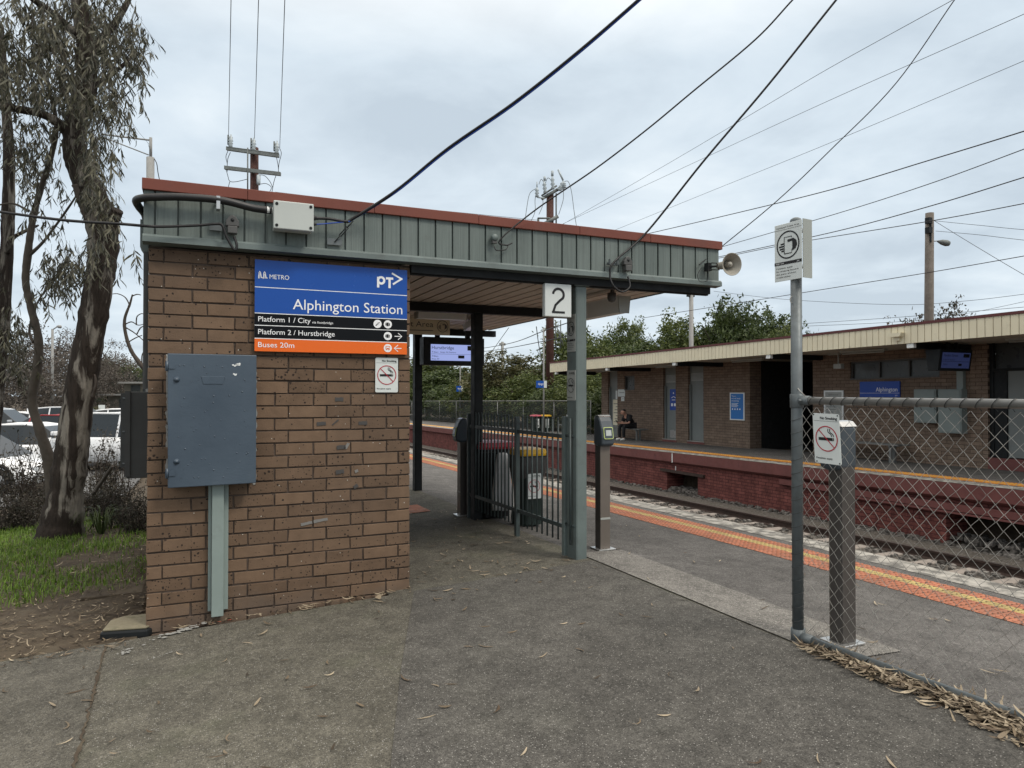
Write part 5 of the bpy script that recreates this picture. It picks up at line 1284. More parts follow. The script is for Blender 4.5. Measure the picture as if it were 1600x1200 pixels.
# scattered singles over the forecourt, more in the entrance
b = MB()
for i in range(430):
    if i < 190: x, y = rl.uniform(1.5, 2.9), rl.uniform(4.7, 8.5)
    elif i < 320: x, y = rl.uniform(-3, 3.2), rl.uniform(1.8, 5.0)
    elif i < 360: x, y = rl.uniform(3.2, 4.7), rl.uniform(1.8, 8)
    else: t_ = rl.random(); x, y = WL+.2+t_*(WR-WL-.2), WY-.02-abs(rl.gauss(0, .035))
    leaf_strip(b, x, y, gz(x, y)+.010, rl.uniform(.035, .10), rl.uniform(.005, .013), rl.uniform(0, 6.3), 0, abs(rl.gauss(0, .08)), rl.gauss(0, 1.0), 1 if rl.random() < .35 else 0)
tag(b.build('leaf_litter', ['litter', 'dark_litter'], origin=(0, 0, 0)), 'single fallen gum leaves scattered over the asphalt', 'leaf litter', kind='stuff')
p = PZ(594, 936, .06); b = MB(); leaf_strip(b, p.x-.03, p.y, gz(p.x, p.y)+.012, .06, .04, .7, .2, .2, .2); tag(b.build('fallen_leaf', 'litter'), 'single broad pale leaf lying on the asphalt by the wall foot', 'leaf')
def vn(x, y, s_=1.0, seed=0):
    def h(i, j): q = math.sin(i*127.1+j*311.7+seed*74.7)*43758.5453; return q-math.floor(q)
    x, y = x*s_, y*s_; i, j = math.floor(x), math.floor(y); fx_, fy_ = x-i, y-j; fx_ = fx_*fx_*(3-2*fx_); fy_ = fy_*fy_*(3-2*fy_)
    return (h(i, j)*(1-fx_)+h(i+1, j)*fx_)*(1-fy_)+(h(i, j+1)*(1-fx_)+h(i+1, j+1)*fx_)*fy_
def grassy(x, y):
    q = vn(x, y, 2.2, 1)*.6+vn(x, y, 5.5, 2)*.4
    bias = 0.60
    bias -= max(0, (6.15+ .55*vn(x, y, 1.3, 5) - y))*1.3          # bare mulch along the asphalt edge
    bias -= max(0, x+.75)*.9                                     # thins towards the building
    bias += .25 if x < -1.3 else 0
    bias -= .38 if (x > -1.15 and y > 7.4) else 0
    bias -= .4*max(0, vn(x, y, 1.1, 7)-.5)
    return q + bias - .5
b = MB(); n = 0
while n < 34000:
    x, y = rl.uniform(-5.2, -.32), 5.15 + 6.5*rl.random()**1.35
    if x > -.5*y/6+2 : continue
    if grassy(x, y) < rl.random()*.55: n += .12; continue
    yaw = rl.uniform(0, 6.3); ln = rl.uniform(.03, .075)*(1 if y < 8 else 1.2); wd = rl.uniform(.0022, .0045)*(1+.06*(y-5)); lean = abs(rl.gauss(.5, .35))
    z = ground_z(x, y); cx_, sx_ = cos(yaw), sin(yaw); px_, py_ = -sx_*wd, cx_*wd
    v = [(x+px_, y+py_, z), (x-px_, y-py_, z), (x+cx_*lean*ln*.4-px_*.7, y+sx_*lean*ln*.4-py_*.7, z+ln*.6), (x+cx_*lean*ln*.4+px_*.7, y+sx_*lean*ln*.4+py_*.7, z+ln*.6), (x+cx_*lean*ln, y+sx_*lean*ln, z+ln*(.95-.25*lean))]
    b.add(v, [(0, 1, 2, 3), (3, 2, 4)], False); n += 1
tag(b.build('grass', 'grass', origin=(0, 0, 0)), 'green grass on the bank under the gum tree', 'grass', kind='stuff')
b = MB()
for i in range(9000):
    x, y = rl.uniform(-4.5, -.3), 4.9 + 6*rl.random()**1.6
    if grassy(x, y) > .45 and rl.random() < .8: continue
    if y < 5.12 and rl.random() < .4+ .5*vn(x, y, 6, 9): continue
    leaf_strip(b, x, y, ground_z(x, y)+.006+.018*rl.random() if y > 5.0 else gz(x, y)+.012, rl.choice((rl.uniform(.01, .035), rl.uniform(.02, .06), rl.uniform(.04, .11))), rl.uniform(.002, .011), rl.uniform(0, 6.3), rl.gauss(0, .12), abs(rl.gauss(0, .12)), rl.gauss(0, .8), 0 if rl.random() < .3 else 1)
tag(b.build('leaf_litter', ['litter', 'dark_litter'], origin=(0, 0, 0)), 'brown leaf and twig mulch between the asphalt, grass and brick wall', 'leaf litter', kind='stuff')
p = PZ(180, 925, -.05); b = MB(); b.box((p.x-.22, p.y-.15, ground_z(p.x, p.y)-.02), (p.x+.2, p.y+.22, ground_z(p.x, p.y)+.012)); tag(b.build('pit_cover', 'dirt', bevel=.01), 'flat dark square cover half buried in the mulch', 'cover')
# ------------------------------------------------------------------ far station building
WXF, CX, ZS, ZTF = 15.4, 13.5, 2.66, 3.06
S = thing('station_building', (WXF, 14, fz(14)), 'long brown brick station building with cream cladding and dark red roof edge across the tracks', 'station building')
FBLD = S
class SB(MB):
    def build(s, *a, **k):
        s.v = [(x, y, z-.01*y) for x, y, z in s.v]; return MB.build(s, *a, **k)
b = SB(); YS0, YE = -2.0, 25.2
ops = [(4.2, 9.6, .0, 2.66), (10.66, 13.06, 1.98, 2.44), (14.26, 16.66, 0, 2.66), (18.8, 19.6, .10, 2.66), (20.27, 21.0, .10, 2.66), (22.8, 23.5, 1.86, 2.42), (24.0, 24.7, .05, 2.66)]
y = YS0
for (a, c, z0, z1) in ops:
    b.box((WXF, y, -.3), (WXF+.22, a, ZS))
    if z1 >= ZS: b.build('wall', 'far_brick', S); b = SB()
    if z0 > .001: b.box((WXF, a, -.3), (WXF+.22, c, z0))
    if z1 < ZS: b.box((WXF, a, z1), (WXF+.22, c, ZS))
    y = c
b.box((WXF, y, -.3), (WXF+.22, YE, ZS))
b.mat = 1; b.box((WXF+.2, YE-.22, -.3), (19.5, YE-.001, ZS-.001)); b.build('wall', ['far_brick', 'far_brick_end'], S); b = SB()
b.box((19.4, YS0, -.3), (19.5, YE-.23, ZS)); b.build('wall', 'far_brick', S); b = SB()
# breezeway sides and back; their near-black colour stands in for the shade inside
b.box((WXF+.45, 14.05, -.3), (19.2, 14.259, ZS)); b.build('passage_wall', 'passage_shade', S); b = SB(); b.box((WXF+.45, 16.661, -.3), (19.2, 16.87, ZS)); b.build('passage_wall', 'passage_shade', S)
b = SB(); b.box((WXF+.221, 14.05, -.3), (WXF+.449, 14.259, ZS)); b.build('wall', 'far_brick_end', S); b = SB(); b.box((WXF+.221, 16.661, -.3), (WXF+.449, 16.87, ZS)); b.build('wall', 'far_brick_end', S); b = SB(); b.box((WXF+1.6, 14.26, -.30), (19.2, 16.66, .012)); b.build('passage_floor', 'passage_shade', S)
b = SB(); b.box((19.0, 14.26, -.3), (19.1, 16.66, ZS)); b.build('back_wall', 'passage_shade', S)
b = SB(); b.box((WXF-.015, 4.2, -.05), (WXF+.2, 9.6, .24)); b.build('plinth', 'coping_red', S)
for (a, c) in ((18.8, 19.6), (20.27, 21.0)): b = SB(); b.box((WXF-.012, a-.04, -.05), (WXF+.05, c+.04, .075)); b.build('plinth', 'coping_red', S)
def door(a, c, z0, zd, mt='door_grey', vent=True, label=None):
    q = SB(); q.box((WXF+.12, a+.002, z0), (WXF+.16, c-.002, zd)); d_ = q.build('door', mt, S, bevel=.004)
    q = SB(); q.tube([(WXF+.085, a+.09, z0+.95), (WXF+.085, a+.09, z0+1.1)], .012, 6); q.box((WXF+.085, a+.075, z0+.99), (WXF+.12, a+.105, z0+1.05)); q.build('handle', 'stainless', d_)
    q = SB(); q.box((WXF+.10, a+.002, zd+.001), (WXF+.16, c-.002, ZS)); q.build('transom_panel', 'door_grey', S)
    q = SB(); q.box((WXF+.06, c-.06, z0), (WXF+.118, c-.002, zd)); q.box((WXF+.06, a+.002, z0), (WXF+.118, a+.04, zd)); q.build('door_frame', 'door_grey', S)
    if vent:
        q = SB(); z = zd+.12; h_ = .24; w_ = c-a
        q.box((WXF+.08, a+.08, z), (WXF+.098, c-.08, z+.02)); q.box((WXF+.08, a+.08, z+h_), (WXF+.098, c-.08, z+h_+.02)); q.box((WXF+.08, a+.08, z+.021), (WXF+.098, a+.1, z+h_-.001)); q.box((WXF+.08, c-.1, z+.021), (WXF+.098, c-.08, z+h_-.001))
        for k in range(5): q.box((WXF+.085, a+.1, z+.03+k*.042), (WXF+.097, c-.1, z+.05+k*.042))
        q.build('vent', 'sign_grey_white', S)
    q = SB(); q.box((WXF-.014, a-.03, z0-.022), (WXF+.12, c+.03, z0-.002)); q.build('sill', 'sign_grey_white', S)
    return d_
door(18.8, 19.6, .10, 2.0); d1 = door(20.27, 21.0, .10, 1.98); door(24.0, 24.7, .05, 2.0, vent=False)
q = SB(); q.box((WXF+.112, 20.31, .14), (WXF+.118, 20.75, .42)); q.build('kick_plate', 'stainless', d1)
F = west((WXF+.117, 20.82, 0)); q = SB(); q.fbox(F, .07, .5, 1.12, 1.86, 0, .006); q.build('notice', 'far_sign_blue', d1)
F.o.x -= .0075; q = SB(); q.fdisc(F, .28, 1.72, .03, 0); q.fline(F, [(.16, 1.55), (.28, 1.60), (.40, 1.55)], .02, 0); q.fline(F, [(.18, 1.48), (.38, 1.48)], .02, 0); q.frect(F, .14, .24, 1.26, 1.36, 0); q.frect(F, .30, .42, 1.26, 1.36, 0); q.build('lettering', 'letter_white', d1)
q = SB(); q.box((WXF+.11, 24.03, .48), (WXF+.119, 24.5, 1.5)); q.build('poster', 'cream_cladding', S); q = SB(); q.box((WXF+.11, 24.08, 1.52), (WXF+.119, 24.3, 1.86)); q.build('poster', 'sign_white', S)
q = SB()
for k in range(7): q.box((WXF+.107, 24.08, .6+k*.12), (WXF+.1095, 24.45-.08*(k % 3), .625+k*.12))
q.build('lettering', 'letter_grey', S)
for a, c, z0, z1 in ((23.45, 23.95, 1.62, 1.90), (23.50, 23.72, 1.44, 1.60)):
    q = SB(); q.box((WXF-.008, a, z0), (WXF-.002, c, z1)); q.box((WXF-.010, a+.05, (z0+z1)/2), (WXF-.0085, c-.1, (z0+z1)/2+.02), 1); q.build('notice', ['sign_white', 'letter_grey'], S)
def window(a, c, z0, z1, bars):
    q = SB(); q.box((WXF+.04, a, z0), (WXF+.09, a+.04, z1)); q.box((WXF+.04, c-.04, z0), (WXF+.09, c, z1)); q.box((WXF+.04, a+.041, z1-.04), (WXF+.09, c-.041, z1)); q.box((WXF-.01, a, z0), (WXF+.09, c, z0+.035))
    for t_ in bars: q.box((WXF+.045, t_-.02, z0+.036), (WXF+.085, t_+.02, z1-.041))
    f = q.build('window', 'grey_plastic', S); q = SB(); q.box((WXF+.092, a, z0), (WXF+.1, c, z1)); q.build('pane', 'window_dark', f)
window(10.66, 13.06, 1.98, 2.44, (11.45, 12.25)); window(22.8, 23.5, 1.86, 2.42, ())
# wide grey shutter at the right with a transom above
q = SB(); q.box((WXF+.06, 4.2, 2.06), (WXF+.14, 9.52, 2.12)); q.box((WXF+.06, 9.521, .24), (WXF+.14, 9.6, ZS)); q.box((WXF+.06, 9.25, .24), (WXF+.14, 9.32, 2.059)); q.box((WXF+.08, 9.321, .24), (WXF+.13, 9.52, 2.059)); q.build('door_frame', 'dark_steel', S)
q = SB(); q.box((WXF+.15, 4.2, 2.121), (WXF+.16, 9.52, ZS)); q.build('transom_panel', 'window_dark', S)
q = SB(); q.box((WXF+.09, 7.9, .26), (WXF+.13, 9.245, 2.059)); q.build('door', 'door_grey', S, bevel=.004); q = SB(); q.box((WXF+.09, 4.2, .26), (WXF+.13, 7.89, 2.059)); q.build('door', 'door_grey', S, bevel=.004)
# roof
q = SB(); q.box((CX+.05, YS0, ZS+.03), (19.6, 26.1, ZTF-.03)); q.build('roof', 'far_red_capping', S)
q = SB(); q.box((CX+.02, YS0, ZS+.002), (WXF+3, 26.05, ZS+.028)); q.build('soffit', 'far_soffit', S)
q = SB(); y = 26.15
while y > YS0: q.box((CX, y-.136, ZS-.02), (CX+.02, y, ZTF-.055)); y -= .15
q.box((CX+.021, YS0, ZS-.02), (CX+.03, 26.15, ZTF-.056), 1); x = CX+.04
while x < 19.5: q.box((x, 26.13, ZS-.02), (x+.142, 26.15, ZTF-.055)); x += .15
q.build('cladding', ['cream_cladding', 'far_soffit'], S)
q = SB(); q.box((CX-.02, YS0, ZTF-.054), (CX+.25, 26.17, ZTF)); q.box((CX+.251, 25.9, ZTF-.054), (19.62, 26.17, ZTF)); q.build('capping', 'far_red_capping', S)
for k, y in enumerate((6.1, 10.0, 13.97, 17.9, 21.8, 25.7)):
    q = SB(); q.box((CX+.12, y-.06, ZS-.13), (WXF-.002, y+.06, ZS)); bm = q.build('beam', 'dark_steel', S)
    q = SB(); q.box((CX+.03, y-.075, ZS-.115), (CX+.115, y+.075, ZS-.022)); q.build('beam_cap', 'white_paint', bm)
for k, (a, c, lb) in enumerate(((11.36, 12.6, 'batten light under the far roof above the high window'), (15.2, 16.5, 'batten light under the far roof in front of the dark passage'), (19.1, 20.3, 'batten light under the far roof above the two grey doors'), (22.4, 24.2, 'batten light under the far roof above the bench'), (7.3, 8.7, 'batten light under the far roof at the right edge'))):
    zz = ZS-.01*(a+c)/2; b = MB(); S2 = thing('batten_light', (14.55, (a+c)/2, zz-.1), lb, 'light fitting', 'batten lights under the far roof')
    b.box((14.50, a, zz-.05), (14.60, c, zz-.005)); b.build('housing', 'sign_grey_white', S2); b = MB(); b.tube([(14.55, a+.05, zz-.07), (14.55, c-.05, zz-.07)], .02, 8); b.build('tube', 'sign_grey_white', S2)
p = PX(1404, 528, CX-.01); S2 = thing('bulkhead_light', p, 'cream bulkhead light on the cream cladding of the far roof', 'light fitting'); F = west((CX-.002, p.y+.12, p.z))
b = MB(); b.prism(F, [(0, .02), (.22, .02), (.26, .10), (-.04, .10)], 0, .12); b.build('hood', 'cream_cladding', S2); b = MB(); b.fbox(F, .06, .16, -.06, .019, 0, .05); b.build('body', 'cream_cladding', S2)
# signs and boxes on the far wall
a = PX(1343, 620, WXF-.05); c = PX(1405, 596, WXF-.05); w_ = a.y-c.y; h_ = .385; F = west((WXF-.04, a.y, PX(1374, 620.5, WXF).z))
S2 = thing('station_sign', (WXF-.03, a.y-w_/2, F.o.z), 'dark blue station name sign on the far brick wall', 'sign')
b = MB(); b.fbox(F, 0, w_, 0, h_, -.036, 0); b.build('panel', 'far_sign_blue', S2); b = MB(); b.text("Alphington", F, w_*.95, h_*.36, h_*.26, .003, 'r', w_*.53); b.frect(F, 0, w_, h_*.25, h_*.265, .003); b.text("ptv", F, w_*.95, h_*.08, h_*.09, .003, 'r'); b.build('lettering', 'letter_white', S2)
a = PX(1140, 656, WXF-.04); c = PX(1162.5, 613.5, WXF-.04); w_ = a.y-c.y; h_ = c.z-a.z; F = west((WXF-.03, a.y, a.z))
S2 = thing('poster', (WXF-.02, a.y-w_/2, a.z), 'blue poster in a white frame on the far brick wall', 'poster'); b = MB(); b.fbox(F, 0, w_, 0, h_, -.026, 0); b.build('frame', 'white_paint', S2)
b = MB(); b.fbox(F, w_*.07, w_*.93, h_*.04, h_*.96, .001, .004); b.build('sheet', 'poster_blue', S2)
b = MB()
for i, (s_, ww) in enumerate((("You", .3), ("we've been", .62), ("training", .5))): b.text(s_, F, w_*.13, h_*(.85-.085*i), h_*.05, .006, 'l', w_*ww)
for i in range(4): b.frect(F, w_*.13, w_*(.6-.07*(i % 2)), h_*(.6-.04*i), h_*(.615-.04*i), .006)
for i in range(4): b.fdisc(F, w_*(.2+.17*i), h_*.40, h_*.03, .006, 12)
b.build('lettering', 'letter_white', S2)
a = PX(1287, 662, WXF-.04); c = PX(1317, 610, WXF-.04); w_ = a.y-c.y; h_ = c.z-a.z; F = west((WXF-.03, a.y, a.z))
S2 = thing('framed_notice', (WXF-.02, a.y-w_/2, a.z), 'white framed notice on the far wall beside the dark passage', 'notice'); b = MB(); b.fbox(F, 0, w_, 0, h_, -.026, 0); b.build('frame', 'white_paint', S2)
b = MB(); b.fbox(F, w_*.08, w_*.92, h_*.05, h_*.95, .001, .003); b.build('sheet', 'sign_grey_white', S2); b = MB(); b.frect(F, w_*.25, w_*.75, h_*.86, h_*.875, .005)
for i in range(8): b.frect(F, w_*.15, w_*(.5+.3*((i*7) % 5)/5), h_*(.75-.08*i), h_*(.76-.08*i), .005)
b.build('lettering', 'letter_grey', S2)
for (x0, y0, x1, y1, lb) in ((1428, 660, 1462, 608, 'smaller grey metal cabinet on the far brick wall'), (1466, 676, 1502, 608, 'taller grey metal cabinet on the far brick wall with a pipe above')):
    a = PX(x0, y0, WXF-.2); c = PX(x1, y1, WXF-.2); S2 = thing('wall_cabinet', (WXF-.1, (a.y+c.y)/2, a.z), lb, 'cabinet')
    b = MB(); b.box((WXF-.2, c.y, a.z), (WXF-.003, a.y, c.z)); b.build('case', 'far_grey_enclosure', S2, bevel=.008); b = MB(); b.box((WXF-.212, c.y+.03, a.z+.03), (WXF-.202, a.y-.03, c.z-.03)); b.build('door', 'far_grey_enclosure', S2, bevel=.003)
    if x0 > 1440: b = MB(); b.box((WXF-.1, c.y+.03, c.z), (WXF-.003, c.y+.17, 2.35)); b.build('conduit', 'far_grey_enclosure', S2)
a = PX(1310, 576, 14.9); S2 = thing('security_camera', a, 'small white security camera under the far roof beside the passage', 'camera')
b = MB(); b.box((a.x-.06, a.y-.12, a.z), (a.x+.06, a.y+.10, a.z+.12)); b.build('body', 'sign_grey_white', S2); b = MB(); b.tube([(a.x, a.y, a.z+.12), (a.x, a.y, ZS-.01*a.y)], .018, 8); b.box((a.x-.04, a.y-.04, ZS-.01*a.y-.05), (a.x+.04, a.y+.30, ZS-.01*a.y-.003)); b.build('bracket', 'sign_grey_white', S2)
# far screen
zt = ZS-.10-.1; xa, xb, yy = 13.9, 14.92, 9.6
zb_ = PY(1495, 579, yy).z; zt = PY(1495, 546, yy).z
S2 = thing('information_screen', (14.4, yy+.15, zb_), 'dark hanging train information screen under the far roof', 'screen')
b = MB(); F = Fr((xa, 0, 0), (0, 1, 0), (0, 0, 1)); b.prism(F, [(yy+.06, zb_), (yy+.28, zb_), (yy+.34, zt), (yy, zt)], 0, xb-xa); b.build('case', 'dark_steel', S2, bevel=.01)
b = MB(); b.box((14.3, yy+.1, zt), (14.36, yy+.16, ZS-.1)); b.box((14.55, yy+.1, zt), (14.61, yy+.16, ZS-.1)); b.build('hanger', 'dark_steel', S2)
v = Vector((0, -.06, zt-zb_)).normalized(); F = Fr((xa+.07, yy+.048, zb_+.05), (1, 0, 0), v); w_, h_ = xb-xa-.14, (zt-zb_)*.74; b = MB(); b.frect(F, 0, w_, 0, h_, .004); b.build('display', 'far_screen_glow', S2)
b = MB(); b.text("Flinders Street", F, w_*.05, h_*.74, h_*.16, .006, 'l', w_*.5); b.frect(F, w_*.75, w_*.97, h_*.7, h_*.93, .006); b.text("Stops All Stations", F, w_*.05, h_*.5, h_*.09, .006, 'l', w_*.4); b.frect(F, 0, w_, h_*.42, h_*.44, .006); b.text("9:41am", F, w_*.05, h_*.2, h_*.1, .006); b.frect(F, w_*.6, w_*.72, h_*.15, h_*.3, .006); b.build('lettering', 'letter_black', S2)
# benches on the far platform
def bench(x, y0, y1, label, zz=None, back=False, mt='bench_grey'):
    z = fz((y0+y1)/2); S2 = thing('bench', (x, (y0+y1)/2, z), label, 'bench', 'benches on the far platform')
    for i in range(4): b = MB(); b.box((x-.2+.105*i, y0, z+.41), (x-.2+.105*i+.09, y1, z+.44)); b.build('seat_slat', mt, S2)
    for yy in (y0+.25, y1-.25):
        b = MB(); b.box((x-.03, yy-.025, z), (x+.03, yy+.025, z+.40)); b.box((x-.19, yy-.02, z+.375), (x+.2, yy+.02, z+.409)); b.box((x-.16, yy-.03, z), (x-.1, yy+.03, z+.375)); b.build('leg', mt, S2)
    if back: b = MB(); b.box((x+.2, y0, z+.5), (x+.23, y1, z+.85)); b.build('backrest', 'sign_white', S2)
bench(14.85, 21.4, 23.8, 'grey bench the seated man uses against the far brick wall'); bench(15.0, 11.25, 13.1, 'grey bench by the far wall seen through the chain link fence')
bench(15.0, 51, 53.5, 'small distant bench by the far platform fence'); bench(14.6, 26.3, 27.1, 'bench with a white backrest at the left end of the far building', None, True)

# ------------------------------------------------------------------ seated man
def skin_obj(name, vs, es, mats, parent, sub=2, root=0):
    """continuous surface grown round a posed skeleton; vs: (x, y, z, radius) in world metres"""
    o = ORG[parent.name]; me = bpy.data.meshes.new(name); me.from_pydata([(x-o.x, y-o.y, z-o.z) for x, y, z, r in vs], es, [])
    me.materials.append(MT[mats]); ob = bpy.data.objects.new(name, me); COL.objects.link(ob); ob.parent = parent; ORG[ob.name] = o
    sk = ob.modifiers.new('skin', 'SKIN'); sk.use_smooth_shade = True
    me.skin_vertices.new() if not me.skin_vertices else None
    for i, (x, y, z, r) in enumerate(vs): d_ = me.skin_vertices[0].data[i]; d_.radius = (r, r) if not isinstance(r, tuple) else r; d_.use_root = (i == root); d_.use_loose = False
    sb = ob.modifiers.new('sub', 'SUBSURF'); sb.levels = sub; sb.render_levels = sub
    return ob
px0, py0 = 14.86, 22.15; pz0 = fz(22.15)
def L(f, l, z):
    if z > .53: f = f*1.2; z = .53+(z-.53)*.80
    return (px0 - f, py0 - l, pz0 + z)          # forward = towards the track (-X), left of the man = -Y... seen on the right
M_ = thing('person', (px0, py0, pz0), 'seated man in black t-shirt, black trousers and white shoes bent over his phone', 'person')
def V4(f, l, z, r): return L(f, l, z) + (r,)
vs = [V4(0, 0, .53, .115), V4(.05, 0, .68, .105), V4(.14, 0, .86, .115), V4(.20, 0, .99, .085), V4(.26, 0, 1.05, .048), V4(.315, 0, 1.10, .062), V4(.34, 0, 1.17, .088), V4(.33, 0, 1.24, .072)]
es = [(i, i+1) for i in range(7)]
for s_ in (-1, 1):
    k = len(vs); vs += [V4(.02, s_*.1, .52, .085), V4(.24, s_*.13, .535, .075), V4(.45, s_*.14, .52, .058), V4(.47, s_*.14, .29, .05), V4(.45, s_*.14, .10, .036), V4(.50, s_*.145, .045, .035), V4(.60, s_*.15, .03, .028)]
    es += [(0, k)] + [(k+i, k+i+1) for i in range(6)]
    k = len(vs); vs += [V4(.19, s_*.15, .93, .062), V4(.22, s_*.21, .80, .045), V4(.24, s_*.22, .68, .038), V4(.36, s_*.14, .66, .031), V4(.46, s_*.07, .665, .024), V4(.50, s_*.05, .672, .024)]
    es += [(3, k)] + [(k+i, k+i+1) for i in range(5)]; hb = k+5
    for j in range(4):
        k2 = len(vs); o_ = -.018+.012*j; vs += [V4(.525, s_*(.05+o_*.6), .68+o_*.5, .008), V4(.545+.004*(j % 2), s_*(.035+o_*.6), .69+o_*.5, .007), V4(.55, s_*(.02+o_*.4), .70+o_*.5, .006)]; es += [(hb, k2), (k2, k2+1), (k2+1, k2+2)]
    k2 = len(vs); vs += [V4(.50, s_*.03, .70, .008), V4(.52, s_*.015, .71, .007)]; es += [(hb, k2), (k2, k2+1)]
k = len(vs); vs += [V4(.425, 0, 1.155, .014), V4(.405, 0, 1.10, .03)]; es += [(6, k), (5, k+1)]
for s_ in (-1, 1): k = len(vs); vs += [V4(.335, s_*.092, 1.165, .016)]; es += [(6, k)]
skin_obj('body', vs, es, 'skin', M_)
b = MB()
for s_ in (-1, 1): b.lathe(L(.418, s_*.033, 1.172), Vector((-1, -s_*.25, -.1)), [(0, .011), (.006, .008), (.009, 0)], 8)
b.build('eyes', 'black_cloth', M_); b = MB(); b.tube([L(.412, -.022, 1.112), L(.418, 0, 1.110), L(.412, .022, 1.112)], .005, 5); b.build('mouth', 'sign_red', M_)
vs = [V4(-.01, 0, .52, .135), V4(.04, 0, .68, .128), V4(.13, 0, .86, .138), V4(.19, 0, .985, .12), V4(.235, 0, 1.035, .062)]; es = [(0, 1), (1, 2), (2, 3), (3, 4)]
for s_ in (-1, 1): k = len(vs); vs += [V4(.17, s_*.15, .96, .10), V4(.215, s_*.205, .81, .082), V4(.235, s_*.218, .72, .07)]; es += [(3, k), (k, k+1), (k+1, k+2)]
skin_obj('shirt', vs, es, 'black_cloth', M_)
vs = [V4(.0, 0, .52, .132)]; es = []
for s_ in (-1, 1): k = len(vs); vs += [V4(.03, s_*.1, .525, .10), V4(.24, s_*.13, .54, .09), V4(.455, s_*.14, .525, .073), V4(.475, s_*.14, .30, .067), V4(.455, s_*.14, .09, .058)]; es += [(0, k)] + [(k+i, k+i+1) for i in range(4)]
skin_obj('trousers', vs, es, 'black_cloth', M_)
for s_ in (-1, 1): skin_obj('shoe', [V4(.43, s_*.14, .05, .05), V4(.51, s_*.145, .045, .048), V4(.62, s_*.152, .035, .036)], [(0, 1), (1, 2)], 'white_shoe', M_, root=1)
skin_obj('hair', [V4(.285, 0, 1.17, .075), V4(.30, 0, 1.235, .082), V4(.355, 0, 1.275, .058)], [(0, 1), (1, 2)], 'hair_dark', M_)
b = MB(); F = Fr(L(.53, .035, .70), (0, 1, 0), Vector((-.5, 0, .5))); b.fbox(F, 0, .07, -.02, .12, -.004, .004); tag(b.build('phone', 'dark_steel', bevel=.002), 'dark mobile phone in the seated man\'s hands', 'phone')

# ------------------------------------------------------------------ things along the far platform
def meshmat():
    s = N('fence_mesh'); o_ = s.t.nodes['Material Output']; tr = s.n('ShaderNodeBsdfTransparent'); ms = s.n('ShaderNodeMixShader'); ms.inputs[0].default_value = .22
    s.fin((.10, .11, .105), .6, .2); s.l(tr.outputs[0], ms.inputs[1]); s.l(s.b.outputs[0], ms.inputs[2]); s.l(ms.outputs[0], o_.inputs[0]); MATS['fence_mesh'] = s.m
meshmat()
XF = 15.6; S2 = thing('platform_fence', (XF, 45, fz(45)), 'galvanised chain link fence along the back of the far platform', 'fence')
b = MB(); ya, yb, hF = 26.4, 84, 1.45
b.add([(XF, ya, fz(ya)+.05), (XF, yb, fz(yb)+.05), (XF, yb, fz(yb)+hF), (XF, ya, fz(ya)+hF)], [(0, 1, 2, 3)]); b.build('mesh', 'fence_mesh', S2)
b = MB(); b.tube([(XF, ya, fz(ya)+hF), (XF, yb, fz(yb)+hF)], .022, 6); b.build('top_rail', 'pipe_steel', S2); y = ya
while y < yb: b = MB(); b.tube([(XF, y, fz(y)), (XF, y, fz(y)+hF+.02)], .02, 6); b.build('post', 'pipe_steel', S2); y += 3.4
def sign_pole(px_, pyb, ptop, d, sx0, sx1, sy0, sy1, label, text=True):
    q = PD(px_, 615, d); z = fz(q.y); S2 = thing('name_sign_pole', (q.x, q.y, z), label, 'sign'); b = MB(); b.tube([(q.x, q.y, z), (q.x, q.y, PD(px_, ptop, d).z)], .04, 8); b.build('pole', 'pole_grey', S2)
    k = d/1110; w_ = (sx1-sx0)*k*1.05; h_ = (sy1-sy0)*k; zb_ = PD(px_, sy1, d).z; uu = Vector((cos(.33), -sin(.33), 0)); F = Fr(Vector((q.x, q.y, zb_)) + uu*((sx0-px_)*k) + Vector((-.04, -.06, 0)), uu, (0, 0, 1))
    b = MB(); b.fbox(F, 0, w_*.72, 0, h_, -.03, 0); b.build('panel', 'sign_blue', S2); b = MB(); b.fbox(F, w_*.725, w_, 0, h_, -.03, 0); b.build('panel', 'sign_white', S2); b = MB(); b.text("Alphington", F, w_*.68, h_*.4, h_*.3, .004, 'r', w_*.5); b.build('lettering', 'letter_white', S2)
sign_pole(849.5, 655, 512, 33, 838, 854, 595, 606, 'blue station name sign on the taller pale pole beside the far bins'); sign_pole(719, 655, 545, 47, 713.5, 723.5, 603, 612, 'blue station name sign on the pole left of the rear shelter post')
for (px_, pyb, w_, lid, lb) in ((837, 672, .40, 'far_lid_red', 'far platform bin with a pale red lid, left of the pair'), (852, 672, .42, 'lid_yellow', 'far platform bin with a yellow lid, right of the pair')):
    q = PD(px_, 615, 33.5); q.z = fz(q.y); S2 = bin_(tuple(q), w_, w_, .80, 'bin_green', lid, lb); F = front((q.x-w_*.22, q.y-w_*.5-.01, q.z+.2)); b = MB(); b.fbox(F, 0, w_*.42, 0, .42, 0, .004); b.build('sticker', 'sign_white', S2)
    b = MB(); b.frect(F, .03, w_*.42-.03, .05, .13, .006); b.frect(F, .03, w_*.42-.05, .26, .30, .006); b.build('lettering', 'letter_black', S2)

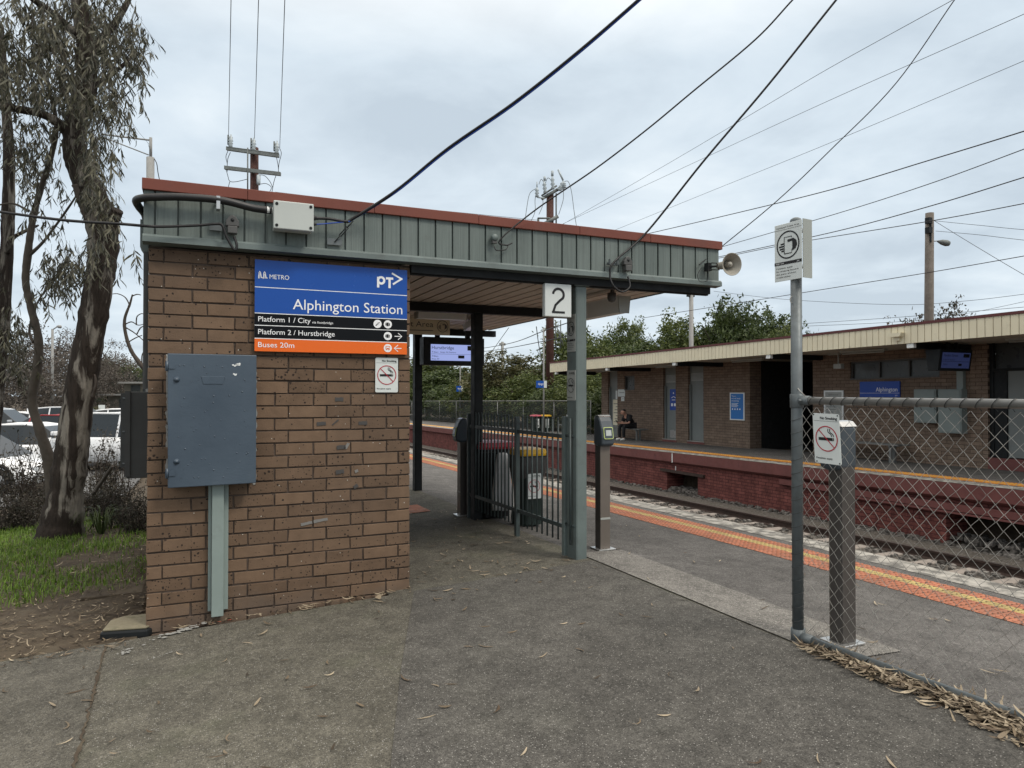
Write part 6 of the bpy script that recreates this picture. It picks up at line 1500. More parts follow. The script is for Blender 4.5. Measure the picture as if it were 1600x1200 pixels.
# ------------------------------------------------------------------ poles
def pole(px_, ptop, d, r0, r1, mat, base=-.5, lean=0): 
    q = PD(px_, 615, d); t_ = PD(px_+lean, ptop, d); b = MB(); b.tube([(q.x, q.y, base), (t_.x, t_.y, t_.z)], [r0, r1], 12); return b, q, t_
def pbar(b, x0, y0, x1, y1, d, r, d1=None): b.tube([PD(x0, y0, d), PD(x1, y1, d1 or d)], r, 6)
d = 28; b, q, t_ = pole(397.5, 231, d, .19, .155, 'brown_pole'); S2 = thing('power_pole', (q.x, q.y, -.5), 'brown timber power pole with two crossarms above the left part of the roof', 'power pole'); b.build('pole', 'brown_pole', S2)
for (x0, y0, x1, y1) in ((354, 232, 436, 243.5), (351, 262, 438.5, 272)):
    b = MB(); a, c = PD(x0, y0, d-.25), PD(x1, y1, d-.25); uu = (c-a).normalized(); F = Fr(a, uu, Vector((0, 0, 1))); b.fbox(F, 0, (c-a).length, -.07, .07, -.06, .06); b.build('crossarm', 'crossarm', S2)
b = MB(); pbar(b, 355, 229.5, 436, 240, d-.3, .02); pbar(b, 387, 300, 387, 231, d-.3, .03); b.build('brace', 'crossarm', S2)
for (x, y) in ((360, 230), (396, 235), (432, 240)):
    b = MB(); a = PD(x, y, d-.25); b.lathe(a, (0.04, 0, 1), [(0, .05), (.05, .09), (.10, .06), (.15, .10), (.2, .06), (.26, .10), (.3, .06), (.38, .08), (.44, .03), (.5, .03), (.5, 0)], 10); b.build('insulator', 'porcelain', S2)
    b = MB(); a = PD(x-3.5, y-1, d-.25); b.tube([PD(x-3.5, y-4, d-.25), PD(x-3.5, y-19, d-.25)], .035, 6); b.build('cutout', 'crossarm', S2)
b = MB(); a = PD(404, 289, d-.3); b.lathe(a, (0, 0, 1), [(0, 0), (0, .06), (.1, .075), (.38, .075), (.4, .0)], 10); b.build('surge_arrester', 'porcelain', S2)
b = MB()
for pts in (((356, 236), (353, 245), (355, 256), (355, 268)), ((360, 238), (356, 248), (355, 258)), ((353, 263), (356, 275), (359, 283), (368, 284), (386, 280)), ((359, 284), (357, 292), (356, 302)), ((432, 246), (434, 256), (435, 264), (435, 270)), ((437, 232), (439.5, 240), (436, 255), (435, 266)), ((432, 272), (428, 284), (425, 300)), ((405, 273), (414, 275), (422, 284), (426, 293)), ((405, 288), (416, 287), (424, 293), (420, 302))): b.tube(smooth([PD(x, y, d-.28) for x, y in pts]), .012, 5)
b.build('jumper_wire', 'cable_black', S2)
for i, (x0, y0, x1) in enumerate(((357, 216, 361), (397.5, 219, 404), (437, 233, 445))):
    h_ = PD(x0, y0, d).z-EYE; pts = []
    for t_ in (0, .3, .6, .85, 1.15, 1.6):
        y = y0 + (0-y0)*t_; x = x0 + (x1-x0)*t_; dd = h_*1110/max(60, (615-y)); pts.append(PD(x, y, dd))
    o = wire(pts, .010, ('left of three overhead lines rising steeply from the left brown pole', 'middle of three overhead lines rising steeply from the left brown pole', 'right of three overhead lines rising steeply from the left brown pole')[i], name='overhead_wire', cat='wire', group='overhead power and telephone lines')
d = 38; b, q, t_ = pole(859, 303, d, .23, .19, 'brown_pole', lean=.5); S2 = thing('power_pole', (q.x, q.y, -.8), 'red brown power pole with clustered insulators behind the middle of the roof', 'power pole'); b.build('pole', 'brown_pole', S2)
b = MB(); pbar(b, 846, 311, 875, 294, d-.2, .09); pbar(b, 846, 306, 870, 290, d-.2, .05); pbar(b, 846, 352, 872, 338, d-.2, .10); pbar(b, 840, 341, 860, 341, d-.2, .05); pbar(b, 841, 341, 841, 351, d, .06); pbar(b, 869, 302, 869, 352, d, .04); b.build('crossarm', 'crossarm', S2)
for i, (x0, y0, x1, y1) in enumerate(((839, 308, 839, 293), (852, 302, 850, 283), (864, 296, 863, 275), (874, 298, 880, 283), (882, 294, 881, 284))):
    b = MB(); a, c = PD(x0, y0, d-.3), PD(x1, y1, d-.3); L0 = (c-a).length; b.lathe(a, c-a, [(0, .05), (.1*L0, .12), (.25*L0, .06), (.4*L0, .13), (.55*L0, .06), (.7*L0, .12), (.85*L0, .05), (L0, .05), (L0, 0)], 8); b.build('insulator', 'porcelain', S2)
b = MB(); pbar(b, 872, 265, 880, 282, d-.3, .05); pbar(b, 839, 293, 839, 284, d-.3, .03); pbar(b, 851, 282, 851, 276, d-.3, .07); pbar(b, 863, 275, 863, 267, d-.3, .07); pbar(b, 839, 308, 851, 310, d-.3, .04); pbar(b, 870, 295, 882, 295, d-.3, .05); b.build('switch_arm', 'porcelain', S2)
b = MB()
for pts in (((839, 294), (828, 302), (823, 325), (820, 350)), ((839, 296), (836, 312), (836, 330), (830, 345)), ((851, 288), (846, 280), (842, 288)), ((863, 283), (856, 278), (852, 287)), ((881, 284), (888, 284), (893, 300), (897, 330), (901, 355)), ((880, 296), (880, 312), (873, 335)), ((848, 304), (848, 320), (842, 335))): b.tube(smooth([PD(x, y, d-.3) for x, y in pts]), .016, 5)
b.build('jumper_wire', 'crossarm', S2)
b = MB(); pbar(b, 868, 505, 880, 540, d, .03); pbar(b, 868, 500, 868, 545, d, .03); pbar(b, 876, 500, 876, 545, d, .03)
for k in range(6): pbar(b, 868, 503+k*8, 876, 503+k*8, d, .015)
b.build('ladder_frame', 'crossarm', S2)
d = 24; b, q, t_ = pole(1449.5, 333, d, .165, .13, 'grey_timber', lean=3); S2 = thing('timber_pole', (q.x, q.y, -.5), 'weathered grey timber pole with a street lamp behind the far building', 'pole'); b.build('pole', 'grey_timber', S2)
b = MB(); pbar(b, 1456, 377, 1466, 376.5, d, .018); b.build('lamp_arm', 'pole_grey', S2); b = MB(); a = PD(1465, 377, d); c = PD(1484, 381, d); b.lathe(a, c-a, [(0, .03), (.05, .05), (.15, .09), (.3, .11), (.4, .08), (.43, 0)], 12); b.build('lamp_head', 'crossarm', S2)
b = MB()
for (x, y) in ((1451, 345), (1451, 360)): a = PD(x, y, d-.15); b.box((a.x-.08, a.y-.08, a.z-.1), (a.x+.08, a.y+.08, a.z+.1)); b.box((a.x+.04, a.y-.05, a.z-.4), (a.x+.08, a.y, a.z-.1))
b.build('bracket', 'dark_steel', S2)
d = 30; b, q, t_ = pole(1080, 459, d, .10, .09, 'pole_grey'); S2 = thing('small_pole', (q.x, q.y, -.5), 'short grey pole top showing below the right corner of the near roof', 'pole'); b.build('pole', 'pole_grey', S2); b = MB(); a = PD(1079, 462, d); b.box((a.x-.17, a.y-.06, a.z-.05), (a.x+.17, a.y+.06, a.z+.07)); b.build('bracket', 'dark_steel', S2)
d = 60; b, q, t_ = pole(785, 534, d, .13, .12, 'pole_grey'); S2 = thing('small_pole', (q.x, q.y, -.8), 'distant grey pole top above the trees under the near roof edge', 'pole'); b.build('pole', 'pole_grey', S2); b = MB(); a = PD(785, 537, d); b.box((a.x-.25, a.y-.1, a.z-.15), (a.x+.25, a.y+.1, a.z+.05)); b.build('cap', 'pole_grey', S2)
d = 25; b, q, t_ = pole(235, 246, d, .14, .13, 'pole_grey', -.9); S2 = thing('lamp_pole', (q.x, q.y, -.9), 'grey pole with a long left arm rising behind the left end of the roof', 'pole'); b.build('pole', 'pole_grey', S2)
b = MB(); pbar(b, 235.5, 246, 235.5, 215, d, .055); b.build('spigot', 'pole_grey', S2); b = MB(); pbar(b, 234, 219, 160, 210, d, .03); pbar(b, 232, 242, 160, 214, d, .022); b.build('arm', 'pole_grey', S2); b = MB(); b.tube(smooth([PD(241, 248, d), PD(245, 256, d), PD(247, 270, d), PD(250, 284, d)]), .015, 5); b.build('jumper_wire', 'cable_black', S2)
d = 45; b, q, t_ = pole(82, 514, d, .10, .07, 'pole_grey', -.95); S2 = thing('street_lamp', (q.x, q.y, -.95), 'slim grey street lamp among the bare trees beyond the car park', 'street lamp'); b.build('pole', 'pole_grey', S2); b = MB(); pbar(b, 82.5, 515, 90, 510, d, .035); b.build('arm', 'pole_grey', S2); b = MB(); a = PD(89, 510, d); c = PD(97, 511, d); b.lathe(a, c-a, [(0, .05), (.1, .1), (.25, .1), (.32, 0)], 8); b.build('lamp_head', 'pole_grey', S2)
# overhead track wires glimpsed under the near roof
for i, (pts, lb) in enumerate(((((700, 552, 60), (790, 538, 45), (850, 517, 33), (900, 500, 28)), 'upper track wire glimpsed below the near roof edge'), (((700, 556, 60), (780, 546, 47), (850, 533, 33), (920, 518, 27)), 'lower track wire glimpsed below the near roof edge'), (((752, 572, 60), (775, 540, 50), (795, 512, 45)), 'slanting stay wire left of the tree under the near roof'), (((838, 510, 34), (842, 540, 34), (848, 570, 33)), 'stay wire beside the pale sign pole'))): span([p_ for p_ in pts], .02, lb, 'track wires under the near roof')
# ------------------------------------------------------------------ trees
def leafquads(b, pts, size, rnd, mat=0, flat=.0):
    for (x, y, z) in pts:
        s_ = size*rnd.uniform(.6, 1.3); a = Vector((rnd.gauss(0, 1), rnd.gauss(0, 1), rnd.gauss(0, .7))).normalized(); c = a.cross(Vector((rnd.gauss(0, 1), rnd.gauss(0, 1), rnd.gauss(0, 1)))).normalized()*.42; p = Vector((x, y, z)); a = a*s_; c = c*s_
        b.add([p-a*.5, p-a*.1+c*.5, p+a*.55, p-a*.05-c*.5], [(0, 1, 2, 3)], False, mat)
def limb_tree(b, p0, h, r, rnd, spread=.5, n=5):
    p0 = Vector(p0); b.tube(smooth([p0, p0+Vector((rnd.gauss(0, .04)*h, rnd.gauss(0, .04)*h, h*.4)), p0+Vector((rnd.gauss(0, .06)*h, rnd.gauss(0, .06)*h, h*.8))], 4), [r*(1-.8*i/8) for i in range(9)], 7)
    for i in range(n):
        a = rnd.uniform(0, 6.3); t_ = rnd.uniform(.25, .6); q = p0+Vector((0, 0, h*t_)); l_ = h*spread*rnd.uniform(.5, 1)
        b.tube(smooth([q, q+Vector((cos(a)*l_*.4, sin(a)*l_*.4, l_*.35)), q+Vector((cos(a)*l_*.8, sin(a)*l_*.8, l_*.9))], 3), [r*.45*(1-.8*k/6) for k in range(7)], 5)
def proto_tree(kind, mat, seed, h=1.0, clumps=70, per=75, leaf=.030, low=.12, wide=.42, airy=0.0):
    """unit-height tree: trunk and a crown made of leaf clumps spread through an uneven volume"""
    rnd = random.Random(seed); S2 = thing(kind, (0, 0, 0), None, 'tree'); b = MB(); limb_tree(b, (0, 0, 0), .85*h, .022, rnd); b.build('trunk', 'tree_bark', S2)
    b = MB(); ph = [rnd.uniform(0, 6.3) for _ in range(6)]
    for i in range(clumps):
        # clumps fill a lumpy, flat-bottomed volume, most of them near its skin
        th = rnd.uniform(0, 2*pi); cz = rnd.uniform(-.8, 1); sr = sqrt(max(0, 1-cz*cz)); lump = 1+.16*sin(3*th+ph[0])+.13*sin(5*th+4*cz+ph[1])+.12*sin(7*cz+2*th+ph[2]); r_ = (rnd.random()**.45)*lump*.86
        c = Vector((cos(th)*sr*wide*r_, sin(th)*sr*wide*r_, low+(.98-low)*(.45+.5*cz*r_))); c.z = max(low, min(1.02, c.z)); rr_ = rnd.uniform(.035, .08)
        pts = [(c.x+rnd.gauss(0, rr_*.6), c.y+rnd.gauss(0, rr_*.6), c.z+rnd.gauss(0, rr_*.42)) for _ in range(int(per*(1-airy*rnd.random())))]; leafquads(b, pts, leaf, rnd)
    b.build('crown', mat, S2); return S2
P_ = {'a': proto_tree('dense_tree', 'dark_green_leaf', 31, clumps=330, per=62, leaf=.034, low=.04), 'b': proto_tree('dense_tree', 'mid_green_leaf', 32, clumps=330, per=62, leaf=.034, low=.04), 'c': proto_tree('dense_tree', 'pale_green_leaf', 33, clumps=300, per=60, leaf=.032, low=.04), 'd': proto_tree('sparse_tree', 'brown_twig_leaf', 34, clumps=300, per=42, leaf=.022, airy=.4, low=.03), 'e': proto_tree('dense_tree', 'conifer_leaf', 35, clumps=240, per=60, leaf=.03), 's': proto_tree('sparse_tree', 'shrub_leaf', 36, clumps=150, per=26, leaf=.032, low=.4, airy=.6)}
used = set()
def put(k, px_, ptop, wpx, d, label, group, rot=0.0, zoff=None, tall=None):
    q = PD(px_, 615, d); z = (ground_z(q.x, q.y) if zoff is None else zoff); H = PD(px_, ptop, d).z - z; w_ = wpx*d/1110*(1.45 if k in 'abc' else 1.15); H *= 1.05 if k in 'ab' else 1.0
    o = P_[k] if k not in used else copy_tree(P_[k]); used.add(k); o.location = (q.x, q.y, z); o.scale = (w_/.95, w_/.95, H); o.rotation_euler = (0, 0, rot); tag(o, label, 'tree', group)
G1_ = 'trees behind the far platform'
for i, (k, x, yt, w_, d, lb) in enumerate((
    ('b', 668, 548, 130, 62, 'dense green tree behind the far fence, seen left of the rear shelter post'), ('a', 712, 566, 110, 58, 'dark green tree below the near information screen'), ('c', 752, 590, 70, 66, 'low pale green tree in the gap right of the rear shelter post'),
    ('c', 793, 540, 118, 46, 'olive green tree right of the dark post under the near roof'), ('a', 830, 560, 100, 50, 'dark tree behind the pole carrying the blue name sign'), ('b', 902, 505, 112, 44, 'green tree directly behind the green steel column'), ('a', 940, 515, 110, 47, 'dark tree right of the green steel column above the far roof'),
    ('b', 978, 492, 80, 56, 'taller green tree behind the others, right of the hanging light fitting'), ('a', 1010, 520, 100, 44, 'dark tree above the far roof below the light fitting end'), ('b', 1065, 488, 110, 40, 'bushy green tree below the horn speaker'), ('a', 1112, 500, 90, 42, 'dark bushy tree between the horn speaker and the tallest far tree'),
    ('a', 1152, 452, 105, 38, 'tallest dark green tree left of the tall fence post'), ('a', 1205, 474, 90, 41, 'dark tree just left of the tall fence post'), ('b', 1222, 505, 70, 36, 'lower light green tree behind the tall fence post'), ('a', 1262, 512, 60, 48, 'small dark treetop just right of the tall fence post'), ('c', 640, 560, 60, 70, 'pale treetop mostly hidden behind the brick wall edge'))):
    put(k, x, yt, w_, d, lb, G1_, i*1.7)
for i, (y, h_, k) in enumerate(((27.5, 2.6, 'a'), (30.5, 3.4, 'b'), (33.5, 2.8, 'a'), (37, 3.6, 'b'), (41, 3.0, 'a'), (45, 3.8, 'b'), (50, 3.2, 'a'), (56, 4.0, 'b'), (63, 3.6, 'a'), (71, 4.4, 'b'), (80, 4.5, 'a'))):
    o = copy_tree(P_[k], (17.6, y, fz(y)-.3)); o.scale = (3.6+.05*y, 3.6+.05*y, h_); o.rotation_euler = (0, 0, i*1.1); tag(o, 'one of the dark bushes growing close behind the far platform fence', 'bush', 'bushes behind the far platform fence')
for i, (x, yt, w_, d, lb) in enumerate(((1422, 480, 95, 32, 'thin sparse treetop left of the timber pole'), (1482, 452, 100, 31, 'taller sparse treetop right of the timber pole'), (1535, 492, 60, 34, 'low sparse treetop right of the timber pole'))): put('s', x, yt, w_, d, lb, 'sparse trees behind the far building', i*2.1)
for i, (k, x, yt, w_, d, lb) in enumerate((('d', 20, 500, 150, 52, 'bare brownish tree at the far left beyond the car park'), ('d', 78, 486, 130, 56, 'bare brownish tree behind the slim street lamp'), ('d', 128, 500, 110, 50, 'bare brownish tree directly behind the big gum trunk'), ('d', 172, 520, 110, 62, 'bare brownish tree right of the big gum trunk'), ('d', 50, 545, 140, 44, 'low bare tree in front of the taller bare trees'), ('e', 152, 560, 100, 75, 'dark distant tree mass above the low building'), ('e', 216, 574, 46, 66, 'small dark conifer beside the brick wall edge'), ('c', 145, 632, 34, 40, 'small yellow green shrub near the low building'))):
    put(k, x, yt, w_, d, lb, 'distant trees beyond the car park', i*1.3)

rt = random.Random(3)
for i in range(16):
    x, y = ((rt.uniform(-14, 13), rt.uniform(96, 125)) if i < 8 else (rt.uniform(-75, -44), rt.uniform(25, 90))); o = copy_tree(P_['a' if i % 2 else 'b'], (x, y, ground_z(x, min(y, 60))-.2)); h_ = rt.uniform(6, 9); o.scale = (h_*1.1, h_*1.1, h_); o.rotation_euler = (0, 0, i*1.3)
    tag(o, 'one of the dark trees far off on the skyline beyond the car park and platforms', 'tree', 'skyline trees far off')

# ------------------------------------------------------------------ gum trees in the foreground
def D(x, y, d): return PD(x, y, d)
def gum_leaves(b, blobs, rnd, dens=1.0):
    for (cx, cy, rx, ry, d0, n_) in blobs:
        for _ in range(int(n_*dens/7.2)):
            # a spray: a short hanging twig with leaves
            a = rnd.uniform(0, 6.3); rr_ = sqrt(rnd.random()); sx, sy = cx+rx*rr_*cos(a), cy+ry*rr_*sin(a); base = D(sx, sy, d0+rnd.gauss(0, .55)); dr = Vector((rnd.gauss(.15, .45), rnd.gauss(0, .45), -1)).normalized(); ln = rnd.uniform(.15, .42)
            tip = base+dr*ln; b.tube([base-Vector((0, 0, -.04)), base+dr*ln*.5, tip], .0018, 3, False, True, 1)
            for _k in range(rnd.randint(7, 11)):
                t_ = rnd.random(); p = base+dr*ln*t_; ld = (Vector((rnd.gauss(0, .42), rnd.gauss(0, .42), -1))).normalized(); L_ = rnd.uniform(.07, .15); sd = ld.cross(Vector((rnd.gauss(0, 1), rnd.gauss(0, 1), .1))).normalized()*rnd.uniform(.0065, .0115); bn = Vector((rnd.gauss(0, .02), rnd.gauss(0, .02), 0))
                b.add([p, p+ld*L_*.35+sd+bn*.6, p+ld*L_*.35-sd+bn*.6, p+ld*L_*.7+sd*.7+bn, p+ld*L_*.7-sd*.7+bn, p+ld*L_+bn*.6], [(0, 1, 2), (1, 3, 4, 2), (3, 5, 4)], True, 0)
def limb(b, pts, n=14, rough=.06, seed=0):
    """pts: (px x, px y, depth, width px); a trunk with lumpy girth"""
    rnd = random.Random(seed); P = smooth([D(x, y, d) for x, y, d, w_ in pts], 7); m_ = len(P); R = []
    for i in range(m_):
        t_ = i/7.0; k = min(len(pts)-2, int(t_)); f = t_-k; w_ = pts[k][3]*(1-f)+pts[k+1][3]*f; dd = pts[k][2]*(1-f)+pts[k+1][2]*f; R.append(w_/2*dd/1110*(1+rnd.gauss(0, rough)))
    b.tube(P, R, n)
dg = 8.3; rg = random.Random(77)
q = D(97, 828, dg); S2 = thing('gum_tree', (q.x, q.y, ground_z(q.x, q.y)), 'large leaning gum tree with peeling pale and brown bark on the grass bank', 'tree')
b = MB(); limb(b, [(93, 850, dg, 78), (97, 815, dg, 62), (104, 765, dg, 48), (113, 700, dg, 46), (122, 630, dg, 43), (136, 550, dg, 42), (150, 470, dg, 40), (160, 405, dg, 42), (160, 355, dg, 46), (146, 312, dg, 44), (128, 268, dg, 38), (116, 226, dg, 34), (122, 180, dg, 32), (135, 130, dg, 32), (134, 70, dg, 27), (124, 0, dg, 24), (118, -90, dg, 18)], 16, .045, 1)
limb(b, [(165, 372, dg-.05, 30), (176, 345, dg-.12, 20), (184, 328, dg-.16, 17)], 10, .04, 2)
limb(b, [(114, 215, dg, 22), (95, 196, dg-.1, 16), (70, 180, dg-.2, 13), (35, 172, dg-.3, 12), (-10, 166, dg-.4, 11), (-80, 172, dg-.5, 9)], 9, .04, 3)
limb(b, [(130, 90, dg, 18), (160, 60, dg+.3, 12), (190, 20, dg+.5, 9), (215, -30, dg+.6, 6)], 8, .04, 4)
limb(b, [(128, 60, dg, 16), (80, 20, dg-.2, 12), (40, -10, dg-.4, 9)], 8, .04, 5); limb(b, [(133, 140, dg, 12), (170, 120, dg+.2, 7), (205, 90, dg+.3, 4)], 7, .04, 6)
b.build('trunk', 'gum_bark', S2, origin=None)
b = MB()
for (pts, sd) in ((((145, 620, dg-.2, 7), (150, 600, dg-.22, 5), (148, 585, dg-.22, 2)), 1), (((118, 290, dg-.2, 10), (126, 320, dg-.22, 9), (135, 345, dg-.2, 3)), 2)): limb(b, list(pts), 6, .1, sd)
b.build('bark_strip', 'twig_bark', S2)
b = MB(); gum_leaves(b, [(30, 40, 75, 60, 8.2, 1150), (110, 40, 70, 60, 8.3, 1350), (180, 30, 45, 50, 8.6, 520), (45, 120, 70, 45, 8.1, 850), (130, 130, 62, 50, 8.2, 950), (190, 90, 40, 55, 8.6, 400), (180, 165, 30, 34, 8.6, 190), (210, 60, 20, 30, 8.8, 150), (150, 215, 30, 36, 8.0, 330), (140, 262, 22, 30, 7.9, 190), (60, 205, 50, 30, 8.0, 130), (175, 215, 20, 20, 8.4, 60), (150, 300, 26, 30, 7.95, 230), (170, 345, 26, 30, 8.0, 130), (110, 400, 45, 34, 8.8, 420), (150, 395, 22, 30, 8.0, 130), (200, 395, 12, 14, 8.2, 25), (100, -90, 150, 70, 8.4, 1600), (-90, 60, 70, 120, 8.0, 900)], rg)
b.build('crown', ['gum_leaf', 'twig_bark'], S2)
q = D(72, 740, 8.9); S2 = thing('gum_tree', (q.x, q.y, ground_z(q.x, q.y)), 'thin crooked gum sapling winding up left of the big leaning trunk', 'tree')
b = MB(); limb(b, [(84, 790, 8.9, 22), (76, 720, 8.9, 17), (62, 672, 8.9, 15), (50, 628, 8.9, 13), (58, 575, 8.9, 13), (60, 530, 8.9, 12), (48, 480, 8.9, 11), (40, 440, 8.9, 11), (43, 400, 8.9, 11), (50, 350, 8.9, 10), (62, 300, 8.9, 9), (78, 250, 8.8, 8), (88, 200, 8.7, 7), (80, 150, 8.6, 5)], 9, .05, 7); limb(b, [(44, 400, 8.9, 6), (70, 375, 8.9, 4), (110, 320, 8.8, 3), (122, 300, 8.8, 2)], 6, .05, 8); limb(b, [(52, 535, 8.9, 5), (46, 515, 8.95, 4), (60, 470, 8.9, 3), (95, 425, 8.9, 2)], 6, .05, 9); limb(b, [(45, 330, 8.9, 5), (20, 318, 8.9, 3), (-10, 322, 8.9, 2)], 6, .05, 19); b.build('trunk', 'tree_bark', S2)
b = MB(); gum_leaves(b, [(70, 320, 40, 40, 8.9, 100), (80, 275, 16, 16, 8.9, 40), (100, 425, 30, 26, 8.9, 220), (60, 440, 28, 30, 8.9, 120)], rg); b.build('crown', ['gum_leaf', 'twig_bark'], S2)
q = D(2, 760, 9.6); S2 = thing('gum_tree', (q.x, q.y, ground_z(q.x, q.y)), 'grey gum trunk cut by the left edge of the picture', 'tree')
b = MB(); limb(b, [(-22, 790, 9.6, 30), (-14, 700, 9.6, 22), (-4, 600, 9.6, 19), (4, 520, 9.6, 18), (9, 430, 9.6, 18), (13, 330, 9.6, 18), (14, 240, 9.6, 16), (8, 150, 9.6, 13), (0, 40, 9.6, 10)], 10, .04, 10); limb(b, [(11, 395, 9.55, 10), (20, 372, 9.5, 7), (60, 352, 9.4, 3)], 6, .04, 11); b.build('trunk', 'gum_bark', S2)
b = MB(); gum_leaves(b, [(20, 210, 36, 40, 9.4, 230), (45, 245, 28, 30, 9.3, 260), (22, 540, 30, 40, 9.2, 330), (15, 500, 24, 30, 9.2, 160), (-30, 400, 40, 140, 9.6, 400), (40, 280, 18, 22, 9.3, 70)], rg); b.build('crown', ['gum_leaf', 'twig_bark'], S2)
# twisted bare tree by the wall corner
q = D(236, 600, 12.5); S2 = thing('bare_tree', (q.x, q.y, ground_z(q.x, q.y)), 'small twisted bare tree beside the left edge of the brick wall', 'tree'); b = MB()
limb(b, [(246, 760, 12.5, 12), (242, 640, 12.5, 11), (236, 590, 12.5, 8), (222, 572, 12.5, 7), (205, 548, 12.5, 5.5), (196, 520, 12.5, 5), (195, 498, 12.5, 4.5), (203, 475, 12.5, 3.5), (207, 460, 12.5, 2)], 8, .04, 12)
for pts in (((203, 478), (196, 465), (184, 459), (172, 460)), ((206, 463), (214, 460), (220, 461)), ((197, 506), (206, 503), (216, 508), (226, 506)), ((197, 512), (210, 520), (224, 532), (230, 540)), ((200, 535), (212, 528), (222, 524)), ((213, 508), (214, 495), (222, 490), (228, 494)), ((214, 522), (220, 512), (230, 508)), ((222, 572), (222, 555), (228, 545))): limb(b, [(x, y, 12.5, 2.2-.4*i) for i, (x, y) in enumerate(pts)], 5, .05, 13)
b.build('trunk', 'twig_bark', S2)

# ------------------------------------------------------------------ shrubs and undergrowth
def shrub(px_, pyb, w_, h_, d, label, seed, leaves=900, twigs=26, mat='shrub_leaf', lf=.045, dep=.5):
    rnd = random.Random(seed); q = D(px_, pyb, d); z = ground_z(q.x, q.y); S2 = thing('shrub', (q.x, q.y, z), label, 'shrub', 'shrubs under the gum trees'); k = d/1110; W2, H2 = w_*k/2, h_*k
    b = MB(); tips = []
    for i in range(twigs):
        a = rnd.uniform(0, 6.3); r_ = rnd.random(); e_ = Vector((q.x+cos(a)*W2*r_, q.y+sin(a)*W2*dep*r_, z+H2*rnd.uniform(.4, 1))); s_ = Vector((q.x+rnd.gauss(0, W2*.35), q.y+rnd.gauss(0, W2*.2), z)); m_ = (s_+e_)/2+Vector((rnd.gauss(0, .08), rnd.gauss(0, .08), .05)); b.tube(smooth([s_, m_, e_], 4), [.008*(1-.8*j/8) for j in range(9)], 5); tips.append((s_, m_, e_))
    b.build('stems', 'twig_bark', S2); b = MB(); pts = []
    for i in range(leaves):
        s_, m_, e_ = rnd.choice(tips); t_ = rnd.random()**.6; p = s_+(e_-s_)*t_; pts.append((p.x+rnd.gauss(0, .07), p.y+rnd.gauss(0, .07), max(z+.01, p.z+rnd.gauss(0, .06))))
    leafquads(b, pts, lf, rnd); b.build('foliage', mat, S2); return S2
shrub(178, 800, 110, 70, 9.0, 'dense dark shrub between the big gum trunk and the brick building', 41, 2900, 60, lf=.03); shrub(150, 770, 80, 60, 10.5, 'dark leafy shrub behind the big gum trunk', 42, 1800, 40, lf=.035); shrub(215, 790, 60, 60, 8.3, 'low dark shrub under the switch cabinet', 43, 1800, 36, lf=.028)
shrub(28, 800, 110, 62, 9.4, 'dark undergrowth left of the thin gum sapling', 44, 1900, 50, lf=.032); shrub(30, 790, 130, 150, 10.2, 'tall twiggy shrub in front of the white parked car', 45, 950, 70, lf=.05); shrub(165, 760, 90, 130, 11.5, 'open twiggy shrub in front of the white car right of the trunk', 46, 900, 60, lf=.055); shrub(88, 800, 60, 70, 9.2, 'ivy covered stump at the foot of the thin gum sapling', 47, 1500, 30, lf=.03)
shrub(60, 775, 90, 55, 11.8, 'dry yellowish undergrowth beside the parked white car', 48, 1300, 40, 'brown_twig_leaf', .04)
shrub(75, 690, 90, 90, 10.6, 'reddish brown leafy twigs left of the big gum trunk', 49, 800, 40, lf=.06)
# strappy plant by the trunk foot
q = D(158, 812, 8.4); z = ground_z(q.x, q.y); b = MB(); rnd = random.Random(5)
for i in range(70):
    a = rnd.uniform(0, 6.3); ln = rnd.uniform(.2, .42); dr = Vector((cos(a), sin(a), 0)); sd = Vector((-sin(a), cos(a), 0))*.005; P = [Vector((q.x, q.y, z))+dr*.03, Vector((q.x, q.y, z))+dr*ln*.35+Vector((0, 0, ln*.7)), Vector((q.x, q.y, z))+dr*ln*.75+Vector((0, 0, ln*.75)), Vector((q.x, q.y, z))+dr*ln+Vector((0, 0, ln*.4))]
    b.add([P[0]+sd, P[0]-sd, P[1]+sd, P[1]-sd, P[2]+sd*.7, P[2]-sd*.7, P[3]], [(0, 1, 3, 2), (2, 3, 5, 4), (4, 5, 6)], True)
tag(b.build('strappy_plant', 'dark_green_leaf'), 'clump of long strappy leaves at the foot of the big gum trunk', 'plant')
a, c = D(145, 772, 8.9), D(176, 728, 8.7); b = MB(); b.tube(smooth([a, (a+c)/2+Vector((.01, 0, .01)), c], 4), [.024, .024, .023, .023, .022, .022, .021, .02, .019], 8); tag(b.build('sawn_branch', 'grey_timber'), 'pale sawn branch stub leaning out of the dark shrub', 'branch')
p = PZ(85, 790, -.2); 

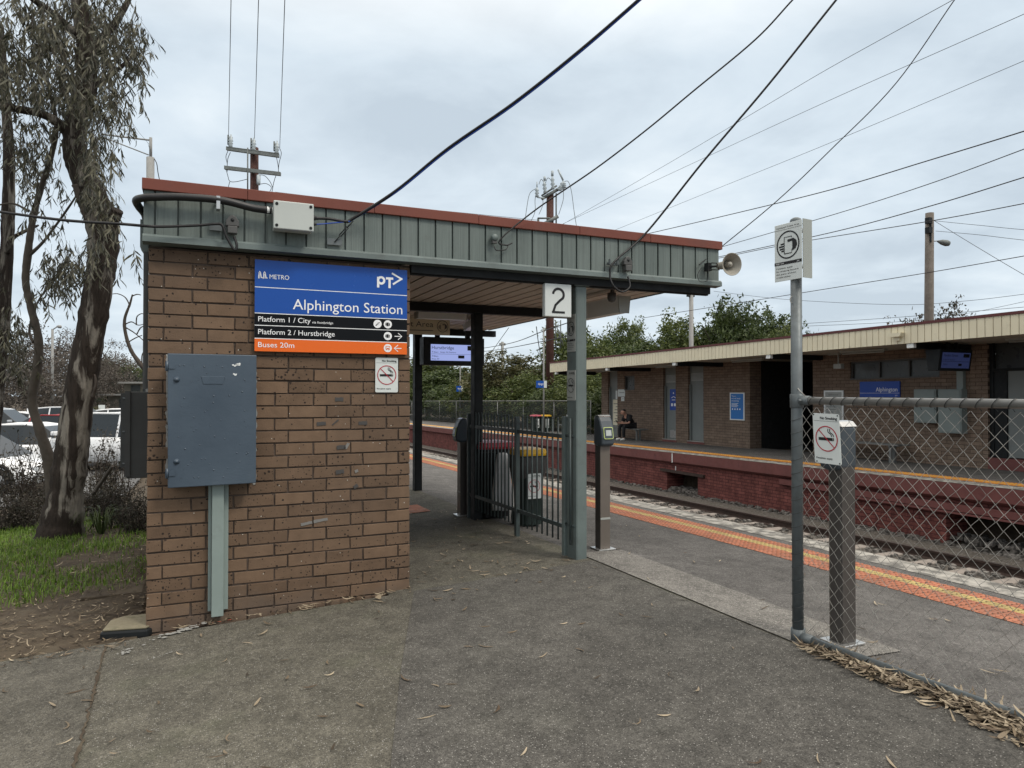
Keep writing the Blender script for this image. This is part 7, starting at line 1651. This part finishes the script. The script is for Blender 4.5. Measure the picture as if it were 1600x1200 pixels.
# ------------------------------------------------------------------ car park with cars
cx_ = lin(-45, -1.2, 14); cy_ = lin(15.5, 75, 16)
structure(sheet('car_park', cx_, cy_, lambda x, y: ground_z(x, y)+.03 if x > -6 else ground_z(x, y)+.03, 'carpark_asphalt'))
def car(kind, L_=4.4, H_=1.46, W_=1.78, suv=False, paint_='car_white'):
    S2 = thing(kind, (0, 0, 0), None, 'car'); hw = W_/2; gc = .19 if not suv else .24; bz = .92 if not suv else 1.05
    st = [(-L_/2, .45, bz-.22, hw*.78), (-L_/2+.10, .30, bz-.06, hw*.92), (-L_/2+.6, gc, bz, hw), (-.3, gc, bz, hw), (.75, gc, bz-.0, hw), (1.15, gc, bz-.06, hw*.99), (L_/2-.5, gc, bz-.17, hw*.96), (L_/2-.12, .28, bz-.27, hw*.86), (L_/2, .42, bz-.42, hw*.7)]
    def sec(x, zb_, zt, w_): return [(x, w_*s_, z) for s_, z in ((-.80, zb_), (-.97, zb_+.10), (-1.0, (zb_+zt)/2), (-.97, zt-.10), (-.86, zt), (.86, zt), (.97, zt-.10), (1.0, (zb_+zt)/2), (.97, zb_+.10), (.80, zb_))]
    b = MB(); v = []; [v.extend(sec(*q)) for q in st]; m_ = 10; n_ = len(st)
    b.add(v, [(i*m_+k, i*m_+(k+1) % m_, (i+1)*m_+(k+1) % m_, (i+1)*m_+k) for i in range(n_-1) for k in range(m_)] + [tuple(reversed(range(m_))), tuple((n_-1)*m_+k for k in range(m_))], True)
    b.build('body', paint_, S2)
    rs = [(-L_/2+.12, bz-.05, hw*.84), (-L_/2+.42 if not suv else -L_/2+.25, H_-.10, hw*.70), (-.9, H_-.01, hw*.72), (-.1, H_, hw*.72), (.40, H_-.07, hw*.70), (1.18, bz-.07, hw*.86)]
    b = MB(); v = []
    for x, z, w_ in rs: v += [(x, -w_, z), (x, w_, z)]
    v += [(-L_/2+.14, -hw*.9, bz-.06), (-L_/2+.14, hw*.9, bz-.06), (1.14, -hw*.92, bz-.07), (1.14, hw*.92, bz-.07)]
    g = 1; f = []
    for i in range(len(rs)-1): b.add([v[2*i], v[2*i+1], v[2*i+3], v[2*i+2]], [(0, 1, 2, 3)], False, 1 if i in (0, 4) else 0)
    for s_ in (0, 1):
        sd = -1 if s_ == 0 else 1; top = [v[2*i+s_] for i in range(len(rs))]; base = [(x, sd*hw*.92, bz-.05) for x in (-L_/2+.16, -L_/2+.5, -.9, -.1, .45, 1.14)]
        for i in range(5): b.add([base[i], base[i+1], top[i+1], top[i]], [(0, 1, 2, 3)] if sd < 0 else [(3, 2, 1, 0)], False, 1)
        # pillars and roof rail strips
        for i in (1, 2, 4):
            t0, b0 = Vector(top[i]), Vector(base[i]); o_ = Vector((0, sd*.006, .004)); b.add([b0+o_-Vector((.035, 0, 0)), b0+o_+Vector((.035, 0, 0)), t0+o_+Vector((.03, 0, 0)), t0+o_-Vector((.03, 0, 0))], [(0, 1, 2, 3)], False, 0)
        b.tube([(x, y+sd*.0, z-.01) for x, y, z in top[1:5]], .035, 6, True, True, 0)
    b.build('cabin', [paint_, 'car_glass'], S2)
    for x in (-L_/2+.82, L_/2-.88):
        for sd in (-1, 1):
            q = MB(); q.lathe((x, sd*(hw-.2), .33), (0, sd, 0), [(0, .2), (0, .33), (.19, .33), (.205, .30), (.205, .22), (.17, .215)], 22); wl = q.build('wheel', 'tyre', S2); q = MB(); q.lathe((x, sd*(hw-.2), .33), (0, sd, 0), [(.16, .215), (.19, .205), (.185, .06), (.20, .05), (.20, 0)], 22); q.build('rim', 'rim', wl)
            q = MB(); q.lathe((x, sd*(hw-.19), .36), (0, sd, 0), [(.0, .40), (.195, .40), (.195, .34), (.0, .34)], 22); q.build('wheel_arch', 'tyre', S2)
    for sd in (-1, 1):
        q = MB(); q.box((L_/2-.24, sd*hw*.52, bz-.37), (L_/2-.075, sd*hw*.80, bz-.25)); q.build('headlight', 'headlamp', S2, bevel=.03); q = MB(); q.box((-L_/2+.02, sd*hw*.62, bz-.25), (-L_/2+.11, sd*hw*.87, bz-.08)); q.build('tail_light', 'tail_red', S2, bevel=.02)
        q = MB(); q.box((.82, sd*hw*.98, bz), (.98, sd*(hw+.17), bz+.12)); q.build('mirror', paint_, S2, bevel=.03)
    q = MB(); q.box((L_/2-.05, -hw*.4, .40), (L_/2+.012, hw*.4, .62)); q.build('grille', 'tyre', S2, bevel=.02)
    q = MB(); q.box((-L_/2-.012, -.26, .58), (-L_/2+.02, .26, .69)); q.build('number_plate', 'sign_white', S2)
    return S2
ca = car('parked_car'); cs_ = car('parked_car', 4.6, 1.70, 1.86, True); csl = car('parked_car', 4.5, 1.68, 1.84, True, 'car_silver'); crd = car('parked_car', 4.1, 1.45, 1.72, False, 'car_red')
GC = 'cars in the car park'
def park(o, px_, d, rot, label, first=False):
    q = PD(px_, 615, d); c = o if first else copy_tree(o); c.location = (q.x, q.y, ground_z(q.x, q.y)+.03); c.rotation_euler = (0, 0, rot); tag(c, label, 'car', GC)
hr = -YAW                                        # heading towards the right of the picture
park(ca, -58, 17, hr+.06, 'white hatchback nearest the gum trees, its front wheel showing left of the sapling', True)
park(cs_, 168, 21.5, hr+pi-.1, 'white high-roofed car right of the big gum trunk', True)
park(ca, 62, 21.5, hr+.15, 'white car behind the nearest hatchback, its roof level with the sapling bend')
park(csl, -2, 33, hr+.2, 'silver high-roofed car further back at the left edge', True)
park(crd, 78, 31, hr+pi, 'red car in the back row between the sapling and the big trunk', True)
park(ca, 45, 35, hr+.1, 'white car in the back row left of the red one'); park(ca, 200, 40, hr+.4, 'small distant white car beyond the high-roofed one near the low building'); park(cs_, 120, 36, hr, 'white car in the back row hidden behind the big gum trunk')
# low building and its sign
d = 52; a, c = PD(163, 650, d), PD(262, 650, d); z = ground_z(a.x, a.y); uu = (c-a); uu.z = 0; wl = uu.length; F = Fr((a.x, a.y, z), uu, (0, 0, 1)); S2 = thing('low_building', (a.x, a.y, z), 'low flat roofed building beyond the car park left of the brick wall', 'building')
h1 = PD(170, 618, d).z-z; h2 = PD(180, 599, d).z-z; b = MB(); b.fbox(F, .3, wl, 0, h1, -6, 0); b.fbox(F, .9, wl, h1+.12, h2, -6, -1.0); b.build('wall', 'low_building', S2); b = MB(); b.fbox(F, -.2, wl+.2, h1+.001, h1+.12, -6.2, .5); b.fbox(F, .6, wl+.2, h2+.001, h2+.13, -6.2, -.6); b.build('roof', 'pole_grey', S2)
b = MB()
for k in range(4): b.fbox(F, 1.4+k*.9, 2.1+k*.9, h1+.25, h2-.12, -.999, -.96)
b.fbox(F, 1.1, 1.9, .1, h1-.25, .001, .03); b.build('window', 'window_dark', S2); b = MB(); b.fbox(F, 2.2, 2.7, .0, h1-.35, .001, .03); b.build('door', 'sign_back', S2)
q = PD(159, 634, 44); b = MB(); S2 = thing('notice_board', (q.x, q.y, ground_z(q.x, q.y)), 'small white notice board near the yellow green shrub', 'sign'); b.fbox(Fr((q.x-.18, q.y, q.z-.35), (1, 0, 0), (0, 0, 1)), 0, .36, 0, .40, 0, .03); b.build('panel', 'sign_white', S2); b = MB(); b.tube([(q.x, q.y+.02, ground_z(q.x, q.y)), (q.x, q.y+.02, q.z)], .03, 6); b.build('post', 'pole_grey', S2)
